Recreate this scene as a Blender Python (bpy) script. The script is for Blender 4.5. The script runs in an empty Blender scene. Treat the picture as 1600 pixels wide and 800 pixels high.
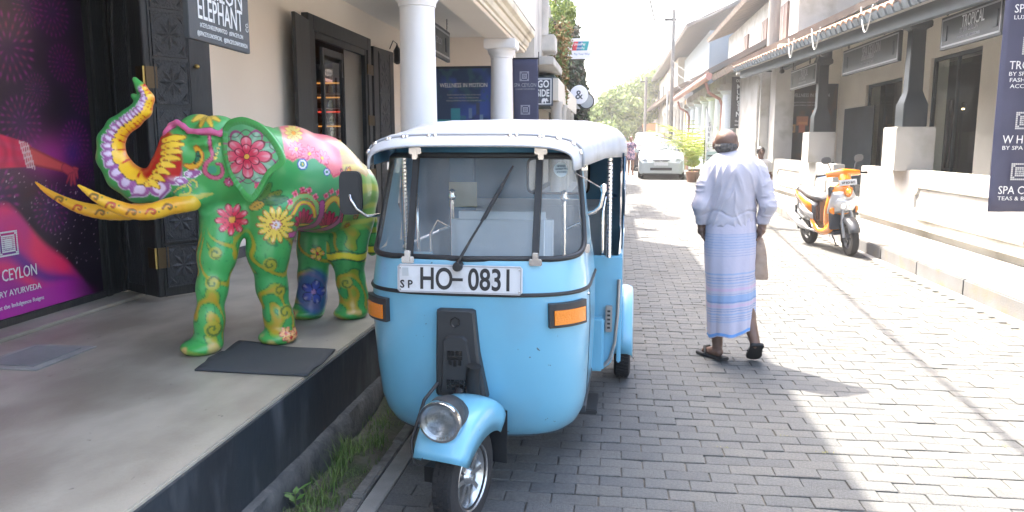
import bpy, bmesh, math, random
import numpy as np
from mathutils import Vector, Matrix
from mathutils.bvhtree import BVHTree
random.seed(7); rng = np.random.default_rng(7)
S = bpy.context.scene; C = S.collection
R = math.radians; PI = math.pi

# ------------------------------------------------ camera, sky, sun, exposure
cd = bpy.data.cameras.new('camera'); cam = bpy.data.objects.new('camera', cd); C.objects.link(cam)
cd.sensor_width = 36; cd.lens = 27; cd.clip_end = 3000; cd.clip_start = .05
cam.location = (0, 0, 1.5)
cam.rotation_euler = (R(90 - 8.344), 0, R(7.515))
S.camera = cam
SUN_EL, SUN_DIR = R(59), Vector((-.42, .42, 1)).normalized()
w = bpy.data.worlds.new('World'); S.world = w; w.use_nodes = True
nt = w.node_tree; sky = nt.nodes.new('ShaderNodeTexSky'); sky.sky_type = 'NISHITA'; sky.sun_disc = False
sky.sun_elevation = SUN_EL; sky.sun_rotation = R(-45); sky.air_density = 1.0; sky.dust_density = 6.0; sky.ozone_density = 0.0
nt.links.new(sky.outputs[0], nt.nodes['Background'].inputs[0]); nt.nodes['Background'].inputs[1].default_value = .15
ld = bpy.data.lights.new('sun', 'SUN'); ld.energy = 2.4; ld.angle = R(.5); ld.color = (1, .91, .79)
sun = bpy.data.objects.new('sun', ld); C.objects.link(sun)
sun.rotation_euler = SUN_DIR.to_track_quat('Z', 'Y').to_euler()
S.view_settings.view_transform = 'Standard'; S.view_settings.look = 'None'; S.view_settings.gamma = 1
S.view_settings.exposure = 3.08

# ------------------------------------------------ helpers
def tag(o, label=None, cat=None, group=None, kind=None):
    if label: o['label'] = label
    if cat: o['category'] = cat
    if group: o['group'] = group
    if kind: o['kind'] = kind
    return o
def empty(name, loc=(0, 0, 0), rz=0, label=None, cat=None, group=None):
    o = bpy.data.objects.new(name, None); C.objects.link(o); o.location = loc; o.rotation_euler = (0, 0, rz)
    o.empty_display_size = .2
    return tag(o, label, cat, group)
def kids(o): return [c for c in bpy.data.objects if c.parent == o]
def copy_tree(o, parent=None):
    c = o.copy(); C.objects.link(c); c.parent = parent if parent is not None else o.parent
    for k in kids(o): copy_tree(k, c)
    return c
def finish(me, name, m, parent=None, off=None, smooth=None, loc=None):
    o = bpy.data.objects.new(name, me); C.objects.link(o)
    if m is not None and len(me.materials) == 0: me.materials.append(m)
    if off is not None: me.transform(Matrix.Translation(-Vector(off)))
    if parent is not None: o.parent = parent
    elif loc is None and off is None:
        co = np.empty(len(me.vertices)*3); me.vertices.foreach_get('co', co); co = co.reshape(-1, 3)
        b = Vector(((co[:, 0].min()+co[:, 0].max())/2, (co[:, 1].min()+co[:, 1].max())/2, co[:, 2].min()))
        me.transform(Matrix.Translation(-b)); o.location = b
    if off is not None and parent is None: o.location = off
    if smooth is not None:
        me.shade_smooth() if smooth >= 180 else me.set_sharp_from_angle(angle=R(smooth)) if False else None
        for p in me.polygons: p.use_smooth = True
        if smooth < 180: me.set_sharp_from_angle(angle=R(smooth))
    return o
class MB:
    def xf(s, M): s.v = [tuple(M@Vector(v)) for v in s.v]; return s
    def __init__(s): s.v = []; s.f = []
    def add(s, vs, fs):
        n = len(s.v); s.v += [tuple(v) for v in vs]; s.f += [tuple(i+n for i in f) for f in fs]; return s
    def box(s, x0, x1, y0, y1, z0, z1):
        return s.add([(x0,y0,z0),(x1,y0,z0),(x1,y1,z0),(x0,y1,z0),(x0,y0,z1),(x1,y0,z1),(x1,y1,z1),(x0,y1,z1)],
                     [(0,3,2,1),(4,5,6,7),(0,1,5,4),(1,2,6,5),(2,3,7,6),(3,0,4,7)])
    def obox(s, o, u, v, n, a, b, c):
        """box from corner o along u*a, v*b, n*c"""
        o, u, v, n = map(Vector, (o, u, v, n)); U, V, N = u*a, v*b, n*c
        P = [o, o+U, o+U+V, o+V]; P += [p+N for p in P]
        return s.add(P, [(0,3,2,1),(4,5,6,7),(0,1,5,4),(1,2,6,5),(2,3,7,6),(3,0,4,7)])
    def tube(s, pts, rad, n=8, caps=True, flat=None):
        """round tube along pts; rad number or list"""
        pts = [Vector(p) for p in pts]; L = len(pts)
        if not hasattr(rad, '__len__'): rad = [rad]*L
        t0 = (pts[1]-pts[0]).normalized(); ref = Vector((0, 0, 1)) if abs(t0.z) < .9 else Vector((1, 0, 0))
        a = t0.cross(ref).normalized(); vs = []
        for i, p in enumerate(pts):
            t = (pts[min(i+1, L-1)]-pts[max(i-1, 0)]).normalized()
            a = (a - t*a.dot(t)).normalized(); b = t.cross(a)
            for k in range(n):
                q = 2*PI*k/n; vs.append(p + (a*math.cos(q)+b*math.sin(q))*rad[i])
        fs = [(i*n+k, i*n+(k+1) % n, (i+1)*n+(k+1) % n, (i+1)*n+k) for i in range(L-1) for k in range(n)]
        if caps: fs += [tuple(reversed(range(n))), tuple(range((L-1)*n, L*n))]
        return s.add(vs, fs)
    def lathe(s, prof, c=(0, 0, 0), n=20, axis='z', closed=False):
        """prof (r, h) list turned about axis through c"""
        vs = []
        for r, h in prof:
            for k in range(n):
                q = 2*PI*k/n; x, y = r*math.cos(q), r*math.sin(q)
                p = {'z': (x, y, h), 'x': (h, x, y), 'y': (y, h, x)}[axis]
                vs.append((c[0]+p[0], c[1]+p[1], c[2]+p[2]))
        L = len(prof)
        fs = [(i*n+k, i*n+(k+1) % n, (i+1)*n+(k+1) % n, (i+1)*n+k) for i in range(L-1) for k in range(n)]
        if not closed: fs += [tuple(reversed(range(n))), tuple(range((L-1)*n, L*n))]
        else: fs += [((L-1)*n+k, (L-1)*n+(k+1) % n, (k+1) % n, k) for k in range(n)]
        return s.add(vs, fs)
    def grid(s, rows, wrap=False):
        """rows of equal length points -> quads"""
        m = len(rows[0]); vs = [p for r in rows for p in r]
        fs = [(i*m+k, i*m+(k+1) % m, (i+1)*m+(k+1) % m, (i+1)*m+k) for i in range(len(rows)-1) for k in range(m if wrap else m-1)]
        return s.add(vs, fs)
    def prism(s, poly, o, u, v, n, t):
        """2-D polygon (a, b) placed at o + u*a + v*b, thickness t along n"""
        o, u, v, n = map(Vector, (o, u, v, n)); k = len(poly)
        P = [o+u*a+v*b for a, b in poly]; P += [p+n*t for p in P]
        return s.add(P, [tuple(reversed(range(k))), tuple(range(k, 2*k))]+[(i, (i+1) % k, k+(i+1) % k, k+i) for i in range(k)])
    def mesh(s, name):
        me = bpy.data.meshes.new(name); me.from_pydata(s.v, [], s.f); me.update(); return me
    def build(s, name, m=None, parent=None, smooth=None, bevel=0, recalc=True):
        me = s.mesh(name)
        if recalc or bevel:
            bm = bmesh.new(); bm.from_mesh(me)
            if recalc: bmesh.ops.recalc_face_normals(bm, faces=bm.faces)
            if bevel:
                es = [e for e in bm.edges if len(e.link_faces) == 2 and e.calc_face_angle(0) > .6]
                bmesh.ops.bevel(bm, geom=es, offset=bevel, segments=2, affect='EDGES', clamp_overlap=True)
            bm.to_mesh(me); bm.free()
        off = None
        if parent is not None and parent.get('_w'): off = parent.get('_w')
        o = finish(me, name, m, parent, off, smooth if smooth is not None else (35 if bevel else None))
        if off is not None: o['_w2'] = 1
        return o
def wroot(name, loc, label, cat, group=None):
    """thing whose parts are given in world coordinates (no rotation)"""
    o = empty(name, loc, 0, label, cat, group); o['_w'] = tuple(loc); return o
def wsub(o, parent):
    """let children of part o also be given in world coordinates"""
    o['_w'] = tuple(parent['_w']); return o

_m = {}
def mat(name, col, rough=.6, metal=0., col2=None, scale=4., bump=0., bscale=60., spec=.5, coat=0., detail=6, stretch=None, emit=None, alpha=None, lo=.35, hi=.65, dirt=None, dscale=1.5, chips=None):
    if name in _m: return _m[name]
    m = bpy.data.materials.new(name); m.use_nodes = True; n = m.node_tree.nodes; l = m.node_tree.links
    b = n['Principled BSDF']; b.inputs['Base Color'].default_value = (*col, 1); b.inputs['Roughness'].default_value = rough
    b.inputs['Metallic'].default_value = metal; b.inputs['Specular IOR Level'].default_value = spec
    b.inputs['Coat Weight'].default_value = coat; b.inputs['Coat Roughness'].default_value = .06
    tc = n.new('ShaderNodeTexCoord'); vec = tc.outputs['Object']
    if stretch:
        mp = n.new('ShaderNodeMapping'); mp.inputs['Scale'].default_value = stretch; l.new(vec, mp.inputs[0]); vec = mp.outputs[0]
    out = None
    def noise(sc, dt=detail):
        t = n.new('ShaderNodeTexNoise'); t.inputs['Scale'].default_value = sc; t.inputs['Detail'].default_value = dt; l.new(vec, t.inputs[0]); return t
    def ramp(src, a, b_):
        r = n.new('ShaderNodeMapRange'); r.inputs[1].default_value = a; r.inputs[2].default_value = b_; l.new(src, r.inputs[0]); return r.outputs[0]
    if col2:
        t = noise(scale); mx = n.new('ShaderNodeMix'); mx.data_type = 'RGBA'
        mx.inputs[6].default_value = (*col, 1); mx.inputs[7].default_value = (*col2, 1)
        l.new(ramp(t.outputs[0], lo, hi), mx.inputs[0]); out = mx.outputs[2]
    if dirt:
        t = noise(dscale, 8); mx = n.new('ShaderNodeMix'); mx.data_type = 'RGBA'
        if out: l.new(out, mx.inputs[6])
        else: mx.inputs[6].default_value = (*col, 1)
        mx.inputs[7].default_value = (*dirt, 1); l.new(ramp(t.outputs[0], .52, .75), mx.inputs[0]); out = mx.outputs[2]
    if chips:
        t = noise(38, 3); mx = n.new('ShaderNodeMix'); mx.data_type = 'RGBA'
        if out: l.new(out, mx.inputs[6])
        else: mx.inputs[6].default_value = (*col, 1)
        mx.inputs[7].default_value = (*chips, 1); l.new(ramp(t.outputs[0], .735, .75), mx.inputs[0]); out = mx.outputs[2]
    if out: l.new(out, b.inputs['Base Color'])
    if bump:
        t = noise(bscale, 4); bp = n.new('ShaderNodeBump'); bp.inputs['Strength'].default_value = bump; bp.inputs['Distance'].default_value = .01
        l.new(t.outputs[0], bp.inputs['Height']); l.new(bp.outputs[0], b.inputs['Normal'])
    if emit: b.inputs['Emission Color'].default_value = (*emit[:3], 1); b.inputs['Emission Strength'].default_value = emit[3]
    _m[name] = m; return m
def glassmat(name, tint=(.92, .97, .97), rough=.02, refl=1.0, veil=0.):
    if name in _m: return _m[name]
    m = bpy.data.materials.new(name); m.use_nodes = True; n = m.node_tree.nodes; l = m.node_tree.links
    n.remove(n['Principled BSDF']); o = n['Material Output']
    t = n.new('ShaderNodeBsdfTransparent'); t.inputs[0].default_value = (*tint, 1)
    g = n.new('ShaderNodeBsdfGlossy'); g.inputs['Roughness'].default_value = rough
    f = n.new('ShaderNodeFresnel'); f.inputs[0].default_value = 1.5
    mu = n.new('ShaderNodeMath'); mu.operation = 'MULTIPLY'; mu.inputs[1].default_value = refl; l.new(f.outputs[0], mu.inputs[0])
    ge = n.new('ShaderNodeNewGeometry'); iv = n.new('ShaderNodeMath'); iv.operation = 'SUBTRACT'; iv.inputs[0].default_value = 1; l.new(ge.outputs['Backfacing'], iv.inputs[1])
    m2 = n.new('ShaderNodeMath'); m2.operation = 'MULTIPLY'; l.new(mu.outputs[0], m2.inputs[0]); l.new(iv.outputs[0], m2.inputs[1]); mu = m2
    mx = n.new('ShaderNodeMixShader'); l.new(mu.outputs[0], mx.inputs[0]); l.new(t.outputs[0], mx.inputs[1]); l.new(g.outputs[0], mx.inputs[2]); l.new(mx.outputs[0], o.inputs[0])
    if veil:  # pale diffuse layer mixed into the glass, standing in for reflections
        df = n.new('ShaderNodeBsdfDiffuse'); df.inputs[0].default_value = (.62, .64, .64, 1); m3 = n.new('ShaderNodeMixShader'); tn = n.new('ShaderNodeTexNoise'); tn.inputs['Scale'].default_value = 5; tn.inputs['Detail'].default_value = 8; tcx = n.new('ShaderNodeTexCoord'); l.new(tcx.outputs['Object'], tn.inputs[0])
        mr = n.new('ShaderNodeMapRange'); mr.inputs[1].default_value = .3; mr.inputs[2].default_value = .7; mr.inputs[3].default_value = veil*.5; mr.inputs[4].default_value = veil*1.4; l.new(tn.outputs[0], mr.inputs[0]); l.new(mr.outputs[0], m3.inputs[0]); l.new(mx.outputs[0], m3.inputs[1]); l.new(df.outputs[0], m3.inputs[2]); l.new(m3.outputs[0], o.inputs[0])
    _m[name] = m; return m
def paintmat(name, rough=.35, coat=.3, bump=0):
    """colour pattern carried by the mesh's own 'paint' attribute"""
    m = mat(name, (1, 1, 1), rough, coat=coat, bump=bump, bscale=40)
    n = m.node_tree.nodes; a = n.new('ShaderNodeVertexColor'); a.layer_name = 'paint'
    m.node_tree.links.new(a.outputs[0], n['Principled BSDF'].inputs['Base Color']); return m
def setpaint(me, rgb):
    a = me.color_attributes.new('paint', 'FLOAT_COLOR', 'POINT')
    c = np.ones((len(me.vertices), 4), np.float32); c[:, :3] = rgb; a.data.foreach_set('color', c.ravel())

def text(s, size, m, parent, o, u, v, align='CENTER', sx=1., depth=.002, bold=0., name='lettering', spacing=1., res=2):
    """lettering standing on the plane o,u,v (baseline at o)"""
    c = bpy.data.curves.new('t', 'FONT'); c.body = s; c.size = size; c.align_x = align; c.extrude = depth/2; c.offset = bold; c.space_character = spacing
    c.resolution_u = res
    t = bpy.data.objects.new('t', c); me = bpy.data.meshes.new_from_object(t)
    bpy.data.objects.remove(t); bpy.data.curves.remove(c)
    u, v = Vector(u).normalized(), Vector(v).normalized(); n = u.cross(v); o = Vector(o)
    M = Matrix(((u.x*sx, v.x, n.x, o.x), (u.y*sx, v.y, n.y, o.y), (u.z*sx, v.z, n.z, o.z), (0, 0, 0, 1)))
    me.transform(M); me.name = name
    off = parent.get('_w') if parent is not None else None
    me.materials.clear()
    return finish(me, name, m, parent, off)

# --- smooth-blended implicit bodies, meshed with surface nets
class SDF:
    def __init__(s, lo, hi, h):
        s.lo = np.array(lo, float); s.h = h; s.n = np.ceil((np.array(hi)-s.lo)/h).astype(int)+1
        s.f = np.full(s.n, .3, np.float32)
    def _win(s, a, b):
        i0 = np.maximum(((a-s.lo)/s.h).astype(int), 0); i1 = np.minimum(((b-s.lo)/s.h).astype(int)+2, s.n)
        g = [s.lo[k]+s.h*np.arange(i0[k], i1[k]) for k in range(3)]
        return tuple(slice(i0[k], i1[k]) for k in range(3)), g[0][:, None, None], g[1][None, :, None], g[2][None, None, :]
    def _mix(s, w, d, k, sub=False):
        f = s.f[w]
        if sub:
            d = -d
            if k > 0:
                t = np.maximum(k-np.abs(f-d), 0)/k; s.f[w] = np.maximum(f, d)+t*t*k*.25
            else: s.f[w] = np.maximum(f, d)
        elif k > 0:
            t = np.maximum(k-np.abs(f-d), 0)/k; s.f[w] = np.minimum(f, d)-t*t*k*.25
        else: s.f[w] = np.minimum(f, d)
    def seg(s, p, q, r0, r1, k=.02, sub=False):
        p, q = np.array(p, float), np.array(q, float); m = max(r0, r1)+k+s.h*3
        w, X, Y, Z = s._win(np.minimum(p, q)-m, np.maximum(p, q)+m)
        d = q-p; L = (d@d)+1e-9; t = np.clip(((X-p[0])*d[0]+(Y-p[1])*d[1]+(Z-p[2])*d[2])/L, 0, 1)
        e = np.sqrt((X-p[0]-t*d[0])**2+(Y-p[1]-t*d[1])**2+(Z-p[2]-t*d[2])**2)-(r0+(r1-r0)*t)
        s._mix(w, e, k, sub); return s
    def chain(s, pts, k=.02):
        """pts: (x,y,z,r)"""
        for a, b in zip(pts[:-1], pts[1:]): s.seg(a[:3], b[:3], a[3], b[3], k)
        return s
    def ell(s, c, r, k=.02, rot=None, sub=False):
        c, r = np.array(c, float), np.array(r, float); m = max(r)+k+s.h*3
        w, X, Y, Z = s._win(c-m, c+m); X, Y, Z = X-c[0], Y-c[1], Z-c[2]
        if rot is not None:
            A = np.array(rot); X, Y, Z = (A[0][0]*X+A[0][1]*Y+A[0][2]*Z, A[1][0]*X+A[1][1]*Y+A[1][2]*Z, A[2][0]*X+A[2][1]*Y+A[2][2]*Z)
        k0 = np.sqrt((X/r[0])**2+(Y/r[1])**2+(Z/r[2])**2); k1 = np.sqrt((X/r[0]**2)**2+(Y/r[1]**2)**2+(Z/r[2]**2)**2)+1e-9
        s._mix(w, k0*(k0-1)/k1, k, sub); return s
    def mesh(s, name):
        f = s.f; n = f.shape; ins = f < 0
        corners = [(i, j, k) for i in (0, 1) for j in (0, 1) for k in (0, 1)]
        cut = lambda a, c: a[c[0]:n[0]-1+c[0], c[1]:n[1]-1+c[1], c[2]:n[2]-1+c[2]]
        cnt = sum(cut(ins, c).astype(np.int8) for c in corners); act = (cnt > 0) & (cnt < 8)
        I = np.argwhere(act); idx = -np.ones(act.shape, np.int64); idx[act] = np.arange(len(I))
        acc = np.zeros((len(I), 3)); num = np.zeros(len(I))
        for a in corners:
            for ax in range(3):
                if a[ax]: continue
                b = list(a); b[ax] = 1
                fa = f[I[:, 0]+a[0], I[:, 1]+a[1], I[:, 2]+a[2]]; fb = f[I[:, 0]+b[0], I[:, 1]+b[1], I[:, 2]+b[2]]
                x = (fa < 0) != (fb < 0); t = np.where(x, fa/np.where(x, fa-fb, 1), 0)
                P = np.tile(np.array(a, float), (len(I), 1)); P[:, ax] += t
                acc += P*x[:, None]; num += x
        V = s.lo+s.h*(I+acc/num[:, None]); F = []
        for ax in range(3):
            sl0 = [slice(1, n[k]-1) for k in range(3)]; sl0[ax] = slice(0, n[ax]-1); sl1 = list(sl0); sl1[ax] = slice(1, n[ax])
            a, b = ins[tuple(sl0)], ins[tuple(sl1)]; E = np.argwhere(a != b); fl = a[a != b]
            if not len(E): continue
            E = E+np.array([0 if k == ax else 1 for k in range(3)])
            u, v = [(1, 2), (2, 0), (0, 1)][ax]; q = []
            for du, dv in ((1, 1), (0, 1), (0, 0), (1, 0)):
                c = E.copy(); c[:, u] -= du; c[:, v] -= dv; q.append(idx[c[:, 0], c[:, 1], c[:, 2]])
            q = np.stack(q, 1); q = np.where(fl[:, None], q, q[:, ::-1]); F.append(q)
        F = np.concatenate(F); F = F[(F >= 0).all(1)]
        me = bpy.data.meshes.new(name); me.vertices.add(len(V)); me.vertices.foreach_set('co', V.astype(np.float32).ravel())
        me.loops.add(F.size); me.loops.foreach_set('vertex_index', F.astype(np.int32).ravel())
        me.polygons.add(len(F)); me.polygons.foreach_set('loop_start', np.arange(0, F.size, 4, dtype=np.int32))
        me.polygons.foreach_set('use_smooth', np.ones(len(F), bool))
        me.update(calc_edges=True); me.validate(); return me
def verts(me):
    co = np.empty(len(me.vertices)*3, np.float32); me.vertices.foreach_get('co', co); return co.reshape(-1, 3)
def srgb(r, g, b): return tuple(((c/255)/12.92 if c/255 <= .04045 else ((c/255+.055)/1.055)**2.4) for c in (r, g, b))
def vnoise(P, sc, seed=0):
    """cheap smooth 3-D noise in 0..1 for numpy point arrays"""
    P = P*sc; i = np.floor(P).astype(int); f = P-i; f = f*f*(3-2*f); r = 0
    def hsh(a): 
        x = (a[:, 0]*374761393+a[:, 1]*668265263+a[:, 2]*2147483647+seed*974711) & 0xffffffff
        x = ((x ^ (x >> 13))*1274126177) & 0xffffffff; return ((x ^ (x >> 16)) & 0xffff)/65535.
    for dx in (0, 1):
        for dy in (0, 1):
            for dz in (0, 1):
                wt = (f[:, 0] if dx else 1-f[:, 0])*(f[:, 1] if dy else 1-f[:, 1])*(f[:, 2] if dz else 1-f[:, 2])
                r = r+wt*hsh(i+np.array([dx, dy, dz]))
    return r
# ------------------------------------------------ materials
CREAM = mat('cream_plaster', (.86, .78, .68), .8, col2=(.83, .74, .64), scale=1.2, bump=.12, bscale=25)
WHITE = mat('white_plaster', (.74, .73, .70), .8, col2=(.66, .65, .61), scale=1.5, bump=.12, bscale=30, dirt=(.52, .50, .45), dscale=.8)
WHITE_SOOT = mat('weathered_plaster', (.55, .53, .48), .85, col2=(.34, .33, .30), scale=1.4, bump=.3, bscale=20, dirt=(.2, .2, .18), dscale=1)
COLWHITE = mat('column_white', (.86, .85, .84), .6, col2=(.80, .79, .78), scale=2, bump=.05, bscale=20)
CONC = mat('polished_concrete', (.36, .335, .275), .42, col2=(.25, .23, .185), scale=3.2, bump=.12, bscale=90, dirt=(.21, .185, .145), dscale=2.1, detail=12, lo=.40, hi=.62, chips=(.13, .12, .10), stretch=(1, .6, 1))
CONC2 = mat('kerb_concrete', (.25, .25, .235), .85, col2=(.17, .17, .16), scale=5, bump=.4, bscale=90)
BLACKP = mat('black_wall_paint', (.022, .030, .038), .55, col2=(.018, .021, .026), scale=2.5, bump=.25, bscale=30, stretch=(1, 1, .35), dirt=(.09, .10, .11), dscale=5)
WOODB = mat('black_stained_wood', (.020, .021, .021), .42, col2=(.032, .032, .030), scale=6, bump=.25, bscale=30, stretch=(3, 3, .25))
WOODG = mat('carved_grey_wood', (.030, .032, .034), .5, bump=.6, bscale=70)
BRASS = mat('aged_brass', (.10, .065, .028), .45, .8, bump=.2)
BRASSB = mat('bright_brass', (.5, .36, .12), .3, .9)
DARKMETAL = mat('dark_metal', (.04, .04, .04), .4, .8)
CHROME = mat('chrome', (.75, .75, .75), .12, 1.)
SIGNG = mat('charcoal_sign_board', (.055, .065, .072), .5, bump=.05)
SIGNW = mat('white_print', (.72, .74, .74), .5)
SIGNG2 = mat('grey_print', (.32, .33, .35), .5)
BANNER = mat('navy_banner_cloth', (.060, .064, .115), .75, col2=(.05, .054, .10), scale=3, bump=.1)
RUBBER = mat('black_rubber', (.018, .019, .02), .75, bump=.3, bscale=150)
TIN = mat('pavers_mortar', (.17, .155, .13), .95, col2=(.06, .056, .05), scale=8, bump=.4)
GLASS = glassmat('window_glass')
TILE = mat('clay_roof_tile', (.17, .12, .095), .9, col2=(.09, .08, .075), scale=3, bump=.4, bscale=25)
TILEO = mat('orange_clay_tile', (.36, .20, .12), .9, col2=(.22, .14, .10), scale=4, bump=.4, bscale=25)
BLUEGREY = mat('blue_grey_timber_paint', (.045, .065, .078), .45, col2=(.035, .05, .06), scale=3, bump=.1)

def road_z(y): return max(0., (y-12))*.009

# ------------------------------------------------ ground, road
g = MB(); g.grid([[(x, y, -.09+road_z(y)) for x in (-400, -60, -20, -1.5, 3.6, 20, 60, 400)] for y in (-60, -10, 0, 12, 30, 80, 300, 900)])
tag(g.build('ground', mat('packed_earth', (.20, .18, .15), .95, col2=(.13, .12, .10), scale=.4, bump=.3, bscale=8)), kind='structure')
PAVF = mat('paver_far', (.12, .12, .12), .85, col2=(.09, .09, .09), scale=3, bump=.4, bscale=12)
r = MB(); ys = [-4, 0, 4, 8, 12, 16, 20, 24, 30, 40, 60, 90]
r.grid([[(x, y, road_z(y)-.012) for x in (-.99, 3.36 if y < 12 else 3.36+min((y-12)*.03, .3))] for y in ys])
road = tag(r.build('road', TIN, recalc=False), kind='structure')
# pavers 200 x 100 mm in running bond, long side across the street
PV = [mat('paver_grey_%s' % k, c, .8, col2=tuple(q*.80 for q in c), scale=70, lo=.42, hi=.58, bump=1.0, bscale=170, dirt=tuple(q*w_ for q, w_ in zip(c, (.66, .63, .58))), dscale=2.2, chips=(.22, .20, .16))
      for k, c in (('plain', (.124, .128, .126)), ('dark', (.110, .115, .115)), ('pale', (.138, .140, .134)))]
def paver_geo(l, d, h=.02, ch=.006):
    x, y = l/2, d/2; a, b = x-ch, y-ch
    return ([(-x,-y,-h),(x,-y,-h),(x,y,-h),(-x,y,-h),(-x,-y,-ch*.7),(x,-y,-ch*.7),(x,y,-ch*.7),(-x,y,-ch*.7),(-a,-b,0),(a,-b,0),(a,b,0),(-a,b,0)],
            [(0,1,5,4),(1,2,6,5),(2,3,7,6),(3,0,4,7),(4,5,9,8),(5,6,10,9),(6,7,11,10),(7,4,8,11),(8,9,10,11)])
pm = []
for k, m in enumerate(PV):
    me = bpy.data.meshes.new('paver'); v, f = paver_geo(.195, .0955, ch=.004); me.from_pydata(v, [], f); me.materials.append(m); pm.append(me)
PL, PD = .2, .1
bulk = [MB(), MB(), MB()]; cand = []
y0 = 1.6
for j in range(int((26-y0)/PD)):
    y = y0+j*PD; xe = 3.33+(min((y-12)*.03, .3) if y > 12 else 0)
    x = -.94+PL/2-(PL/2 if j % 2 else 0)
    while x < xe:
        xa, xb = max(x-PL/2, -.94), min(x+PL/2, xe)
        if xb-xa > .05:
            cand.append(((xa+xb)/2, y, xb-xa))
        x += PL
inview = []
for c in cand:
    q = (c[1]+0.0); px = 800+1200*(c[0]*math.cos(R(7.5))+c[1]*math.sin(R(7.5)))/(c[1]*math.cos(R(7.5))-c[0]*math.sin(R(7.5)))
    hidden = (-1.1 < c[0] < 0.0 and 3.0 < c[1] < 5.4)
    if 0 < px < 1620 and c[1] > 2.55 and not hidden and abs(c[2]-PL) < .01: inview.append(c)
inview = set(sorted(inview, key=lambda c: c[1])[:300])
roadz = Vector(road.location)
for c in cand:
    k = random.choice((0, 0, 1, 2)) if c[1] < 30 else 0
    jx, jy, jz, rz = random.uniform(-.002, .002), random.uniform(-.0025, .0025), random.uniform(-.0045, .001), random.uniform(-.012, .012)
    tx, ty = random.uniform(-.012, .012), random.uniform(-.02, .02)
    if c in inview:
        o = bpy.data.objects.new('paver', pm[k]); C.objects.link(o); o.parent = road
        o.location = Vector((c[0]+jx, c[1]+jy, road_z(c[1])+jz))-roadz; o.rotation_euler = (tx, ty, rz)
    else:
        v, f = paver_geo(c[2]-.005, .0955, ch=.004); cs, sn = math.cos(rz), math.sin(rz)
        bulk[k].add([(c[0]+jx+a*cs-b*sn, c[1]+jy+a*sn+b*cs, road_z(c[1])+jz+h+a*ty*-1+b*tx) for a, b, h in v], f)
for k in range(3):
    o = bulk[k].build('pavers', PV[k], recalc=False)
    o.parent = road; o.location = Vector(o.location)-roadz; tag(o, kind='stuff')
fr = MB(); fr.grid([[(x, y, road_z(y)-.001) for x in (-.94, 3.4+min((y-12)*.03, .35))] for y in (25.95, 32, 40, 60, 90)])
o = fr.build('paved_surface', PAVF, recalc=False); o.parent = road; o.location = Vector(o.location)-roadz
# left: concrete gutter strip, rough kerb stones, grassy verge
ks = MB()
for i in range(24):
    a = -2+i*1.2; ks.box(-1.025+random.uniform(-.003, .003), -.945, a+.004, a+1.196, -.1, .006+random.uniform(-.003, .004)+road_z(a))
tag(ks.build('kerb_strip', CONC2, bevel=.004), kind='structure')
kr = MB(); yy = -2
while yy < 24:
    L = random.uniform(.25, .5); kr.box(-1.095+random.uniform(-.012, .012), -1.028+random.uniform(-.004, .004), yy, yy+L-.004, -.1, .012+random.uniform(-.012, .008)+road_z(yy)); yy += L
tag(kr.build('kerb_edge', mat('rough_kerb_mortar', (.16, .16, .15), .95, col2=(.09, .09, .085), scale=20, bump=1, bscale=60), bevel=.006), kind='structure')
vg = MB(); rows = []
for j in range(220):
    y = -1+j*.08; rows.append([(x, y, -.045+.02*math.sin(x*23+y*3.1)+.018*math.sin(y*7.3+x*9)+random.uniform(-.006, .006)+road_z(y)) for x in np.linspace(-1.42, -1.08, 9)])
vg.grid(rows)
tag(vg.build('verge', mat('mossy_soil', (.085, .08, .062), .95, col2=(.035, .055, .022), scale=6, bump=1, bscale=50, dirt=(.13, .125, .11), dscale=4), smooth=180), kind='structure')
gr = MB()
def tuft(cx, cy, n, h):
    for _ in range(n):
        a = random.uniform(0, 2*PI); l = h*random.uniform(.5, 1); b = random.uniform(.2, .9)*l; wd = random.uniform(.0018, .0034)
        x, y = cx+random.gauss(0, .03), cy+random.gauss(0, .04); x = min(max(x, -1.38), -1.09)
        dx, dy = math.cos(a), math.sin(a); P = []
        for t in (0, .4, .75, 1):
            ww = wd*(1-t*.9); ox, oy = dx*b*t*t, dy*b*t*t; z = -.04+l*(t-.25*t*t)*1.2
            P += [(x+ox-dy*ww, y+oy+dx*ww, z), (x+ox+dy*ww, y+oy-dx*ww, z)]
        gr.add(P, [(0,1,3,2),(2,3,5,4),(4,5,7,6)])
for cx, cy, n, h in [(-1.27, 3.02, 40, .1), (-1.24, 3.12, 26, .16), (-1.25, 3.35, 60, .17), (-1.22, 3.5, 60, .12), (-1.2, 3.66, 50, .1), (-1.3, 3.5, 40, .15),(-1.3, 2.8, 40, .07), (-1.22, 2.85, 60, .06), (-1.2, 3.0, 70, .05), (-1.18, 3.25, 60, .045), (-1.25, 3.9, 40, .06), (-1.3, 2.65, 60, .06)]: tuft(cx, cy, n, h)
for _ in range(170): tuft(random.uniform(-1.38, -1.1), random.uniform(2.5, 6), 7, .045)
tag(gr.build('grass', mat('grass_blade', (.06, .13, .025), .6, col2=(.13, .19, .05), scale=14), recalc=False), kind='stuff')
jw = MB(); gsave = gr; gr = jw
def sprig(cx, cy, n):
    for _ in range(n):
        a = random.uniform(0, 2*PI); l = random.uniform(.006, .016); p = Vector((cx+random.gauss(0, .018), cy+random.gauss(0, .004), .001)); d = Vector((math.cos(a), math.sin(a), .5)); q_ = Vector((-math.sin(a), math.cos(a), 0)); jw.add([p, p+d*l*.5+q_*l*.2, p+d*l, p+d*l*.5-q_*l*.2], [(0, 1, 2, 3)])
for _ in range(70):
    j = random.randint(8, 110); sprig(random.uniform(.9, 3.2) if random.random() < .75 else random.uniform(-.8, 3.2), y0+j*PD+PD/2, random.randint(4, 16))
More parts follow.
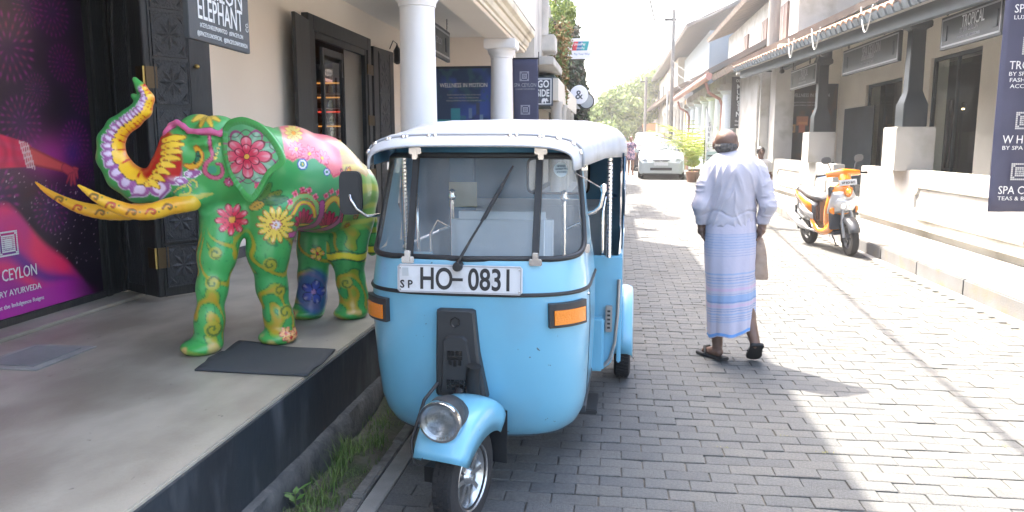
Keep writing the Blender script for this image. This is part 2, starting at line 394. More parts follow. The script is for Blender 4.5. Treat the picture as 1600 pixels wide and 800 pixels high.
tag(jw.build('joint_weeds', mat('joint_moss', (.17, .19, .05), .8, col2=(.25, .22, .10), scale=30), recalc=False), kind='stuff'); gr = gsave
wd_ = wroot('weed', (-1.31, 2.92, -.04), 'small broad-leaved weed growing at the foot of the black platform wall', 'weed')
wl = MB()
for i in range(9):
    a = i*2.4; e = .35+.1*(i % 3); L = .05+.012*(i % 3); c = Vector((-1.31, 2.92, -.02+.008*i)); d = Vector((math.cos(a), math.sin(a), e)); sd = Vector((-math.sin(a), math.cos(a), 0))
    wl.add([c, c+d*L*.5+sd*.014, c+d*L, c+d*L*.5-sd*.014], [(0, 1, 2, 3)])
wl.build('leaf_cluster', mat('weed_leaf', (.07, .17, .03), .5), wd_, recalc=False)
MB().tube([(-1.31, 2.92, -.05), (-1.31, 2.92, .05)], .0025, 5).build('stem', mat('weed_stem', (.09, .12, .04), .6), wd_)

# ------------------------------------------------ raised pavement of the left shop
pv = MB(); pv.box(-3.6, -1.40, -4, 14, .10, .43)
pav = tag(pv.build('pavement', CONC, bevel=.006), kind='structure'); pav['_w'] = tuple(pav.location)
f1 = MB(); f1.box(-1.412, -1.388, -4, 14, .10, .415); f1.build('painted_face', BLACKP, pav)
# ragged ledge and footing
rows = []
for j in range(230):
    y = -1+j*.07; n1 = .012*math.sin(y*5.3)+.008*math.sin(y*17)+random.uniform(-.004, .004)
    rows.append([(-1.40, y, .105), (-1.372+n1*.3, y, .100+n1*.5), (-1.355+n1*.4, y, .088+n1), (-1.35+n1*.5, y, .02), (-1.345+n1, y, -.09)])
MB().grid(rows).build('ledge', mat('rough_black_footing', (.035, .04, .045), .9, col2=(.09, .095, .095), scale=7, bump=1, bscale=35), pav, smooth=60)
st = MB(); st.box(-3.6, -3.27, -4, 4.98, .43, .452); st.build('wall_step', CONC, pav, bevel=.006)
ht = MB(); ht.box(-3.06, -2.70, 3.2, 3.64, .43, .436); hh = ht.build('hatch_surround', mat('patched_cement', (.33, .33, .31), .8, col2=(.24, .24, .23), scale=7, bump=.4), pav, bevel=.003)
ht = MB(); ht.box(-3.02, -2.75, 3.25, 3.59, .436, .440); ht.build('hatch_cover', mat('hatch_cement', (.25, .26, .26), .7, col2=(.19, .2, .2), scale=5, bump=.2), wsub(hh, pav), bevel=.002)
m_ = MB(); n = 14; top = []
A, B, Cc, D = [Vector(p) for p in ((-1.955, 3.30, .431), (-2.0, 3.83, .431), (-1.415, 3.72, .431), (-1.39, 3.28, .431))]
rows = [[(A.lerp(B, i/n)).lerp(D.lerp(Cc, i/n), j/n)+Vector((0, 0, .008+.006*math.sin(i*.6)*math.sin(j*.5+1)+(.012 if j == 0 and 3 < i < 9 else 0))) for j in range(n+1)] for i in range(n+1)]
m_.grid(rows)
mt = m_.build('floor_mat', mat('rubber_mat', (.045, .052, .057), .8, bump=.4, bscale=200), recalc=True, smooth=60)
md = mt.modifiers.new('thickness', 'SOLIDIFY'); md.thickness = .007; md.offset = -1
tag(mt, 'dark grey rubber mat lying at the platform edge below the painted elephant', 'mat')
d2 = MB(); d2.box(-3.42, -2.6, 8.3, 9.0, .431, .445)
tag(d2.build('coir_mat', mat('coir', (.30, .17, .08), .95, col2=(.2, .11, .05), scale=40, bump=.8, bscale=200), bevel=.004), 'brown coir doormat lying before the open shop doorway', 'doormat')

# ------------------------------------------------ left shop building
LB = wroot('shop_building', (-3.5, 5, .43), 'cream plastered shop with open black wooden shutters and white column veranda behind the painted elephant', 'building')
wl = MB(); wl.box(-3.8, -3.5, -5, 5.0, .43, 3.45); wl.box(-3.8, -3.5, 5.0, 8.62, .43, 3.45); wl.box(-3.8, -3.5, 10.7, 14, .43, 3.45); wl.box(-3.8, -3.5, 8.62, 10.7, 2.9, 3.45)
wl.build('wall', CREAM, LB)
ew = MB(); ew.box(-3.5, -1.75, 13.5, 13.75, .43, 3.32); ew.build('wall', CREAM, LB)
sk = MB(); sk.box(-3.5, -3.475, 5.3, 7.9, .43, .53); sk.box(-3.5, -3.475, 11.6, 13.5, .43, .53); sk.build('skirting', mat('dark_skirting', (.06, .065, .07), .5), LB, bevel=.004)
cl = MB(); cl.box(-3.8, -1.86, -5, 13.75, 3.32, 3.42); cl.build('ceiling', mat('ceiling_paint', (.80, .77, .71), .8), LB)
bm_ = MB(); bm_.box(-1.86, -1.50, -5, 13.0, 2.98, 3.46); bm_.build('beam', CREAM, LB, bevel=.006)
co = MB()
prof = [(-1.5, 3.02), (-1.47, 3.02), (-1.47, 3.06), (-1.445, 3.075), (-1.43, 3.11), (-1.43, 3.15), (-1.40, 3.16), (-1.385, 3.20), (-1.34, 3.235), (-1.33, 3.28), (-1.33, 3.31), (-1.5, 3.33)]
co.prism([(a, b) for a, b in prof], (0, -5, 0), (1, 0, 0), (0, 0, 1), (0, 1, 0), 18.0)
co.build('cornice', mat('cornice_cream', (.70, .64, .50), .7, col2=(.6, .55, .44), scale=2, dirt=(.45, .40, .30), dscale=2), LB)
up = MB(); up.box(-3.8, -1.42, -6, 13.9, 3.47, 5.75); up.build('upper_wall', WHITE, LB)
pp = MB(); pp.box(-3.9, -1.36, -6.05, 13.95, 5.753, 5.87); pp.build('parapet_coping', CONC2, LB, bevel=.01)
def column(x, y, r):
    a = MB(); a.lathe([(r*1.02, .43), (r, .6), (r, 1.6), (r*.93, 2.70), (r*.93, 2.72)], (x, y, 0), 32); c = a.build('column', COLWHITE, LB, smooth=60); wsub(c, LB)
    b = MB(); b.lathe([(r*.93, 2.715), (r*1.0, 2.72), (r*1.0, 2.745), (r*1.08, 2.77), (r*1.2, 2.80), (r*1.22, 2.83), (r*1.22, 2.84)], (x, y, 0), 32)
    b.build('capital', COLWHITE, c, smooth=40)
    q = r*1.38; d = MB(); d.box(x-q, x+q, y-q, y+q, 2.84, 2.98); d.build('abacus', COLWHITE, c, bevel=.012)
    e = MB(); e.box(x-r*1.25, x+r*1.25, y-r*1.25, y+r*1.25, .43, .5); e.build('plinth', COLWHITE, c, bevel=.01)
column(-1.80, 7.05, .17); column(-1.65, 11.35, .165)
# glazed poster bay: black timber surround
sr = MB(); sr.box(-3.5, -3.44, -2, 4.80, 2.45, 2.9); sr.box(-3.5, -3.45, -2, 4.80, .452, .50); sr.box(-3.5, -3.44, 4.80, 4.86, .452, 2.9); sr.box(-3.5, -3.46, 4.86, 4.98, .452, 2.9); sr.box(-3.5, -3.45, 4.98, 5.30, .452, 2.9)
sr.build('window_surround', WOODB, LB, bevel=.006)
for k in range(3): MB().box(-3.46+k*.004, -3.436+k*.004, 4.80+k*.022-.03, 4.812+k*.022-.03, .5, 2.9).build('bead', WOODB, LB, bevel=.002)
# carved bifold shutter near the elephant's trunk
def leaf(p, q, z0, z1, name, panels, margin, parent, th=.04, mirror=False):
    p, q = Vector(p), Vector(q); u = (q-p).normalized(); W = (q-p).length; v = Vector((0, 0, 1)); n = u.cross(v)
    if n.dot(Vector((0, -1, 0))) < 0: n = -n
    a = MB(); a.obox(p+v*z0, u, v, -n, W, z1-z0, th); s_ = a.build(name, WOODB, parent, bevel=.004); wsub(s_, parent)
    x0, x1 = margin
    # stiles
    b = MB(); b.obox(p+v*z0+u*(x0-.02), u, v, n, .014, z1-z0-.05, .008); b.obox(p+v*z0+u*(x1+.006), u, v, n, .014, z1-z0-.05, .008); b.build('moulding', WOODB, s_, bevel=.002)
    h = (z1-z0-.12)/panels
    for k in range(panels):
        zz = z0+.06+k*h; c0 = p+u*x0+v*zz; w_, h_ = x1-x0, h-.02
        c = MB(); c.obox(c0, u, v, n, w_, h_, .006)
        # carved relief: lozenge, ring of petals, corner leaves
        cc = c0+u*w_/2+v*h_/2+n*.006; rr = min(w_, h_)*.38
        for t in range(8):
            an = t*PI/4; d = u*math.cos(an)+v*math.sin(an)*(h_/w_ if h_ < w_*1.6 else 1.2); e = u*-math.sin(an)+v*math.cos(an)
            c.add([cc, cc+d*rr*.55+e*rr*.2, cc+d*rr, cc+d*rr*.55-e*rr*.2, cc+d*rr*.55+n*.009], [(0,1,4),(1,2,4),(2,3,4),(3,0,4)])
        for sx in (-1, 1):
            for sy in (-1, 1):
                k0 = cc+u*sx*w_*.42+v*sy*h_*.42; c.add([k0, k0-u*sx*w_*.2, k0-v*sy*h_*.2, k0-u*sx*w_*.08-v*sy*h_*.08+n*.008], [(0,1,3),(1,2,3),(2,0,3)])
        for q0, q1, e in ((c0, u, w_), (c0+v*(h_-.008), u, w_)): c.obox(q0+n*.006, q1, v, n, e, .008, .006)
        for q0 in (c0, c0+u*(w_-.008)): c.obox(q0+n*.006, u, v, n, .008, h_, .006)
        c.build('carved_panel', WOODG, s_)
    return s_, u, n
l1, u1, n1 = leaf((-3.47, 5.02, 0), (-3.06, 4.78, 0), .46, 2.75, 'shutter', 1, (.08, .30), LB)
l2, u2, n2 = leaf((-3.05, 4.775, 0), (-2.80, 5.165, 0), .46, 2.75, 'shutter', 7, (.06, .30), LB)
for z in (.66, 1.86):
    hn = MB(); hn.obox(Vector((-3.07, 4.78, z))-u1*.07+n1*.004, u1, (0, 0, 1), n1, .10, .14, .005); h_ = hn.build('hinge', BRASS, l1, bevel=.001); wsub(h_, LB)
    MB().obox(Vector((-3.05, 4.775, z))+u2*.005+n2*.003, u2, (0, 0, 1), n2, .075, .14, .006).build('hinge', mat('brass_plate', (.13, .09, .045), .5, .6), l2); k = MB(); k.tube([Vector((-3.05, 4.765, z)), Vector((-3.05, 4.765, z+.14))], .008, 8); k.build('hinge_pin', BRASSB, h_)
kn = MB(); kn.lathe([(.002, -.02), (.012, -.018), (.016, 0), (.012, .012), (.002, .014)], (-2.84, 5.06, 2.02), 12, 'y'); kn.build('knob', BRASSB, l2, smooth=180)
# second doorway with its shutters
df = MB(); df.box(-3.52, -3.42, 8.50, 8.66, .43, 2.95); df.box(-3.52, -3.42, 10.62, 10.76, .43, 2.95); df.box(-3.52, -3.42, 8.66, 10.62, 2.78, 2.95)
df.box(-3.5, -3.44, 8.66, 8.74, .43, 2.78); df.box(-3.5, -3.44, 10.54, 10.62, .43, 2.78); df.box(-3.5, -3.44, 8.74, 10.54, 2.70, 2.78)
df.build('door_frame', WOODB, LB, bevel=.006)
s1, uu, nn = leaf((-3.44, 8.48, 0), (-3.36, 7.9, 0), .46, 2.86, 'shutter', 6, (.12, .45), LB)
s2, uu, nn = leaf((-3.40, 10.80, 0), (-3.34, 11.6, 0), .46, 2.86, 'shutter', 4, (.2, .62), LB)
# face carving outwards for s1,s2 is towards the street, hinges on the right jamb
for z in (1.0, 1.75, 2.45): MB().box(-3.42, -3.405, 10.55, 10.86, z, z+.14).build('hinge', BRASS, LB, bevel=.002)
# glass door leaf with pull bar
gd = MB(); gd.box(-3.40, -3.36, 8.75, 8.80, .46, 2.6); gd.box(-3.40, -3.36, 9.38, 9.43, .46, 2.6); gd.box(-3.40, -3.36, 8.8, 9.38, 2.52, 2.6); gd.box(-3.40, -3.36, 8.8, 9.38, .46, .62)
gdo = gd.build('glass_door', WOODB, LB, bevel=.003); wsub(gdo, LB)
MB().box(-3.385, -3.38, 8.8, 9.38, .62, 2.52).build('pane', GLASS, gdo)
MB().tube([(-3.33, 9.34, 1.2), (-3.33, 9.34, 2.3)], .014, 8).build('pull_bar', DARKMETAL, gdo)
MB().box(-3.335, -3.325, 9.30, 9.38, 1.25, 1.42).build('lock_plate', mat('steel_plate', (.4, .4, .4), .4, .8), gdo, bevel=.002)
# interior with lit shelves
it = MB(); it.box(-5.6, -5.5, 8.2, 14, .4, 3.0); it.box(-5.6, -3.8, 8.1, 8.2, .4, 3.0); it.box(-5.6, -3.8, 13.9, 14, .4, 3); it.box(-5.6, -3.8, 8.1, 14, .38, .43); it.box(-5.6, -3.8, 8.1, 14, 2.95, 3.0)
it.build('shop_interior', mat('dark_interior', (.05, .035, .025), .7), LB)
sh = wroot('display_shelf', (-4.6, 13.2, .43), 'lit amber display shelves stacked with small goods inside the open shop doorway', 'shelf')
a = MB(); a.box(-5.45, -3.9, 13.3, 13.32, .43, 2.6); a.build('back_panel', mat('shelf_back', (.12, .06, .03), .6), sh)
EM = mat('shelf_light', (.8, .4, .1), .5, emit=(1, .42, .08, .10)); EM2 = mat('red_shelf_light', (.8, .1, .05), .5, emit=(1, .05, .02, .12))
for k in range(8):
    z = .6+k*.25; a = MB(); a.box(-5.45, -3.9, 13.0, 13.3, z, z+.02); s_ = a.build('shelf_board', mat('shelf_wood', (.2, .11, .05), .5), sh)
    a = MB(); a.box(-5.45, -3.9, 13.27, 13.29, z+.19, z+.21); a.build('strip_light', EM2 if k == 5 else EM, sh)
    for j in range(7):
        x = -5.3+j*.2+random.uniform(-.03, .03); hgt = random.uniform(.08, .16)
        a = MB(); a.lathe([(.04, z+.02), (.045, z+.03), (.045, z+hgt*.8), (.02, z+hgt), (.02, z+hgt+.02)], (x, 13.12, 0), 8)
        o = a.build('jar', mat('jar_%d' % (j % 3), [(.4, .2, .06), (.3, .1, .04), (.5, .35, .12)][j % 3], .3)); tag(o, 'small amber jar standing on a lit shelf inside the shop doorway', 'jar', 'jars on the lit shelves inside the shop')

# printed film in the glazed bay (flat print): magenta cloth and an arm with bangles
def paint_grid(name, o, u, v, W, Hh, nx, ny, fn, parent, m, off):
    o, u, v = np.array(o, float), np.array(u, float), np.array(v, float)
    a = np.linspace(0, 1, nx+1); b = np.linspace(0, 1, ny+1); A, B = np.meshgrid(a, b, indexing='ij')
    P = o+u*(A[..., None]*W)+v*(B[..., None]*Hh); P = P.reshape(-1, 3)-np.array(off)
    i = np.arange(nx)[:, None]*(ny+1)+np.arange(ny)[None]; F = np.stack([i, i+ny+1, i+ny+2, i+1], -1).reshape(-1, 4)
    me = bpy.data.meshes.new(name); me.from_pydata(P.tolist(), [], F.tolist()); me.update()
    setpaint(me, fn(A.ravel(), B.ravel())); me.materials.append(m)
    ob = bpy.data.objects.new(name, me); C.objects.link(ob); ob.parent = parent; return ob
def mixc(c, col, t): t = np.clip(t, 0, 1)[:, None]; return c*(1-t)+np.array(col)*t
def sm(x, a, b): t = np.clip((x-a)/(b-a), 0, 1); return t*t*(3-2*t)
PW0, PW1, PZ0, PZ1 = 2.6, 4.80, .50, 2.45       # y range and z range
def film(a, b):
    y = PW0+a*(PW1-PW0); z = PZ0+b*(PZ1-PZ0); P = np.stack([y, z, 0*y], 1); c = np.tile(np.array([.014, .008, .016]), (len(a), 1))
    n1 = vnoise(P, 3, 1); n2 = vnoise(P, 9, 2); n3 = vnoise(P, 30, 3)
    c = mixc(c, (.075, .004, .030), sm(n1, .5, .9)*.5*sm(y, 4.85, 4.3))
    for (fy, fz, fr, st) in [(4.62, 1.52, .13, 1.), (4.17, 1.62, .16, .9), (4.12, 2.05, .2, .8), (4.55, 2.0, .12, .6), (4.72, 1.8, .12, .5), (4.35, 1.1, .15, .8), (4.62, 1.18, .1, .5), (4.32, 1.82, .1, .5), (4.75, 1.35, .1, .5), (4.5, 2.3, .15, .6), (4.3,2.3,.12,.7), (3.9, 1.2, .2, 1)]:
        d = np.hypot((y-fy), z-fz); an = np.arctan2(z-fz, y-fy)
        for rr, kk in ((.35, 10), (.62, 16), (.9, 22)):
            dot = np.exp(-((d-fr*rr)/(fr*.085))**2)*np.clip(np.cos(an*kk), 0, 1)**1.5
            c = mixc(c, (.42, .012, .30) if rr != .62 else (.38, .016, .12), dot*.75*st)
        c = mixc(c, (.08, .012, .14), np.exp(-(d/fr)**2)*.45*st)
    c = mixc(c, (.42, .025, .26), np.exp(-(((y-4.36)/.22)**2+((z-1.42)/.12)**2))*.85)
    c = mixc(c, (.03, .015, .16), np.exp(-(((y-4.58)/.07)**2+((z-1.44)/.07)**2))*.7)
    # glitter
    n3 = vnoise(P, 95, 3); gl = (n3 > .90) & (z < 1.30-.25*(y-4.3)) & (z > .72)
    c = mixc(c, (.8, .55, .7), gl*(.15+.8*vnoise(P, 60, 9)**2))
    # cloth, bottom left
    fold = .5+.5*np.sin(9*(z-.55*(y-4))+3*n1+5*n2*.4)
    edge = .58+.56*sm(y, 4.72, 3.95)+.03*np.sin(y*13)
    t = sm(edge-z, -.02, .05)*sm(y, 4.78, 4.35)
    s1 = (edge-z)/np.maximum(edge-.5, .05)+.10*np.sin(y*7); cl = mixc(np.tile(np.array([.34, .010, .26]), (len(a), 1)), (.85, .02, .12), np.clip(sm(s1, .62, .2)*(.45+.55*fold)+.8*np.exp(-((s1-.62)/.08)**2), 0, 1)); cl = mixc(cl, (.10, .016, .24), np.exp(-((s1-.46)/.09)**2)*.9); cl = mixc(cl, (.42, .012, .32), sm(.68-z, 0, .08))
    c = c*(1-t[:, None])+cl*t[:, None]
    # arm: sleeve, forearm, hand
    def seg(p, q, r0, r1):
        dy, dz = q[0]-p[0], q[1]-p[1]; L = dy*dy+dz*dz; tt = np.clip(((y-p[0])*dy+(z-p[1])*dz)/L, 0, 1)
        return np.hypot(y-p[0]-tt*dy, z-p[1]-tt*dz)-(r0+(r1-r0)*tt), tt
    d, tt = seg((3.6, 1.50), (4.17, 1.435), .145, .075); s_ = sm(-d, -.004, .006); c = mixc(c, (.80, .02, .10), s_); c = mixc(c, (.75, .06, .16), s_*sm(np.abs(d+.05), .03, 0)*.7); c = mixc(c, (.35, .006, .05), s_*(.5+.5*np.sin(tt*30+n2*8))*.5)
    d, tt = seg((4.22, 1.425), (4.50, 1.345), .055, .030); s_ = sm(-d, -.004, .004); c = mixc(c, (.70, .09, .09), s_); c = mixc(c, (.18, .01, .03), s_*sm(-d, .02, .0)*.8)
    for q in (0., .018, .036, .054):
        yy = 4.165+q*1.0; s_ = (np.abs((y-yy)+.28*(z-1.43)) < .006) & (np.abs(z-1.435+.22*(y-4.17)) < .075); c = mixc(c, (.80, .55, .55), s_*.9)
    for (p, q, r0, r1) in [((4.50, 1.345), (4.57, 1.31), .032, .036), ((4.57, 1.30), (4.58, 1.24), .020, .010), ((4.555, 1.30), (4.545, 1.235), .015, .008), ((4.54, 1.30), (4.505, 1.25), .013, .007), ((4.60, 1.33), (4.61, 1.28), .014, .010), ((4.585, 1.34), (4.62, 1.335), .014, .009)]:
        d, tt = seg(p, q, r0, r1); s_ = sm(-d, -.003, .004); c = mixc(c, (.60, .06, .09), s_); c = mixc(c, (.12, .006, .03), s_*sm(-d, .012, .0)*.7)
    return c
ps = wroot('poster', (-3.44, 3.7, .5), 'magenta and black window poster with an outstretched arm in red sleeve and bangles', 'poster')
FILM = paintmat('printed_film', .35, .1)
paint_grid('print', (-3.462, PW0, PZ0), (0, 1, 0), (0, 0, 1), PW1-PW0, PZ1-PZ0, 260, 300, film, ps, FILM, ps['_w'])
U, V = (0, 1, 0), (0, 0, 1)
text('SPA CEYLON', .098, SIGNW, ps, (-3.455, 4.180, .715), U, V, 'RIGHT', .72, name='lettering')
text('LUXURY AYURVEDA', .052, SIGNW, ps, (-3.455, 4.200, .625), U, V, 'RIGHT', .95, name='lettering')
text('Let the Indulgence Reigns', .036, SIGNW, ps, (-3.455, 4.215, .555), U, V, 'RIGHT', 1.0, name='lettering')
def emblem(parent, o, u, v, sz, m, name='emblem', n=9, seed=1):
    """square lace-like emblem of small dots and strokes"""
    rr = random.Random(seed); a = MB(); o, u, v = Vector(o), Vector(u).normalized(), Vector(v).normalized(); nn = u.cross(v); c = sz/n
    for i in range(n):
        for j in range(n):
            k = min(i, n-1-i), min(j, n-1-j)
            if (min(k) == 1 and max(k) > 1): continue
            f = .82 if min(k) != 3 else .6
            a.obox(o+u*(i*c+c*(1-f)/2)+v*(j*c+c*(1-f)/2), u, v, nn, c*f, c*f, .0015)
    return a.build(name, m, parent, recalc=False)
emblem(ps, (-3.457, 3.905, .855), U, V, .145, SIGNW, n=13)
MB().box(-3.436, -3.432, -2, 4.80, .5, 2.45).build('glass', glassmat('poster_glass', (.97, .97, .97), .02, .12), ps)

# hanging signs, end-wall poster, lantern, camera-side sign
def board(name, o, u, v, W, Hh, th, label, cat, m=None, frame=None, fw=.02, group=None):
    o, u, v = Vector(o), Vector(u).normalized(), Vector(v).normalized(); n = u.cross(v)
    rt_ = wroot(name, tuple(o), label, cat, group)
    a = MB(); a.obox(o-n*th, u, v, n, W, Hh, th); a.build('board', m or SIGNG, rt_, bevel=.003)
    if frame:
        b = MB(); i = fw*.8
        for (p, q, x, y) in ((o+u*i+v*i, 0, W-2*i, fw*.5), (o+u*i+v*(Hh-i-fw*.5), 0, W-2*i, fw*.5)): b.obox(p, u, v, n, x, y, .004)
        for p in (o+u*i+v*i, o+u*(W-i-fw*.5)+v*i): b.obox(p, u, v, n, fw*.5, Hh-2*i, .004)
        b.build('border', frame, rt_)
    return rt_, o, u, v, n
sg, o, u, v, n = board('hanging_sign', (-2.2, 3.86, 2.045), (0, 1, -.012), (-.0, .0, 1), .68, .40, .03, 'charcoal sign reading CEYLON ELEPHANT hanging above the painted elephant', 'sign')
text('CEYLON', .17, SIGNW, sg, o+u*.34+v*.235+n*.002, u, v, 'CENTER', .80)
text('ELEPHANT', .17, SIGNW, sg, o+u*.34+v*.115+n*.002, u, v, 'CENTER', .62, bold=.001)
text('#CEYLONELEPHANTCO   #SPACEYLON', .034, SIGNW, sg, o+u*.35+v*.072+n*.002, u, v, 'CENTER', .8)
text('@SPACEYLONOFFICIAL   @SPACEYLONAYURVEDA', .034, SIGNW, sg, o+u*.36+v*.026+n*.002, u, v, 'CENTER', .72)
text('CO.', .05, SIGNW, sg, o+u*.665+v*.12+n*.002, (0, 0, 1), (0, -1, 0), 'LEFT', .7)
def eleph_icon(o, u, v, n, s, m, parent):
    a = MB(); pts = [(0,.1),(.05,.55),(.2,.8),(.5,.85),(.7,.75),(.85,.9),(1.0,.75),(1.05,.45),(1.2,.5),(1.15,.35),(.98,.3),(.9,.4),(.8,.35),(.78,0),(.64,0),(.62,.3),(.35,.3),(.33,0),(.18,0),(.15,.35),(.05,.05)]
    bm = bmesh.new(); vs = [bm.verts.new(o+u*(x*s)+v*(y*s)+n*.003) for x, y in pts]; f = bm.faces.new(vs); bmesh.ops.triangulate(bm, faces=[f])
    me = bpy.data.meshes.new('elephant_icon'); bm.to_mesh(me); bm.free(); return finish(me, 'elephant_icon', m, parent, parent['_w'])
eleph_icon(o+u*.28+v*.24, u, v, n, .11, SIGNW, sg)
for q in (.1, .58): MB().tube([o+u*q+v*.4, Vector((o.x, (o+u*q).y, 3.32))], .005, 6).build('hanging_rod', DARKMETAL, sg)
sg, o, u, v, n = board('hanging_sign', (-2.5, 10.0, 2.735), (0, 1, -.012), (0, 0, 1), 1.76, .44, .05, 'grey framed sign hung on a chain under the veranda ceiling behind the large white column', 'sign', mat('weathered_grey_board', (.13, .14, .145), .6, col2=(.10, .11, .11), scale=5), mat('pale_grey_paint', (.4, .41, .42), .5), .05)
MB().obox(o+u*1.44+v*.12, u, v, n, .1, .2, .012).build('emblem', SIGNG, sg)
text('SPA CEYLON', .13, SIGNG2, sg, o+u*.9+v*.18+n*.004, u, v, 'CENTER', .8)
for q in (.25, 1.55):
    p0 = o+u*q+v*.44
    for k in range(7):
        a = MB(); zc = p0.z+.02+k*.026; a.tube([Vector((p0.x+(.008*math.cos(t*PI/4) if k % 2 else 0), p0.y+(0 if k % 2 else .008*math.cos(t*PI/4)), zc+.017*math.sin(t*PI/4))) for t in range(9)], .003, 5); a.build('chain_link', DARKMETAL, sg)
# WELLNESS IN MOTION poster on the end wall
we = wroot('wall_poster', (-2.6, 13.48, 1.2), 'blue wall poster headed WELLNESS IN MOTION with bottles, between the white columns', 'poster')
def wim(a, b):
    P = np.stack([a*2, b*2, 0*a], 1); n = vnoise(P, 3, 5); n2 = vnoise(P, 9, 6)
    c = np.tile(np.array([.016, .045, .12]), (len(a), 1)); c = mixc(c, (.03, .08, .34), sm(n, .45, .8)); c = mixc(c, (.03, .10, .14), sm(n2, .5, .8)*.7*(b > .6))
    def rc(x0, x1, y0, y1, col, k=1): nonlocal c; c = mixc(c, col, ((a > x0) & (a < x1) & (b > y0) & (b < y1))*k)
    rc(.03, .27, .22, .40, (.03, .28, .30)); rc(.05, .25, .25, .37, (.05, .36, .36), .5)
    rc(.28, .43, .20, .53, (.03, .25, .33)); rc(.30, .41, .24, .36, (.10, .40, .45), .6); rc(.44, .53, .2, .44, (.02, .12, .22))
    rc(.54, .66, .2, .40, (.05, .08, .32)); rc(.575, .63, .40, .53, (.12, .20, .36)); rc(.68, .82, .2, .45, (.03, .05, .2)); rc(.71, .76, .45, .6, (.05, .07, .12)); rc(.76, .82, .25, .45, (.2, .35, .5), .7); rc(.72, .97, .17, .23, (.45, .28, .12))
    return c
paint_grid('print', (-3.16, 13.485, 1.35), (1, 0, 0), (0, 0, 1), 1.06, 1.44, 70, 90, wim, we, paintmat('matt_print', .5, 0.), we['_w'])
MB().box(-3.2, -2.06, 13.49, 13.5, 1.3, 2.83).build('poster_frame', mat('poster_edge', (.02, .03, .04), .5), we)
text('WELLNESS IN MOTION', .105, SIGNW, we, (-2.63, 13.475, 2.47), (1, 0, 0), V, 'CENTER', .78, name='lettering')
for k, s_ in enumerate(('Guided wellness for busy lives on the move', 'balms, mists and oils for every journey', 'relaxing, refreshing rituals you carry with you')): text(s_, .04, SIGNG2, we, (-2.63, 13.475, 2.33-k*.05), (1, 0, 0), V, 'CENTER', .85)
# small wall lantern
ln = wroot('wall_lantern', (-3.42, 11.95, 2.85), 'small black lantern fixed to the cream wall beside the large white column', 'lantern')
a = MB(); a.lathe([(.02, 2.72), (.06, 2.75), (.06, 2.93), (.02, 2.99), (.004, 3.04)], (-3.38, 11.95, 0), 6); a.build('lamp_body', DARKMETAL, ln)
MB().tube([(-3.5, 11.95, 2.95), (-3.44, 11.95, 3.08), (-3.38, 11.95, 3.03)], .008, 6).build('bracket', DARKMETAL, ln)
# banner on a bracket at the far column
def cloth_banner(name, x0, x1, y, z0, z1, label, lean=0, skew=0, m=None):
    b = wroot(name, ((x0+x1)/2, y, z0), label, 'banner'); rows = []
    for i in range(15):
        t = i/14; z = z1+(z0-z1)*t
        rows.append([(x0+(x1-x0)*s/10+skew*t, y+.015*math.sin(s*.9+t*4)*t+lean*t, z) for s in range(11)])
    a = MB(); a.grid(rows); c = a.build('cloth', m or BANNER, b, smooth=180); k = c.modifiers.new('thickness', 'SOLIDIFY'); k.thickness = .004
    MB().tube([(x0-.06, y, z1+.01), (x1+.02, y, z1+.01)], .012, 8).build('top_rod', DARKMETAL, b)
    return b
bn = cloth_banner('street_banner', -1.615, -1.215, 12.3, 1.5, 2.81, 'navy banner reading SPA CEYLON with pale square emblems, hung beyond the far white column', skew=.03)
PALE = mat('pale_emblem_print', (.35, .36, .42), .6)
emblem(bn, (-1.50, 12.285, 2.47), (1, 0, 0), V, .15, PALE); emblem(bn, (-1.48, 12.26, 1.95), (1, 0, 0), V, .15, PALE)
text('SPA CEYLON', .085, SIGNG2, bn, (-1.41, 12.28, 2.38), (1, 0, 0), V, 'CENTER', .72); text('LUXURY AYURVEDA', .034, SIGNG2, bn, (-1.41, 12.28, 2.335), (1, 0, 0), V, 'CENTER', 1.0)
for q in (0,): MB().tube([(-1.66, 12.3, 2.65), (-1.66, 12.3, 2.88)], .012, 8).build('bracket', DARKMETAL, bn)
gs, o, u, v, n = board('street_sign', (-1.49, 13.0, 2.12), (1, 0, 0), (0, 0, 1), .46, .47, .04, 'black and white sign ending GO SIDE with a small elephant, partly behind the navy banner', 'sign', mat('sign_slate', (.06, .07, .09), .5), SIGNW, .03)
text('GO', .17, SIGNW, gs, o+u*.2+v*.30+n*.004, u, v, 'LEFT', .75, bold=.004); text('SIDE', .16, SIGNW, gs, o+u*.19+v*.155+n*.004, u, v, 'LEFT', .68, bold=.004)
eleph_icon(o+u*.27+v*.04, u, v, n, .1, SIGNW, gs)
MB().tube([(-1.27, 13.02, 2.59), (-1.27, 13.02, 3.0)], .008, 6).build('hanging_rod', DARKMETAL, gs)
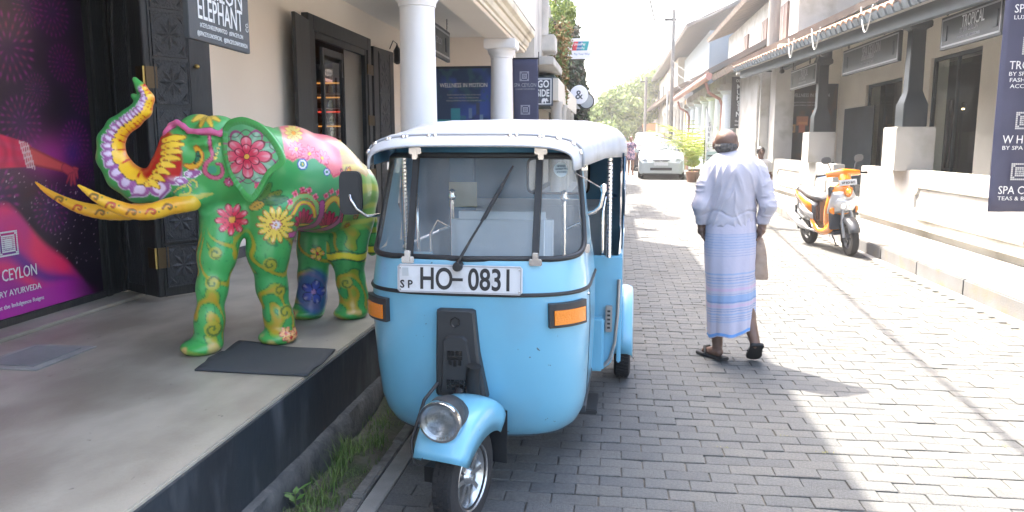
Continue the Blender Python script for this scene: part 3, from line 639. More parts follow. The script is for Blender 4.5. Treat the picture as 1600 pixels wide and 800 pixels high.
# ------------------------------------------------ right side: shop with dark timber veranda
RB = wroot('shop_building', (4.6, 14, 0), 'white shop with dark timber veranda posts, panelled parapet and tiled eave on the right', 'building')
WH2 = mat('limewash', (.50, .49, .46), .85, col2=(.42, .405, .375), dirt=(.30, .28, .24), dscale=2.2, scale=1.5, bump=.15, bscale=30)
CREAM2 = mat('veranda_cream', (.70, .66, .57), .8, col2=(.64, .60, .52), scale=1.2, bump=.1, bscale=25)
a = MB(); a.box(3.9, 4.1, 3.0, 12.9, .0, 1.15); a.box(3.9, 4.1, 14.5, 21.6, 0, 1.13)
a.build('parapet', WH2, RB, bevel=.008)
a = MB(); a.box(3.82, 3.91, 3.0, 12.88, .42, .47); a.box(3.82, 3.91, 14.5, 21.5, .42, .47); a.build('plinth_band', WH2, RB, bevel=.01)
a = MB(); a.prism([(3.60, .0), (3.9, .0), (3.9, .33), (3.80, .33), (3.66, .20), (3.60, .19)], (0, 3, 0), (1, 0, 0), (0, 0, 1), (0, 1, 0), 9.9); a.build('base_slope', WH2, RB)
a = MB(); a.prism([(3.60, .0), (3.9, .0), (3.9, .33), (3.80, .33), (3.66, .20), (3.60, .19)], (0, 14.5, 0), (1, 0, 0), (0, 0, 1), (0, 1, 0), 7.); a.build('base_slope', WH2, RB)
def moulding_panel(y0, y1, z0, z1, x=3.9):
    c = .10; P = [(y0+c, z0), (y1-c, z0)]
    def arc(cy, cz, a0, a1): return [(cy+c*math.cos(R(t)), cz+c*math.sin(R(t))) for t in np.linspace(a0, a1, 7)]
    P = arc(y0, z0, 90, 0)[0:0]+[*arc(y1, z0, 180, 90), *arc(y1, z1, 270, 180), *arc(y0, z1, 360, 270), *arc(y0, z0, 90, 0)]
    pts = [(x-.004, p[0], p[1]) for p in P]; pts.append(pts[0]); pts.append(pts[1])
    MB().tube(pts, .026, 6, caps=False).build('moulding', WH2, RB)
moulding_panel(7.75, 10.6, .55, .95); moulding_panel(4.6, 7.3, .55, .95); moulding_panel(14.9, 15.7, .55, .93); moulding_panel(16.8, 19.2, .55, .93)
# entrance steps in the gap
a = MB(); a.box(3.9, 4.3, 12.9, 14.5, 0, .2); a.box(4.1, 6.2, 12.9, 14.5, 0, .40); a.build('entrance_step', CONC2, RB, bevel=.01)
a = MB(); a.box(4.1, 5.55, 3, 21.6, .3, .58); a.build('veranda_floor', CONC2, RB)
# back wall with openings (x = 5.4)
a = MB(); X0, X1 = 5.4, 5.7
for y0, y1, z0, z1 in [(3, 9.2, .5, 3.9), (9.2, 9.9, 2.5, 3.9), (9.9, 11.2, .5, 3.9), (11.2, 12.0, 2.35, 3.9), (11.2, 12.0, .5, .98), (12.0, 12.55, .5, 3.9), (12.55, 14.45, 2.95, 3.9), (14.45, 15.75, .5, 3.9), (15.75, 17.9, 2.75, 3.9), (17.9, 19.9, .5, 3.9)]: a.box(X0, X1, y0, y1, z0, z1)
wb = a.build('wall', CREAM2, RB)
a = MB(); a.box(3.95, 5.7, 19.9, 20.2, .5, 3.9); a.build('wall', CREAM2, RB)
a = MB(); a.box(3.86, 4.30, 19.7, 20.4, 0, 3.35); a.build('corner_pier', WH2, RB, bevel=.006)
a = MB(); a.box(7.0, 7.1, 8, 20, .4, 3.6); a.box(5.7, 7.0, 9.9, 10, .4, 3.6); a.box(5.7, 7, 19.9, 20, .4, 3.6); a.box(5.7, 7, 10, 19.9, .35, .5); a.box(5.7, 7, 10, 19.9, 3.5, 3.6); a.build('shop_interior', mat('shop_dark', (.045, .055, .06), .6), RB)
# fittings: dark doors, windows
def glazed(y0, y1, z0, z1, bars, m=BLUEGREY, x=5.45, name='window'):
    f = MB(); t = .06
    f.box(x, x+.06, y0, y0+t, z0, z1); f.box(x, x+.06, y1-t, y1, z0, z1); f.box(x, x+.06, y0+t, y1-t, z1-t, z1); f.box(x, x+.06, y0+t, y1-t, z0, z0+t)
    for b in bars: f.box(x+.005, x+.055, y0+(y1-y0)*b-.02, y0+(y1-y0)*b+.02, z0+t, z1-t)
    o = f.build(name, m, RB, bevel=.004); wsub(o, RB)
    MB().box(x+.025, x+.03, y0+t, y1-t, z0+t, z1-t).build('pane', GLASS, o); return o
glazed(12.55, 14.45, .58, 2.95, [.5], name='door'); glazed(15.75, 17.9, .58, 2.75, [.5], name='door'); glazed(11.2, 12.0, .98, 2.35, []); glazed(9.2, 9.9, .98, 2.5, [])
for y in (13.42, 13.58): MB().tube([(5.40, y, 1.1), (5.40, y, 2.2)], .02, 8).build('pull_bar', DARKMETAL, RB)
MB().box(5.37, 5.395, 17.2, 19.3, .6, 2.30).build('shutter_board', BLUEGREY, RB, bevel=.005)
# warm lamp and goods inside the middle door
sp = wroot('spot_lamp', (6.2, 16.9, 2.35), 'small warm lit spotlight glowing inside the middle dark doorway on the right', 'lamp')
a = MB(); a.lathe([(.005, -.06), (.045, -.04), (.045, .03), (.005, .05)], (6.2, 16.9, 2.4), 10); a.build('lamp_housing', DARKMETAL, sp); a = MB(); a.lathe([(.002, -.07), (.03, -.065), (.03, -.06), (.002, -.059)], (6.2, 16.9, 2.4), 10); a.build('bulb', mat('bulb_glow', (1, .7, .3), .5, emit=(1, .55, .2, 4)), sp)
sp2 = wroot('spot_lamp', (5.9, 14.2, 2.1), 'tiny warm lit spotlight glowing inside the near dark glass doorway on the right', 'lamp')
a = MB(); a.lathe([(.005, -.05), (.03, -.03), (.03, .03), (.005, .05)], (5.9, 14.25, 2.14), 10); a.build('lamp_housing', DARKMETAL, sp2); a = MB(); a.lathe([(.002, -.07), (.022, -.065), (.022, -.055), (.002, -.05)], (5.9, 14.25, 2.14), 10); a.build('bulb', mat('bulb_glow', (1, .7, .3)), sp2)
gd = wroot('garment_display', (5.9, 16.2, .5), 'orange and cream sarong garment hanging on display inside the middle dark doorway', 'garment')
a = MB(); rows = []
for i in range(10):
    t = i/9; rows.append([(5.95+.05*math.sin(s*1.3+t*2), 15.95+.045*s*(1+.25*t)-.02*t, 2.45-1.15*t) for s in range(9)])
a.grid(rows); cgo = a.build('cloth', mat('orange_cloth', (.30, .10, .03), .8, col2=(.45, .30, .16), scale=6, stretch=(1, 1, .3)), gd, smooth=180); cgo.modifiers.new('s', 'SOLIDIFY').thickness = .01
MB().tube([(5.97, 15.9, 2.47), (5.97, 16.4, 2.47)], .012, 6).build('hanger', DARKMETAL, gd)
# posts on pedestals
def post(x, y, lean=0):
    p = MB(); p.box(x-.26, x+.24, y-.26, y+.26, 1.13, 1.72); c = p.build('pedestal', WH2, RB, bevel=.012)
    q = MB(); q.lathe([(.175, 1.72), (.175, 2.02), (.135, 2.12), (.108, 2.2), (.10, 3.0), (.165, 3.03), (.165, 3.10), (.14, 3.13), (.14, 3.32)], (0, 0, 0), 4); q.v = [((v[0]*math.cos(PI/4)-v[1]*math.sin(PI/4))*1.25+x, (v[0]*math.sin(PI/4)+v[1]*math.cos(PI/4))*1.25+y, v[2]) for v in q.v]
    q.build('post', mat('dark_post_paint', (.018, .026, .032), .4), RB, bevel=.008)
    return c
post(4.0, 11.25); post(4.02, 16.05); post(4.0, 6.3)
# the eave line drifts outwards towards the far end as it does in the street
E0, E1 = Vector((3.72, 3.0, 3.02)), Vector((2.92, 20.2, 3.30)); eu = (E1-E0).normalized(); EL = (E1-E0).length
en = Vector((eu.y, -eu.x, 0)).normalized()       # inwards (+x)
slope = (en*1.0+Vector((0, 0, .42))).normalized(); sn_ = eu.cross(slope); sn_ = -sn_ if sn_.z < 0 else sn_
a = MB(); a.obox(E0+en*.16-Vector((0, 0, .20)), eu, (0, 0, 1), en, EL, .19, .10); a.build('fascia_beam', BLUEGREY, RB, bevel=.006)
a = MB(); a.obox(E0+en*.05-Vector((0, 0, .01)), eu, slope, -sn_, EL, 3.6, .05); a.build('roof_deck', mat('eave_soffit', (.42, .41, .38), .8), RB)
a = MB(); a.obox(Vector((3.93, 3, 3.25)), (0, 1, 0), (0, 0, 1), (1, 0, 0), 17, .14, .16); a.build('post_beam', BLUEGREY, RB, bevel=.006)
ntile = int(EL/.235); stuffT = MB(); tm = None
def tilegeo(W=.235, L=.34):
    P = []; F = []
    for j in range(2):
        for k in range(7):
            q = PI*k/6; r = .105 if j == 0 else .095; P.append((math.cos(q)*r*1.05, j*L, .02+math.sin(q)*r*.62+(.018 if j == 0 else 0)))
    for j in range(2):
        for k in range(7):
            q = PI*k/6; r = (.105 if j == 0 else .095)-.016; P.append((math.cos(q)*r*1.05, j*L, .005+math.sin(q)*r*.62+(.018 if j == 0 else 0)))
    for k in range(6): F += [(k, k+1, 8+k, 7+k), (14+k, 21+k, 22+k, 15+k), (k, 14+k, 15+k, k+1)]
    return P, F
tp, tf = tilegeo(); tme = bpy.data.meshes.new('roof_tile'); tme.from_pydata(tp, [], tf); tme.materials.append(TILEO)
tme2 = tme.copy(); tme2.materials[0] = TILE
base = Vector(RB['_w']); rotM = Matrix((eu, slope, sn_)).transposed().to_4x4()
roof = MB(); endcap = MB()
for i in range(ntile):
    for j in range(9):
        p = E0+eu*(.12+i*.235+random.uniform(-.008, .008))+slope*(j*.29-.02)+sn_*(.0)
        M_ = Matrix.Translation(p)@rotM
        if j < 1:
            o = bpy.data.objects.new('roof_tile', tme if random.random() < .7 else tme2); C.objects.link(o); o.parent = RB; o.matrix_basis = Matrix.Translation(-base)@M_@Matrix.Rotation(random.uniform(-.05, .05), 4, 'Z')
        else: roof.add([M_@Vector(v) for v in tp], tf)
tag(roof.build('roof_tiles', TILEO, RB, recalc=False), kind='stuff')
for i in range(ntile):      # mortared ends between the tile mouths
    p = E0+eu*(.015+i*.235)-sn_*.05
    endcap = MB().obox(p-slope*.03, eu, sn_, slope, .20, .115, .06); o = endcap.build('tile_end', mat('grey_tile_end', (.15, .18, .20), .8, col2=(.10, .12, .13), scale=8, bump=.3), RB, bevel=.012)
# hanging signs of the veranda
def vsign(y0, W, z0, H_, title, label, sub1, sub2, x=3.86):
    s_, o, u, v, n = board('hanging_sign', (x, y0+W, z0), (0, -1, -.005), (0, 0, 1), W, H_, .05, label, 'sign', mat('grey_sign_face', (.05, .058, .062), .45, col2=(.04, .047, .05), scale=3), mat('pale_grey_paint', (.4, .41, .42)), .035)
    text(title, H_*.50, SIGNG2 if x > 3.8 and title != 'TROPICAL' else SIGNW if title == 'TROPICAL' and W < 1.7 else SIGNG2, s_, o+u*W*.56+v*H_*.52+n*.004, u, v, 'CENTER', .62 if title == 'TROPICAL' else .7)
    text(sub1, H_*.2, SIGNG2, s_, o+u*W*.5+v*H_*.38+n*.004, u, v, 'CENTER', .8); text(sub2, H_*.12, SIGNG2, s_, o+u*W*.5+v*H_*.2+n*.004, u, v, 'CENTER', .95)
    for q in (.09, .91):
        a = MB(); a.obox(o+u*(W*q-.05)+v*H_*.25, u, v, n, .1, H_*.45, .01); a.build('end_emblem', SIGNG, s_)
    for q in (.15, .8):
        p = o+u*W*q+v*H_; a = MB(); a.tube([p+Vector((-.025, 0, .045)), Vector((p.x-.025, p.y, 3.34))], .008, 6); a.build('hanging_rod', DARKMETAL, s_)
        a = MB(); a.tube([p+Vector((-.025, .035*math.cos(t*PI/5), .035+.035*math.sin(t*PI/5))) for t in range(11)], .006, 5); a.build('ring', DARKMETAL, s_)
    return s_
vsign(8.6, 1.5, 2.60, .38, 'TROPICAL', 'large grey hanging sign reading TROPICAL nearest the navy banner on the right', 'BY SPA CEYLON', 'FASHION AND ACCESSORIES')
vsign(11.5, 2.65, 2.64, .42, 'SPA CEYLON', 'long grey hanging sign reading SPA CEYLON between the two dark veranda posts', 'LUXURY AYURVEDA', 'TEAS, BATH AND WELLNESS')
vsign(15.9, 2.25, 2.66, .42, 'TROPICAL', 'smaller far grey hanging sign reading TROPICAL left of the far veranda post', 'BY SPA CEYLON', 'FASHION AND ACCESSORIES')
# far end-wall poster
we2 = wroot('wall_poster', (4.6, 19.88, 1.1), 'black wall poster headed WELLNESS IN MOTION with orange boxes at the veranda end', 'poster')
def wim2(a, b):
    c = np.tile(np.array([.012, .016, .020]), (len(a), 1)); n = vnoise(np.stack([a*4, b*4, 0*a], 1), 2, 8); c = mixc(c, (.05, .025, .015), sm(n, .5, .8))
    for x0, x1, y0, y1, col in [(.12, .26, .42, .52, (.50, .27, .10)), (.15, .23, .44, .5, (.1, .05, .03)), (.28, .5, .50, .62, (.45, .16, .07)), (.33, .44, .42, .52, (.5, .13, .06)), (.52, .74, .40, .60, (.38, .10, .05)), (.56, .70, .56, .70, (.42, .14, .06)), (.54, .66, .44, .47, (.6, .35, .2)), (.3, .48, .52, .55, (.6, .25, .1))]: c = mixc(c, col, ((a > x0) & (a < x1) & (b > y0) & (b < y1))*.9)
    return c
paint_grid('print', (4.08, 19.885, .95), (1, 0, 0), (0, 0, 1), 1.25, 1.95, 60, 90, wim2, we2, paintmat('matt_print', .5, 0.), we2['_w'])
MB().box(4.05, 5.36, 19.887, 19.897, .9, 2.93).build('poster_frame', mat('poster_edge', (.02, .03, .04)), we2)
text('WELLNESS IN MOTION', .12, SIGNG2, we2, (4.72, 19.878, 2.62), (1, 0, 0), V, 'CENTER', .72)
for k in range(2): text('guided wellness rituals to carry anywhere', .05, SIGNG2, we2, (4.72, 19.878, 2.48-k*.07), (1, 0, 0), V, 'CENTER', .9)
# camera-side banner on the right with pipe
bn2 = cloth_banner('street_banner', 3.29, 3.85, 7.3, .90, 2.95, 'tall navy banner listing TROPICAL, WHITE and SPA CEYLON at the right edge', lean=0)
for (z, t1, subs) in [(2.60, 'SPA CEYLON', ['LUXURY AYURVEDA']), (2.13, 'TROPICAL', ['BY SPA CEYLON', 'FASHION &', 'ACCESSORIES']), (1.50, 'W H I T E', ['BY SPA CEYLON']), (1.06, 'SPA CEYLON', ['TEAS & BATH'])]:
    yy = 7.262
    text(t1, .10, SIGNW, bn2, (3.35, yy, z), (1, 0, 0), V, 'LEFT', .82)
    for k, s_ in enumerate(subs): text(s_, .048, SIGNW, bn2, (3.35+.01*k, yy, z-.055-k*.052), (1, 0, 0), V, 'LEFT', 1.15)
    if z < 2.6: emblem(bn2, (3.44, yy, z+.12), (1, 0, 0), V, .15, mat('silver_print', (.5, .51, .52), .5))
MB().tube([(3.86, 7.33, .0), (3.86, 7.33, 3.2)], .03, 10).build('banner_pole', DARKMETAL, bn2)
pp_ = wroot('drain_pipe', (3.80, 7.5, .1), 'white drainpipe with black open end beside the navy banner on the right', 'pipe')
MB().tube([(3.84, 7.42, 2.9), (3.84, 7.42, .34), (3.82, 7.40, .26), (3.76, 7.36, .20)], .045, 14).build('pipe', mat('white_pvc', (.72, .72, .70), .4), pp_, smooth=60)
MB().tube([(3.765, 7.365, .203), (3.71, 7.335, .17)], .05, 14).build('pipe_end', mat('black_pvc', (.02, .02, .025), .4), pp_, smooth=60)
MB().tube([(3.74, 7.38, .17), (3.745, 7.38, .02)], .02, 6).build('pipe_bracket', DARKMETAL, pp_)
# kerb, white gutter strip
a = MB(); 
for i in range(16): a.box(3.45, 3.62, 2+i*1.2+.003, 3.197+i*1.2, -.1, .17+random.uniform(-.004, .004))
tag(a.build('kerb', mat('ochre_stained_kerb', (.150, .155, .160), .9, col2=(.125, .125, .125), dirt=(.19, .145, .08), dscale=3.5, scale=3, bump=.4, bscale=60), bevel=.012), kind='structure')
a = MB(); a.box(3.35, 3.448, 1, 13, -.1, .012); a.box(3.35+.2, 3.75, 13, 21, -.1, .02)
tag(a.build('gutter_strip', mat('white_cement', (.34, .335, .32), .8, col2=(.26, .25, .23), scale=3), bevel=.005), kind='structure')
a = MB(); a.box(3.6, 8, 21, 70, -.1, .28); a.box(3.6, 4.2, -4, 3, -.1, .2); tag(a.build('right_pavement', CONC2), kind='structure')
# loose eave wires
for (y, s_) in [(10.9, 1), (13.1, 1.1), (14.6, .9)]:
    e = E0.lerp(E1, (y-3)/17.2); a = MB(); a.tube([e+Vector((-.05, t*.5*s_, .14-.34*math.sin(PI*t)+.05*t)) for t in np.linspace(0, 1, 10)], .009, 6)
    tag(a.build('cable', mat('white_cable', (.6, .6, .58), .5), smooth=60), {10.9: 'white cable looped under the tile eave, nearest of the three', 13.1: 'white cable looped under the tile eave, middle one', 14.6: 'white cable looped under the tile eave, farthest of the three'}[y], 'cable', 'cables looped under the eave')
for y in (12.6, 15.0, 18.5):
    p = Vector((3.75, y, 3.12)); s_ = wroot('eave_spotlight', tuple(p), {12.6: 'small dark spotlight under the eave above the long grey sign', 15.0: 'small dark spotlight under the eave beside the far post', 18.5: 'small dark spotlight under the far end of the eave'}[y], 'spotlight', 'spotlights under the eave')
    a = MB(); a.lathe([(.02, 0), (.05, .01), (.05, .12), (.02, .13)], tuple(p), 10, 'y'); a.build('lamp_housing', DARKMETAL, s_); MB().tube([p+Vector((0, .05, 0)), p+Vector((0, .05, .1))], .012, 6).build('bracket', DARKMETAL, s_)

# ------------------------------------------------ buildings further along on the right
PINK = mat('pink_gutter_paint', (.38, .19, .16), .6); GREENB = mat('pale_green_paint', (.28, .38, .36), .7)
RX = mat('roof_sheet_grey', (.10, .105, .105), .8, col2=(.16, .13, .11), scale=2, bump=.3, stretch=(.3, 4, 1))
RT = mat('old_clay_roof', (.14, .11, .09), .9, col2=(.22, .17, .13), scale=2, bump=.6, bscale=14, stretch=(1, 3, 1))
WW = mat('old_white_wall', (.68, .66, .61), .85, col2=(.60, .57, .50), scale=.8, bump=.1)
def roofslab(par, p0, p1, run, rise, th=.12, m=RT, name='roof'):
    p0, p1 = Vector(p0), Vector(p1); u = (p1-p0); L = u.length; u.normalize(); n = Vector((1, 0, 0)); s_ = (n*run+Vector((0, 0, rise))); W = s_.length; s_.normalize(); nn = u.cross(s_); nn = -nn if nn.z < 0 else nn
    o = MB().obox(p0, u, s_, nn, L, W, th).build(name, m, par); wsub(o, par)
    # tile courses as raised ribs
    a = MB(); k = int(L/.3)
    for i in range(k): a.obox(p0+u*(i*.3+.05)+nn*th, u, s_, nn, .16, W, .045)
    tag(a.build('tile_courses', m, o, recalc=False), kind='stuff'); return o
# plain white facade with gutter pipe
B2 = wroot('white_facade_house', (4.2, 22.0, 0), 'plain white plastered house front between the timber veranda and the grey colonnade', 'building')
a = MB(); a.box(3.65, 7, 20.45, 24.3, 0, 3.38); a.build('wall', WH2, B2)
roofslab(B2, (2.95, 20.3, 3.34), (2.95, 24.6, 3.38), 3.6, 1.7)
MB().tube([(3.0, 20.3, 3.22), (3.5, 20.36, 3.22), (3.58, 20.40, 3.1), (3.58, 20.40, .2)], .035, 8).build('drain_pipe', WH2, B2, smooth=60)
MB().tube([(3.45, 20.3, 3.28), (4.2, 20.3, 3.28)], .02, 6).build('bracket', DARKMETAL, B2)
# two storey block behind
B2u = wroot('two_storey_house', (6, 29, 0), 'tall white upper storey with three brown windows rising behind the right roofs', 'building')
a = MB(); a.box(4.8, 10, 22, 35, 0, 6.0); a.build('wall', WH2, B2u)
roofslab(B2u, (4.15, 20.5, 6.05), (4.15, 37, 6.05), 3.2, 1.2)
for y in (23.6, 26.6, 30.2):
    f = MB().box(4.74, 4.82, y-.45, y+.45, 4.25, 5.45).build('window', mat('brown_shutter', (.16, .09, .07), .6), B2u, bevel=.01); wsub(f, B2u)
    MB().box(4.70, 4.81, y-.55, y+.55, 4.15, 4.25).build('sill', WH2, f); MB().box(4.72, 4.75, y-.02, y+.02, 4.3, 5.4).build('stile', WH2, f)
B2v = wroot('rear_house', (9, 17, 0), 'white house wall with brown boarded eave rising above the tiled veranda roof', 'building')
a = MB(); a.box(6.6, 11, 10, 21.5, 3.2, 7.2); a.build('wall', WH2, B2v); roofslab(B2v, (5.6, 9.6, 5.75), (5.6, 17.5, 5.75), 2.4, 1.0)
a = MB()
for k in range(5): MB().box(5.58+k*.02, 5.62+k*.02, 11+k*1.3, 12.25+k*1.3, 5.45, 5.72).build('eave_board', mat('brown_board', (.20, .12, .09), .7), B2v)
# colonnade building with pink gutter
B3 = wroot('colonnade_building', (3.6, 29, 0), 'pale colonnaded building with pink gutter and a row of round white columns', 'building')
a = MB(); a.box(5.2, 9, 24.6, 38, 0, 3.6); a.build('wall', mat('grey_green_wall', (.34, .38, .37), .8, col2=(.28, .32, .31), scale=1), B3)  # grey-green wall behind the columns, slightly mottled
a = MB(); a.box(3.45, 3.75, 24.6, 38, .28, .95); a.build('low_wall', GREENB, B3)
for y in np.arange(27, 38, 1.6): MB().box(5.14, 5.22, y, y+.8, .9, 2.9).build('window', mat('far_window', (.08, .1, .1), .4), B3)
a = MB(); a.box(3.35, 3.75, 24.6, 38, 3.3, 3.6); a.build('beam', WH2, B3)
for y in (25.2, 27.0, 28.9, 31.0, 33.4, 35.6, 37.6):
    c = MB().lathe([(.25, .95), (.24, 1.2), (.21, 2.9), (.21, 3.0), (.29, 3.06), (.29, 3.12)], (3.55, y, 0), 16).build('column', mat('blue_white_column', (.62, .66, .68), .7), B3, smooth=50); wsub(c, B3)
    MB().box(3.2, 3.88, y-.36, y+.36, 3.122, 3.30).build('capital', WH2, c, bevel=.02)
MB().tube([(2.82, 24.5, 3.52), (2.82, 38, 3.60)], .11, 10).build('gutter', PINK, B3, smooth=60)
MB().tube([(2.85, 25.6, 3.4), (2.95, 25.6, 3.1), (3.3, 25.6, 2.9), (3.38, 25.6, 2.7), (3.38, 25.6, .3)], .05, 8).build('downpipe', PINK, B3, smooth=60)
MB().tube([(2.85, 36.6, 3.4), (2.95, 36.6, 3.1), (3.3, 36.6, 2.9), (3.38, 36.6, 2.7), (3.38, 36.6, .3)], .05, 8).build('downpipe', PINK, B3, smooth=60)
roofslab(B3, (2.85, 24.5, 3.58), (2.85, 38, 3.66), 4.2, 2.2, m=RX)
ms, o, u, v, n = board('street_sign', (3.42, 23.9, 1.95), (1, 0, 0), (0, 0, 1), .42, 1.5, .05, 'tall black vertical sign reading MUHSIN on the colonnade', 'sign', mat('sign_black', (.04, .04, .045), .6))
text('OLD', .12, SIGNW, ms, o+u*.21+v*1.34+n*.003, u, v, 'CENTER', .8)
for k, ch in enumerate('MUHSIN'): text(ch, .2, SIGNW, ms, o+u*.21+v*(1.14-k*.16)+n*.003, u, v, 'CENTER', .9, bold=.003)
text('Hotel', .09, SIGNW, ms, o+u*.21+v*.18+n*.003, u, v, 'CENTER', .8); text('ROOMS', .06, SIGNW, ms, o+u*.21+v*.07+n*.003, u, v, 'CENTER', .8)
# feather flag
ff = wroot('feather_flag', (2.85, 25.2, 0), 'white feather flag with dark lettering standing before the colonnade', 'flag')
a = MB(); a.grid([[(2.85+.5*s*(1-t)**.7+.02*math.sin(t*6), 25.2, .6+2.0*t) for s in (0, .5, 1)] for t in np.linspace(0, 1, 12)]); c_ = a.build('cloth', mat('white_cloth', (.7, .7, .7), .8), ff, smooth=180); c_.modifiers.new('s', 'SOLIDIFY').thickness = .006
MB().tube([(2.84, 25.21, 0), (2.84, 25.21, 2.65)], .015, 6).build('pole', DARKMETAL, ff)
for k, ch in enumerate('SURFING'): text(ch, .16, mat('dark_print', (.05, .06, .08), .6), ff, (2.97-.02*k*.3, 25.18, 2.05-k*.17), (1, 0, 0), V, 'CENTER', .8)
# next houses: brown roofs, cream columns, two storeys
B4 = wroot('columned_house', (3.6, 46, 0), 'cream house with brown tiled eave and slim white columns beyond the pink gutter', 'building')
a = MB(); a.box(4.6, 9, 38.4, 56, 0, 4.0); a.build('wall', mat('tan_wall', (.48, .42, .33), .8), B4)
for y in (39, 41, 43.2, 45.6, 48.4, 51.6, 55): 
    MB().lathe([(.17, .3), (.16, 3.3), (.24, 3.4), (.24, 3.55)], (3.5, y, 0), 10).build('column', WH2, B4, smooth=60)
for y in (39.9, 42, 44.3, 47): MB().box(4.54, 4.62, y, y+1.1, .4, 3.1).build('door', mat('far_door', (.11, .10, .12), .6), B4)
a = MB(); a.box(3.3, 3.7, 38.4, 56, 3.55, 3.95); a.build('beam', WH2, B4)
a = MB(); a.box(3.35, 3.75, 38.3, 38.9, .2, 3.6); a.build('orange_pier', mat('apricot_paint', (.52, .34, .17), .8), B4)
roofslab(B4, (2.75, 38.3, 3.95), (2.75, 56.4, 4.05), 3.2, 1.6)
B5 = wroot('gabled_house', (6, 62, 0), 'grey two storey house with long pitched roof and dark windows near the trees', 'building')
a = MB(); a.box(4.0, 10, 52, 78, 0, 7.0); a.build('wall', mat('grey_tan_wall', (.36, .33, .27), .8, col2=(.28, .26, .21), scale=1), B5)
roofslab(B5, (3.3, 38, 6.9), (3.3, 80, 7.15), 4.5, 2.0, m=RX)
a = MB(); a.box(4.4, 9, 38.5, 52, 4.0, 6.8); a.build('upper_wall', mat('slate_blue_wall', (.22, .26, .29), .8), B5)
for y in (56, 61, 66, 72): MB().box(3.94, 4.02, y, y+1.6, 4.6, 6.2).build('window', mat('far_window', (.08, .1, .1)), B5)
roofslab(B5, (2.9, 57, 4.3), (2.9, 80, 4.35), 1.3, .6)
B6 = wroot('end_house', (3.2, 90, 0), 'small far house with orange door and brown roof at the street end', 'building')
a = MB(); a.box(2.6, 10, 82, 100, 0, 4.2); a.build('wall', WW, B6); MB().box(2.75, 4.4, 81.9, 81.98, .6, 3.6).build('door', mat('orange_door', (.5, .2, .06), .7), B6)
a = MB(); a.prism([(0, 0), (7.5, 0), (7.5, 3.4), (0, .1)], (1.7, 81.6, 4.2), (1, 0, 0), (0, 0, 1), (0, 1, 0), 19); a.build('roof', RT, B6)
# poles
def pole(x, y, h, r0, r1, label, arms=()):
    p = wroot('utility_pole', (x, y, 0), label, 'utility pole'); MB().tube([(x, y, 0), (x, y, h)], [r0, r1], 10).build('pole', mat('weathered_pole', (.22, .21, .19), .9, col2=(.15, .14, .13), scale=6, stretch=(2, 2, .2)), p, smooth=60)
    for z, l in arms: MB().box(x-l, x+l*.3, y-.06, y+.06, z, z+.1).build('cross_arm', DARKMETAL, p); MB().lathe([(.02, 0), (.05, .03), (.03, .08), (.05, .12), (.02, .15)], (x-l*.9, y, z+.1), 8).build('insulator', WH2, p, smooth=60)
    return p
pole(2.52, 36.0, 7.4, .10, .08, 'weathered grey utility pole rising behind the white hatchback', [(6.9, .4)])
pp2 = tag(MB().tube([(2.32, 35.7, .1), (2.32, 35.7, 4.6)], .04, 8).build('conduit_pipe', mat('conduit_grey', (.45, .45, .45), .5), smooth=60), 'thin pale conduit pipe standing just left of the far utility pole', 'pipe')
pole(3.95, 20.8, 6.2, .16, .14, 'thick grey pole rising through the tiled roofs on the right', [])
pole(2.2, 58, 6.3, .12, .1, 'slim far pole beside the brown roofed house', [(5.9, .4)])
for i, (p, q, sg_) in enumerate([((2.5, 36, 6.9), (4.1, 20.8, 6.0), .5), ((2.5, 36, 5.2), (3.0, 25, 3.8), .3), ((2.5, 36, 4.9), (2.9, 28, 3.7), .25), ((2.5, 36, 4.6), (2.85, 33, 3.7), .2)]):
    p, q = Vector(p), Vector(q); tag(MB().tube([p.lerp(q, t)-Vector((0, 0, sg_*4*t*(1-t))) for t in np.linspace(0, 1, 14)], .010, 5).build('overhead_wire', mat('wire_grey', (.12, .12, .12), .6)), ['thin overhead wire running from the far utility pole top to the thick grey pole', 'long slack wire from the far utility pole to the near end of the pink gutter', 'short overhead wire from the far utility pole to the pink gutter front', 'slack low overhead wire from the far utility pole to the pink gutter middle'][i], 'wire', 'wires from the far utility pole')
# thick overhead bundle that throws the long diagonal shadow
wp = [(2.954-.42*6+.0, 15.867+.42*6), (2.173-.42*6, 6.085+.42*6), (1.997-.42*6, 3.845+.42*6)]
dx, dy = (wp[0][0]-wp[2][0])/(wp[0][1]-wp[2][1]), 1
tag(MB().tube([(wp[0][0]+dx*14, wp[0][1]+14, 6.25), (wp[0][0]+dx*5, wp[0][1]+5, 6.03), (wp[0][0]+.03, wp[0][1], 5.93), (wp[1][0], wp[1][1], 6.0), (wp[2][0], wp[2][1], 6.05), (wp[2][0]-dx*10, wp[2][1]-10, 6.4)], .028, 8).build('overhead_cable', mat('cable_black', (.03, .03, .03), .6)), 'thick overhead cable bundle strung high along the street', 'cable')

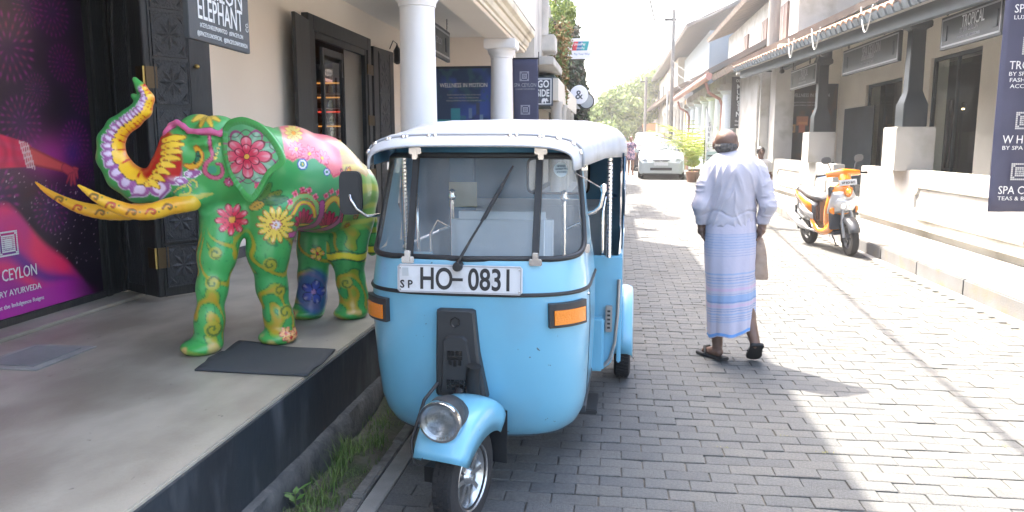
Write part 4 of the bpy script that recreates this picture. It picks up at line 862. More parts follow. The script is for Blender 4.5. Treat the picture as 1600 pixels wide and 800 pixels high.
# ------------------------------------------------ further along on the left
def clump(name, parent, centres, n, leaf, m, m2=None, seed=0, off=None):
    """leaf-sized faces scattered through lumpy blobs (cx,cy,cz,rx,ry,rz)"""
    g_ = np.random.default_rng(seed); obs = []
    for mm, fr_ in ((m, .6), (m2 or m, .4)):
        V_ = []; 
        for c in centres:
            k = int(n*fr_/len(centres)); d = g_.normal(size=(k, 3)); d /= np.linalg.norm(d, axis=1)[:, None]; rad = g_.uniform(.45, 1.08, k)**.6
            lump = 1+.22*np.sin(d[:, 0]*7+c[0])*np.sin(d[:, 1]*6+c[1])*np.sin(d[:, 2]*8); P = np.array(c[:3])+d*(rad*lump)[:, None]*np.array(c[3:6])
            a = g_.normal(size=(k, 3)); a /= np.linalg.norm(a, axis=1)[:, None]; b = np.cross(a, g_.normal(size=(k, 3))); b /= np.linalg.norm(b, axis=1)[:, None]; s_ = leaf*g_.uniform(.6, 1.3, k)[:, None]
            V_.append(np.stack([P-a*s_, P+b*s_*.45, P+a*s_, P-b*s_*.45], 1).reshape(-1, 3))
        V_ = np.concatenate(V_); F = np.arange(len(V_)).reshape(-1, 4); me = bpy.data.meshes.new(name); me.from_pydata(V_.tolist(), [], F.tolist()); me.update()
        obs.append(finish(me, name, mm, parent, parent['_w'] if parent is not None else None)); 
    return obs
LEAF1 = mat('leaf_bright', (.20, .27, .06), .6, col2=(.30, .36, .10), scale=2); LEAF2 = mat('leaf_mid', (.11, .17, .045), .6, col2=(.16, .23, .06), scale=2)
LEAFD = mat('leaf_dark', (.035, .06, .028), .7, col2=(.06, .08, .035), scale=2); LEAFO = mat('leaf_orange_dry', (.36, .20, .08), .7, col2=(.22, .17, .07), scale=3)
B7 = wroot('balcony_building', (-2.5, 16, 0), 'weathered two storey building with balcony planter and white columns beyond the veranda on the left', 'building')
a = MB(); a.box(-4, -1.45, 14.05, 17.5, 3.0, 4.45); a.box(-4, -1.6, 17.5, 22.5, 3.0, 4.3); a.build('upper_wall', WHITE_SOOT, B7)
a = MB(); a.box(-4, -1.9, 14.05, 22.5, .4, 3.0); a.build('wall', mat('recess_wall', (.42, .38, .33), .8), B7)  # one even tan for the set-back lower wall
a = MB(); a.box(-1.9, -1.15, 14.6, 18.4, 2.95, 3.10); a.build('balcony_slab', WHITE_SOOT, B7, bevel=.01)
a = MB(); a.box(-1.78, -1.2, 15.5, 16.2, 3.3, 3.62); a.build('planter', WHITE_SOOT, B7, bevel=.02)
MB().tube([(-1.50, 15.6, 3.6), (-1.50, 15.6, 5.1)], .17, 12).build('column', WHITE_SOOT, B7, smooth=60)
a = MB(); a.box(-1.9, -1.25, 16.1, 18.3, 2.3, 2.9); a.build('awning_box', mat('dark_green_awning', (.05, .08, .08), .7), B7, bevel=.01)
for y, r in ((15.6, .11), (17.2, .13), (19.0, .14), (20.8, .14)): MB().lathe([(r*1.2, .1), (r, .3), (r, 2.2), (r*1.2, 2.25), (r*1.2, 2.32)], (-1.15-.02*(y-15), y, 0), 14).build('column', WH2, B7, smooth=60)
a = MB(); a.box(-1.75, -1.1, 15.2, 22.5, 2.33, 2.75); a.build('beam', mat('cream_beam', (.62, .58, .5), .8), B7)
a = MB(); a.box(-1.7, -.98, 14.9, 22.8, .1, .38); a.build('plinth', CONC2, B7)
a = MB()
for k in range(6): MB().box(-1.72, -1.70, 14.2+k*.22, 14.4+k*.22, .5, 2.2).build('slat', mat('brown_slat', (.30, .20, .12), .7), B7)
pl_ = wroot('balcony_plant', (-1.45, 17.6, 3.0), 'dry orange leaved bush spilling from the balcony edge above the street', 'plant')
clump('foliage', pl_, [(-1.25, 17.0, 3.45, .28, .4, .40), (-1.18, 17.4, 3.85, .22, .4, .38), (-1.2, 17.2, 3.0, .18, .35, .38), (-1.18, 17.6, 2.6, .10, .3, .3)], 2600, .055, LEAFO, LEAF2, 3)
MB().tube([(-1.4, 17.0, 3.1), (-1.25, 17.1, 3.6), (-1.2, 17.3, 4.1)], .02, 5).build('stem', mat('twig', (.15, .1, .07), .9), pl_)
pl_ = wroot('balcony_plant', (-1.5, 16, 3.6), 'small green plant growing in the concrete balcony planter', 'plant')
clump('foliage', pl_, [(-1.40, 15.8, 3.78, .16, .25, .2), (-1.55, 16, 3.7, .18, .25, .12)], 700, .04, LEAF1, LEAF2, 4); MB().tube([(-1.45, 15.9, 3.6), (-1.42, 15.9, 3.85)], .012, 5).build('stem', mat('twig', (.15, .1, .07)), pl_)
pl_ = wroot('rooftop_plant', (-1.5, 19, 4.6), 'green yellow climbing plant hanging from the old upper wall on the left', 'plant')
clump('foliage', pl_, [(-1.35, 18.6, 4.9, .25, .5, .55), (-1.2, 19.5, 4.6, .2, .5, .35), (-1.4, 18, 5.6, .3, .5, .6)], 3200, .06, LEAF1, LEAF2, 5); MB().tube([(-1.5, 18.6, 3.8), (-1.4, 18.8, 5.6)], .02, 5).build('stem', mat('twig', (.15, .1, .07)), pl_)
# UnionPay sign
us, o, u, v, n = board('street_sign', (-1.22, 20.0, 3.62), (1, 0, 0), (0, 0, 1), .64, .50, .08, 'white light-box sign with red, blue and green UnionPay logo over the street', 'sign', mat('white_acrylic', (.72, .73, .78), .3))
for k, (x0, col) in enumerate(((.10, (.55, .03, .05)), (.22, (.02, .12, .30)), (.34, (.02, .30, .32)))):
    MB().prism([(x0, .2), (x0+.15, .2), (x0+.20, .42), (x0+.05, .42)], o+n*(.003+k*.002), u, v, n, .002).build('logo_band', mat('logo_%d' % k, col, .4), us)
text('UnionPay', .095, SIGNW, us, o+u*.30+v*.325+n*.011, u, v, 'CENTER', .8, bold=.001); text('UnionPay', .08, SIGNW, us, o+u*.32+v*.235+n*.011, u, v, 'CENTER', .7)
text('Pay Your Way', .075, mat('logo_1', (.02, .12, .3)), us, o+u*.36+v*.09+n*.003, u, v, 'CENTER', .9)
MB().box(-1.5, -1.27, 20.03, 20.07, 3.75, 3.80).build('bracket', DARKMETAL, us)
B8 = wroot('old_building', (-2.4, 30, 0), 'dark creeper-covered old building with rough outline at the left street side', 'building')
a = MB(); a.box(-6, -1.9, 23, 40, 0, 5.3); a.build('wall', mat('mossy_wall', (.14, .14, .12), .95, col2=(.07, .075, .06), scale=2, bump=.5, bscale=8), B8)
a = MB(); a.box(-1.95, -1.3, 23.1, 25.2, 2.6, 2.75); a.build('canopy', WH2, B8)
for y in (23.6, 24.9, 26.6): MB().lathe([(.16, 0), (.15, 2.5), (.2, 2.6)], (-1.45, y, 0), 12).build('column', WH2, B8, smooth=60)
MB().prism([(0, 0), (.75, 0), (0, .95)], (-1.75, 22.9, 2.5), (1, 0, 0), (0, 0, 1), (0, 1, 0), .1).build('gable_board', WH2, B8)
cr = wroot('creeper', (-1.6, 26, 0), 'dark green creeper hanging over the old wall down to the street', 'creeper')
clump('foliage', cr, [(-1.75, 26, 4.9, .55, 1.5, .6), (-1.45, 27, 4.4, .35, 1.5, .6), (-1.35, 26, 3.6, .35, 1.2, .6), (-1.25, 27, 2.9, .35, 1.5, .7), (-1.2, 27, 2.1, .3, 1.5, .6), (-1.3, 28, 1.2, .3, 1.5, .8), (-1.9, 25, 5.3, .5, 1, .3)], 9000, .10, LEAFD, mat('creeper_brown', (.10, .085, .06), .9), 6)
MB().tube([(-1.7, 26, 0), (-1.6, 26.2, 2.5), (-1.8, 26.2, 5)], .05, 6).build('stem', mat('twig', (.15, .1, .07)), cr)
rs = wroot('round_sign', (-1.1, 24, 2.8), 'round white sign with a looped symbol projecting from the left building', 'sign')
MB().lathe([(.001, -.04), (.27, -.04), (.28, -.03), (.28, .03), (.27, .04), (.001, .04)], (-1.1, 24, 2.97), 28, 'y').build('board', mat('white_acrylic', (.72, .73, .78)), rs, smooth=30)
text('&', .38, mat('dark_print', (.05, .06, .08)), rs, (-1.1, 23.955, 2.84), (1, 0, 0), V, 'CENTER', 1.0, bold=.004); MB().box(-1.6, -1.3, 23.98, 24.02, 3.0, 3.04).build('bracket', DARKMETAL, rs)
rs = wroot('round_sign', (-1.0, 25.4, 2.7), 'smaller dark-rimmed round sign just behind the white round sign', 'sign')
MB().lathe([(.001, -.04), (.24, -.04), (.24, .04), (.001, .04)], (-.92, 25.4, 2.85), 24, 'y').build('board', mat('grey_disc', (.35, .38, .4), .5), rs, smooth=30); MB().lathe([(.22, -.05), (.26, -.05), (.26, .05), (.22, .05)], (-.92, 25.4, 2.85), 24, 'y', closed=True).build('rim', DARKMETAL, rs); MB().box(-1.6, -1.1, 25.4, 25.44, 2.85, 2.9).build('bracket', DARKMETAL, rs)
# trees
def tree(x, y, h, blobs, label, seed, n=9000, leaf=.22, m=(None, None)):
    t = wroot('tree', (x, y, 0), label, 'tree', 'trees at the end of the street'); rr = random.Random(seed)
    MB().tube([(x, y, 0), (x+.1, y, h*.3), (x-.1, y, h*.55)], [.35, .28, .18], 8).build('trunk', mat('bark', (.13, .11, .09), .95, bump=.8, bscale=20), t, smooth=60)
    for b in blobs[:4]: MB().tube([(x, y, h*.4), ((x+b[0])/2, (y+b[1])/2, (h*.5+b[2])/2+h*.05), b[:3]], [.16, .1, .04], 6).build('limb', mat('bark', (.13, .11, .09)), t, smooth=60)
    clump('crown', t, blobs, n, leaf, m[0] or LEAF1, m[1] or LEAF2, seed)
tree(-1.2, 66, 6, [(-1.4, 66, 3.6, 1.4, 1.4, 1.1), (-.2, 65, 2.4, 1.5, 1.4, 1.2), (.9, 66, 4.4, 1.4, 1.4, 1.0), (-.3, 66, 5.1, 1.0, 1.2, .7), (-2.3, 65, 1.9, 1.4, 1.2, 1.2)], 'bright green tree at the end of the street, leftmost', 11)
tree(2.3, 74, 8, [(1.3, 74, 6.0, 1.7, 1.5, 1.1), (3.2, 75, 6.8, 2.0, 1.5, 1.2), (2.2, 74, 4.6, 2.0, 1.5, 1.4), (.6, 73, 3.0, 1.6, 1.2, 1.3), (4.4, 75, 7.4, 1.6, 1.2, 1.0)], 'rounded green tree behind the long pitched roof', 12)
tree(7.0, 92, 11, [(5.6, 92, 9.0, 2.4, 1.6, 1.5), (7.8, 92, 9.9, 2.6, 1.6, 1.5), (9.6, 93, 9.6, 2.2, 1.6, 1.6), (6.8, 92, 7.4, 2.4, 1.4, 1.6)], 'tall pale green tree crown above the far roof ridge', 13)
tag(clump('far_woods', None, [(-6, 110, 3, 7, 3, 4), (4, 115, 3, 7, 3, 4.5), (-14, 105, 3, 6, 3, 4)], 14000, .4, LEAF2, LEAF1, 14)[0], kind='stuff')
for o in bpy.data.objects:
    if o.name.startswith('far_woods'): tag(o, 'distant green trees closing the end of the street', 'woods', kind='stuff')
# roadside palms / pot plants beside the car
def palm(x, y, label, s_=1., n=11, seed=1):
    rr = random.Random(seed); t = wroot('potted_palm', (x, y, road_z(y)), label, 'plant', 'yellow green palms beside the white car'); z0 = road_z(y)
    MB().lathe([(.16, z0), (.22, z0+.35), (.24, z0+.36), (.2, z0+.33)], (x, y, 0), 12).build('pot', mat('terracotta', (.25, .13, .08), .8), t, smooth=40)
    for i in range(n):
        a = rr.uniform(0, 2*PI); L = rr.uniform(.8, 1.5)*s_; lift = rr.uniform(.9, 1.5)*s_; P = [Vector((x+math.cos(a)*L*.75*k*k, y+math.sin(a)*L*.75*k*k, z0+.35+lift*(1.25*k-.45*k*k))) for k in np.linspace(0, 1, 9)]
        f = MB(); side = Vector((-math.sin(a), math.cos(a), 0))
        for k in range(1, 9):
            d = (P[k]-P[k-1]).normalized()
            for sd in (-1, 1):
                tip = P[k]+side*sd*.20*s_+d*.12-Vector((0, 0, .06)); f.add([P[k], P[k]+d*.03+side*sd*.05, tip, P[k]-d*.03+side*sd*.05], [(0, 1, 2, 3)])
        f.tube(P, .008, 4); f.build('frond', mat('palm_yellow', (.42, .44, .07), .55, col2=(.24, .34, .06), scale=3), t, recalc=False)
palm(2.75, 28.0, 'tall yellow green potted palm nearest beside the white car', 1.5, 26, 1); palm(3.05, 30.2, 'yellow green potted palm farther back beside the white car', 1.45, 22, 2); palm(3.15, 25.9, 'small yellow green palm in front of the columns behind the walking man', 1.1, 16, 3)
mb = wroot('menu_board', (2.95, 24.4, 0), 'small pale green menu board standing on the right kerb behind the man', 'board'); MB().box(2.8, 3.2, 24.38, 24.42, .75, 1.25).build('board', GREENB, mb, bevel=.01); MB().tube([(2.8, 24.4, .1), (2.8, 24.4, 1.5)], .02, 6).build('post', WH2, mb)
for k in range(3): MB().box(2.84, 3.14, 24.37, 24.378, .84+k*.13, .88+k*.13).build('printed_line', DARKMETAL, mb)
# ------------------------------------------------ three-wheeled taxi
TK = empty('auto_rickshaw', (-.578, 2.80, 0), -.02, 'pale blue three-wheeled auto rickshaw with white canopy parked against the left kerb', 'auto rickshaw')
BLUE = mat('sky_blue_car_paint', (.155, .42, .58), .28, coat=.7, col2=(.145, .40, .56), scale=2, dirt=(.16, .37, .50), dscale=4, chips=(.05, .09, .11))
BLUED = mat('interior_blue_vinyl', (.06, .20, .35), .6, bump=.2)
BLACKR = mat('black_trim_rubber', (.018, .020, .022), .5); PLAST = mat('black_plastic', (.028, .031, .034), .5, bump=.15, bscale=250)
CANVAS = mat('white_canopy_vinyl', (.50, .52, .54), .5, col2=(.40, .42, .45), scale=4, bump=.5, bscale=9, dirt=(.33, .33, .32), dscale=5)
SEATW = mat('pale_blue_seat_vinyl', (.66, .72, .76), .5, bump=.1)
_z = [.225, .24, .265, .31, .40, .55, .75, .9, 1.03, 1.25, 1.5, 1.58]
_w = [.27, .382, .420, .447, .465, .473, .480, .476, .461, .438, .408, .392]
_f = [.44, .36, .315, .28, .245, .215, .19, .18, .195, .265, .345, .375]
def tksurf(th, z, off=0.):
    def P(th, z):
        w_, f_ = np.interp(z, _z, _w), np.interp(z, _z, _f); D = .38; n = 3.15; a = max(-.9999, min(.9999, th))*PI/2
        s_, c_ = math.sin(a), math.cos(a)
        return Vector((w_*math.copysign(abs(s_)**(2/n), s_), f_+D*(1-abs(c_)**(2/n)), z))
    p = P(th, z)
    if off:
        e = .01; d1 = P(min(th+e, .999), z)-P(max(th-e, -.999), z); d2 = P(th, z+e)-P(th, z-e); nn = d1.cross(d2).normalized()
        p = p+nn*off*(1 if nn.y < 0 or abs(th) > .9 else 1)
    return p
def patch(z0, z1, t0, t1, off0, off1, nz=6, nt=10, inset=0):
    m = MB(); f = lambda o: [[tksurf(t0+(t1-t0)*j/nt, z0+(z1-z0)*i/nz, o) for j in range(nt+1)] for i in range(nz+1)]
    A, B = f(off0), f(off1); m.grid(A); m.grid(B)
    ring = lambda G: G[0]+[r[-1] for r in G[1:]]+G[-1][-2::-1]+[r[0] for r in G[-2:0:-1]]
    a, b = ring(A), ring(B); m.grid([a+[a[0]], b+[b[0]]]); return m
# lower nose shell with closed belly, carried back along the sides to the door pillar
zs = [.225, .24, .255, .28, .33, .40, .47, .55, .64, .73, .82, .895]
def nose_rows(zs):
    rows = []
    for z in zs:
        r = [tksurf(t, z) for t in np.linspace(-1, 1, 49)]; w_ = np.interp(z, _z, _w); ye = .86
        rows.append([Vector((-w_-.004, ye, z))]+r+[Vector((w_+.004, ye, z))])
    return rows
a = MB(); rows = nose_rows(zs); a.grid(rows); a.add(rows[0], [tuple(reversed(range(len(rows[0]))))]); cowl = a.build('front_cowl', BLUE, TK, smooth=50, recalc=False)
a = MB(); a.grid(nose_rows([.905, .95, 1.0, 1.035])); a.build('upper_cowl', BLUE, TK, smooth=50, recalc=False)
a = MB(); rows = []
for o_, z in ((0, .893), (.006, .893), (.009, .900), (.006, .908), (0, .908)):
    rows.append([tksurf(t, z, o_) for t in np.linspace(-1, 1, 49)]+[Vector((np.interp(z, _z, _w)+.004+o_, .86, z))])
a.grid(rows); a.build('trim_strip', BLACKR, TK, smooth=60)
# windscreen surround: strip between opening and outer edge
def se(a_, n_): c_, s_ = math.cos(a_), math.sin(a_); return math.copysign(abs(c_)**(2/n_), c_), math.copysign(abs(s_)**(2/n_), s_)
NW = 96; zc, hz, tw = 1.245, .205, .86
def wpt(a_, k, off=0):      # k 0 = opening edge, 1 = outer edge
    x0, z0 = se(a_, 7); x1, z1 = se(a_, 24); t = x0*tw*(1-k)+x1*1.0*k; z = (zc+z0*hz)*(1-k)+(1.29+z1*(.205 if z1 > 0 else .255))*k
    return tksurf(t, z, off)
a = MB(); a.grid([[wpt(2*PI*i/NW, k) for i in range(NW+1)] for k in np.linspace(0, 1, 6)]); a.build('windscreen_surround', BLUE, TK, smooth=50)
for sx in (-1, 1):   # pillar returns
    a = MB(); a.grid([[tksurf(sx, z), Vector((sx*(np.interp(z, _z, _w)+.004), .80 if z < 1.2 else .72, z))] for z in np.linspace(1.03, 1.46, 8)]); a.build('door_pillar', BLUE, TK, smooth=60)
gk = MB(); gk.tube([wpt(2*PI*i/NW, 0.0, .004) for i in range(NW+1)], .0125, 8, caps=False); gk.build('windscreen_seal', BLACKR, TK, smooth=180)
a = MB(); rows = []
for k in np.linspace(0.02, 1, 9): rows.append([tksurf(se(2*PI*i/NW, 7)[0]*tw*k, zc+se(2*PI*i/NW, 7)[1]*hz*k, .0) for i in range(NW+1)])
a.grid(rows); a.build('windscreen', glassmat('windscreen_glass', (.93, .97, .98), .01, 1.6, veil=.19), TK, smooth=180, recalc=False)  # pale veil in the glass imitates bright reflections
for sx in (-1, 1):
    x = sx*.255+.012
    def xz(z, off=.010):
        lo, hi = -.9, .9
        for _ in range(30):
            m_ = (lo+hi)/2
            if tksurf(m_, z).x < x: lo = m_
            else: hi = m_
        return tksurf(lo, z, off)
    zz = np.linspace(zc-hz-.005, zc+hz+.005, 9); bar = MB(); rows = []
    for z in zz:
        p = xz(z); rows.append([p+Vector((d_, e_, 0)) for d_, e_ in ((-.015, .004), (-.012, -.010), (.012, -.010), (.015, .004))])
    bar.grid(rows); b_ = bar.build('windscreen_bar', BLACKR, TK, smooth=30)
    for z, s_ in ((zz[-1], 1), (zz[0], -1)):
        p = xz(z, .022); h = MB(); h.box(p.x-.026, p.x+.026, p.y-.004, p.y+.012, p.z-.014+s_*.008, p.z+.014+s_*.008); h.box(p.x-.012, p.x+.012, p.y-.008, p.y+.008, p.z-.03 if s_ > 0 else p.z-.016, p.z+.016 if s_ > 0 else p.z+.032); h.build('bracket', CHROME, b_, bevel=.003)
for sx, zz_ in ((-1, 1.40), (1, 1.40), (1, 1.06)):
    p = tksurf(sx*.865, zz_, .014); MB().box(p.x-.01, p.x+.01, p.y-.012, p.y+.012, p.z-.02, p.z+.02).build('clip', CHROME, TK, bevel=.003)
# round sticker on the glass
a = MB(); cs_ = []
pc = (.40*0+.45, 1.392)
a.add([tksurf(.545+.085*math.cos(t)*1.0, 1.392+.030*math.sin(t), .003) for t in np.linspace(0, 2*PI, 25)[:-1]], [tuple(range(24))]); a.build('round_sticker', mat('pale_sticker', (.50, .62, .70), .5), TK)
for k, s_ in enumerate(('REVENUE', 'LICENCE 2018', 'SOUTHERN')):
    p = tksurf(.545, 1.402-k*.012, .006); text(s_, .011, mat('sticker_ink', (.2, .3, .4), .5), TK, p, tksurf(.60, 1.4)-tksurf(.49, 1.4), (0, .3, 1), 'CENTER', 1)
# wiper
wp_ = [(-.035, 1.03), (.0, 1.09), (.075, 1.21)]
def sxz(x, z, off):
    lo, hi = -.95, .95
    for _ in range(30):
        m_ = (lo+hi)/2
        if tksurf(m_, z).x < x: lo = m_
        else: hi = m_
    return tksurf(lo, z, off)
wa = MB().tube([sxz(-.035, 1.025, .03), sxz(.02, 1.12, .035), sxz(.085, 1.235, .03)], [.007, .005, .004], 6).build('wiper_arm', BLACKR, TK, smooth=60)
a = MB(); a.tube([sxz(.05, 1.185, .018), sxz(.10, 1.28, .018), sxz(.165, 1.405, .016)], [.006, .006, .004], 6); a.tube([sxz(.063, 1.19, .024), sxz(.12, 1.30, .03), sxz(.15, 1.37, .022)], .004, 5); a.build('wiper_blade', BLACKR, wa)
a = MB(); p = sxz(-.035, 1.012, .02); a.lathe([(.002, -.03), (.017, -.028), (.02, -.01), (.02, .02)], tuple(p), 14, 'y'); a.build('wiper_pivot', BLACKR, TK, smooth=50)
# number plate
NPW = mat('number_plate_white', (.60, .62, .64), .35, dirt=(.45, .45, .45), dscale=12); INK = mat('plate_ink', (.02, .02, .022), .5)
pz = .905; a = MB(); pl = MB().prism([(-.245, 0), (-.255, .01), (-.255, .104), (-.245, .114), (.245, .114), (.255, .104), (.255, .01), (.245, 0)], (-.03, .172, pz), (1, 0, 0), (0, .06, 1), (0, -1, 0), .006).build('number_plate', NPW, TK)
u, v = Vector((1, 0, 0)), Vector((0, .06, 1)).normalized(); o = Vector((-.03, .1655, pz)); nrm = u.cross(v)
text('HO', .122, INK, pl, o+u*-.165+v*.017, u, v, 'LEFT', .74, bold=.0022, res=6, name='characters'); text('0831', .122, INK, pl, o+u*.035+v*.017, u, v, 'LEFT', .76, bold=.0022, res=6, name='characters'); text('S P', .045, INK, pl, o+u*-.245+v*.018, u, v, 'LEFT', .95, bold=.001, name='characters')
MB().obox(o+u*-.030+v*.05+nrm*.0, u, v, nrm, .045, .012, .002).build('dash', INK, pl)
a = MB()
for (p, q, x, y) in ((-.25, .003, .50, .003), (-.25, .108, .50, .003)): a.obox(o+u*p+v*q, u, v, nrm, x, y, .002)
for p in (-.25, .247): a.obox(o+u*p+v*.003, u, v, nrm, .003, .108, .002)
a.build('border', mat('plate_rim', (.3, .3, .32), .4), pl)
MB().obox(o+u*-.235+v*.066, u, v, nrm, .026, .034, .0015).build('crest', mat('faded_crest', (.42, .45, .46), .5), pl)
for sx in (-.243, .243): 
    for sz in (.012, .1): MB().lathe([(.001, -.003), (.004, -.002), (.004, .001)], tuple(o+u*sx+v*sz), 8, 'y').build('screw', CHROME, pl)
# indicators
AMB = mat('amber_lens', (.75, .22, .01), .15, coat=.8, bump=.3, bscale=120)
for t0, t1 in ((-.74, -.40), (.36, .73)):
    h_ = patch(.765, .865, t0, t1, -.004, .022, 5, 12)
    h = h_.build('indicator', PLAST, TK, smooth=35); s_ = .035
    patch(.778, .838, t0+s_, t1-s_, .018, .028, 4, 10).build('lens', AMB, h, smooth=35)
# black nose cover
gx = -.045; prof = [(-.080, .835), (-.066, .842), (.066, .842), (.080, .835), (.094, .66), (.125, .47), (.118, .455), (-.085, .470), (-.092, .48), (-.086, .66)]
a = MB(); k = len(prof); F0 = [Vector((gx+x, tksurf(.0, z).y-.002, z)) for x, z in prof]; F1 = [Vector((gx+x*.97, tksurf(.0, z).y-.020-.030*(.84-z)/.38, .655+(z-.655)*.985)) for x, z in prof]; F2 = [Vector((gx+x*.86, tksurf(.0, z).y-.030-.030*(.84-z)/.38, .655+(z-.655)*.95)) for x, z in prof]
a.grid([F0+[F0[0]], F1+[F1[0]], F2+[F2[0]]]); a.add(F2, [tuple(range(k))]); gc = a.build('nose_cover', PLAST, TK, smooth=35)
inn = [(-.048, .72), (-.03, .735), (.03, .735), (.048, .72), (.078, .52), (.085, .49), (-.065, .495), (-.062, .52)]
a = MB(); G0 = [Vector((gx+x, tksurf(0, z).y-.028-.030*(.84-z)/.38, z)) for x, z in inn]; G1 = [Vector((gx+x*.9, tksurf(0, z).y-.042-.036*(.84-z)/.38, .62+(z-.62)*.95)) for x, z in inn]
a.grid([G0+[G0[0]], G1+[G1[0]]]); a.add(G1, [tuple(range(8))]); a.build('raised_panel', PLAST, gc, smooth=35)
def gy(z, e=0): return tksurf(0, z).y-.043-.036*(.84-z)/.38-e
BLK = mat('gloss_black', (.008, .008, .009), .25)
for i in range(5):
    for j in range(4): MB().box(gx-.036+i*.018, gx-.022+i*.018, gy(.52+j*.011, .002), gy(.52+j*.011)+.01, .513+j*.011, .520+j*.011).build('vent_slot', BLK, gc)
a = MB(); hx = [(math.cos(R(30+60*i)), math.sin(R(30+60*i))) for i in range(6)]; yh = tksurf(0, .79).y-.036
for i in range(6):
    p, q = hx[i], hx[(i+1) % 6]; a.tube([(gx+p[0]*.02, yh, .79+p[1]*.02), (gx+q[0]*.02, yh, .79+q[1]*.02)], .002, 5)
a.build('hexagon_badge', BLK, gc)
a = MB()
for (x, z, w_, h_) in ((-.030, .655, .012, .02), (-.015, .655, .012, .02), (.003, .655, .012, .02), (.018, .655, .012, .02), (-.030, .638, .06, .012), (-.026, .615, .012, .02), (-.006, .61, .012, .025), (.014, .615, .012, .02)): a.box(gx+x, gx+x+w_, gy(z, .003), gy(z)+.006, z, z+h_)
a.build('raised_emblem', BLK, gc)
# steering group, turned to the kerb
SM = Matrix.Translation((.012, .03, 0))@Matrix.Rotation(R(-14), 4, 'Z')
def wheel(cx, cy, cz, r, w_, parent, M_=None, spokes=8):
    t = MB(); hw = w_/2; prof = [(r*.60, -hw*.8), (r*.72, -hw*1.0), (r*.88, -hw*1.03), (r*.965, -hw*.86), (r*1.0, -hw*.5), (r*1.0, hw*.5), (r*.965, hw*.86), (r*.88, hw*1.03), (r*.72, hw), (r*.60, hw*.8)]
    t.lathe(prof, (0, 0, 0), 40, 'x', closed=True); tr = Matrix.Translation((cx, cy, cz)) if M_ is None else M_@Matrix.Translation((cx, cy, cz)); t.xf(tr)
    w0 = t.build('wheel', mat('tyre_rubber', (.022, .022, .023), .8, bump=.3, bscale=90), parent, smooth=40)
    g_ = MB()
    for k in range(48):
        q = 2*PI*k/48
        for sx in (-.62, 0, .62):
            c_ = Vector((sx*hw*.8, math.cos(q+sx*.06)*r*1.0, math.sin(q+sx*.06)*r*1.0)); d = Vector((0, math.cos(q), math.sin(q))); e = Vector((0, -math.sin(q), math.cos(q)))
            g_.obox(c_-Vector((hw*.2, 0, 0))-e*r*.045, (1, 0, 0), e, d, hw*.42, r*.09, .004)
    g_.xf(tr); tag(g_.build('tread_blocks', mat('tyre_rubber', (.022, .022, .023)), w0, recalc=False), kind='stuff')
    m_ = MB(); m_.lathe([(r*.615, -hw*.78), (r*.66, -hw*.96), (r*.68, -hw*.9), (r*.63, -hw*.6), (r*.56, -hw*.3), (r*.56, hw*.3), (r*.63, hw*.6), (r*.68, hw*.9), (r*.66, hw*.96), (r*.615, hw*.78), (r*.5, hw*.1), (r*.5, -hw*.1)], (0, 0, 0), 36, 'x', closed=True)
    m_.xf(tr); ri = m_.build('rim', mat('alloy_rim', (.55, .56, .56), .25, .9), w0, smooth=40)
    s_ = MB()
    for k in range(spokes):
        q = 2*PI*k/spokes; M2 = Matrix.Rotation(q, 4, 'X'); z_ = MB().box(-hw*.15, hw*.52, -r*.05, r*.05, r*.12, r*.56); z_.xf(M2); s_.add(z_.v, z_.f)
    s_.lathe([(r*.02, -hw*.75), (r*.14, -hw*.75), (r*.2, -hw*.3), (r*.2, hw*.4), (r*.14, hw*.78), (r*.07, hw*.80), (r*.06, hw*1.0), (r*.01, hw*1.02)], (0, 0, 0), 16, 'x'); s_.xf(tr); s_.build('spokes', mat('alloy_rim', (.55, .56, .56)), w0, smooth=30)
    return w0
wheel(0, 0, .200, .200, .092, TK, SM)
# fork and hub
a = MB(); a.tube([(-.085, .0, .203), (-.088, .03, .36), (-.06, .10, .52)], .022, 10); a.tube([(-.12, 0, .203), (-.05, 0, .203)], .03, 10); a.box(-.15, -.10, -.05, .03, .17, .235); a.tube([(-.02, .12, .45), (.0, .10, .62)], .03, 10); a.xf(SM); a.build('front_fork', mat('greasy_black_metal', (.02, .021, .022), .55, .3), TK, smooth=50)
# mudguard: arched shell with side skirts
a = MB(); rows = []
for i in range(17):
    q = R(29+i*(104/16)); rr_ = .255+.03*math.sin(q); y, z = -rr_*math.cos(q)*1.0, .225+rr_*math.sin(q)*.98
    hw = .092+.020*math.sin(q); row = []
    dn = Vector((0, y, z-.215)).normalized()
    for (x_, d_) in ((-1.0, -.115), (-1.03, -.06), (-1.0, -.02), (-.9, 0), (-.6, .012), (-.2, .018), (.2, .018), (.6, .012), (.9, 0), (1.0, -.02), (1.03, -.06), (1.0, -.115)):
        dd = d_ if d_ > -.05 else d_*(.45+.55*math.sin(max(0, min(PI, q))))
        row.append(Vector((x_*hw, y, z))+dn*dd)
    rows.append(row)
a.grid(rows); a.xf(SM); mg = a.build('mudguard', BLUE, TK, smooth=45); k = mg.modifiers.new('thickness', 'SOLIDIFY'); k.thickness = .004
# mudguard nose lip and rubber flap
a = MB(); a.box(-.05, .085, .235, .241, .17, .40); a.xf(SM); a.build('mud_flap', BLACKR, TK)
a = MB(); a.tube([(-.12, -.18, .30), (-.165, -.12, .36), (-.155, -.03, .50), (-.12, .02, .56)], .007, 8); a.xf(SM); a.build('black_hose', BLACKR, TK, smooth=180)
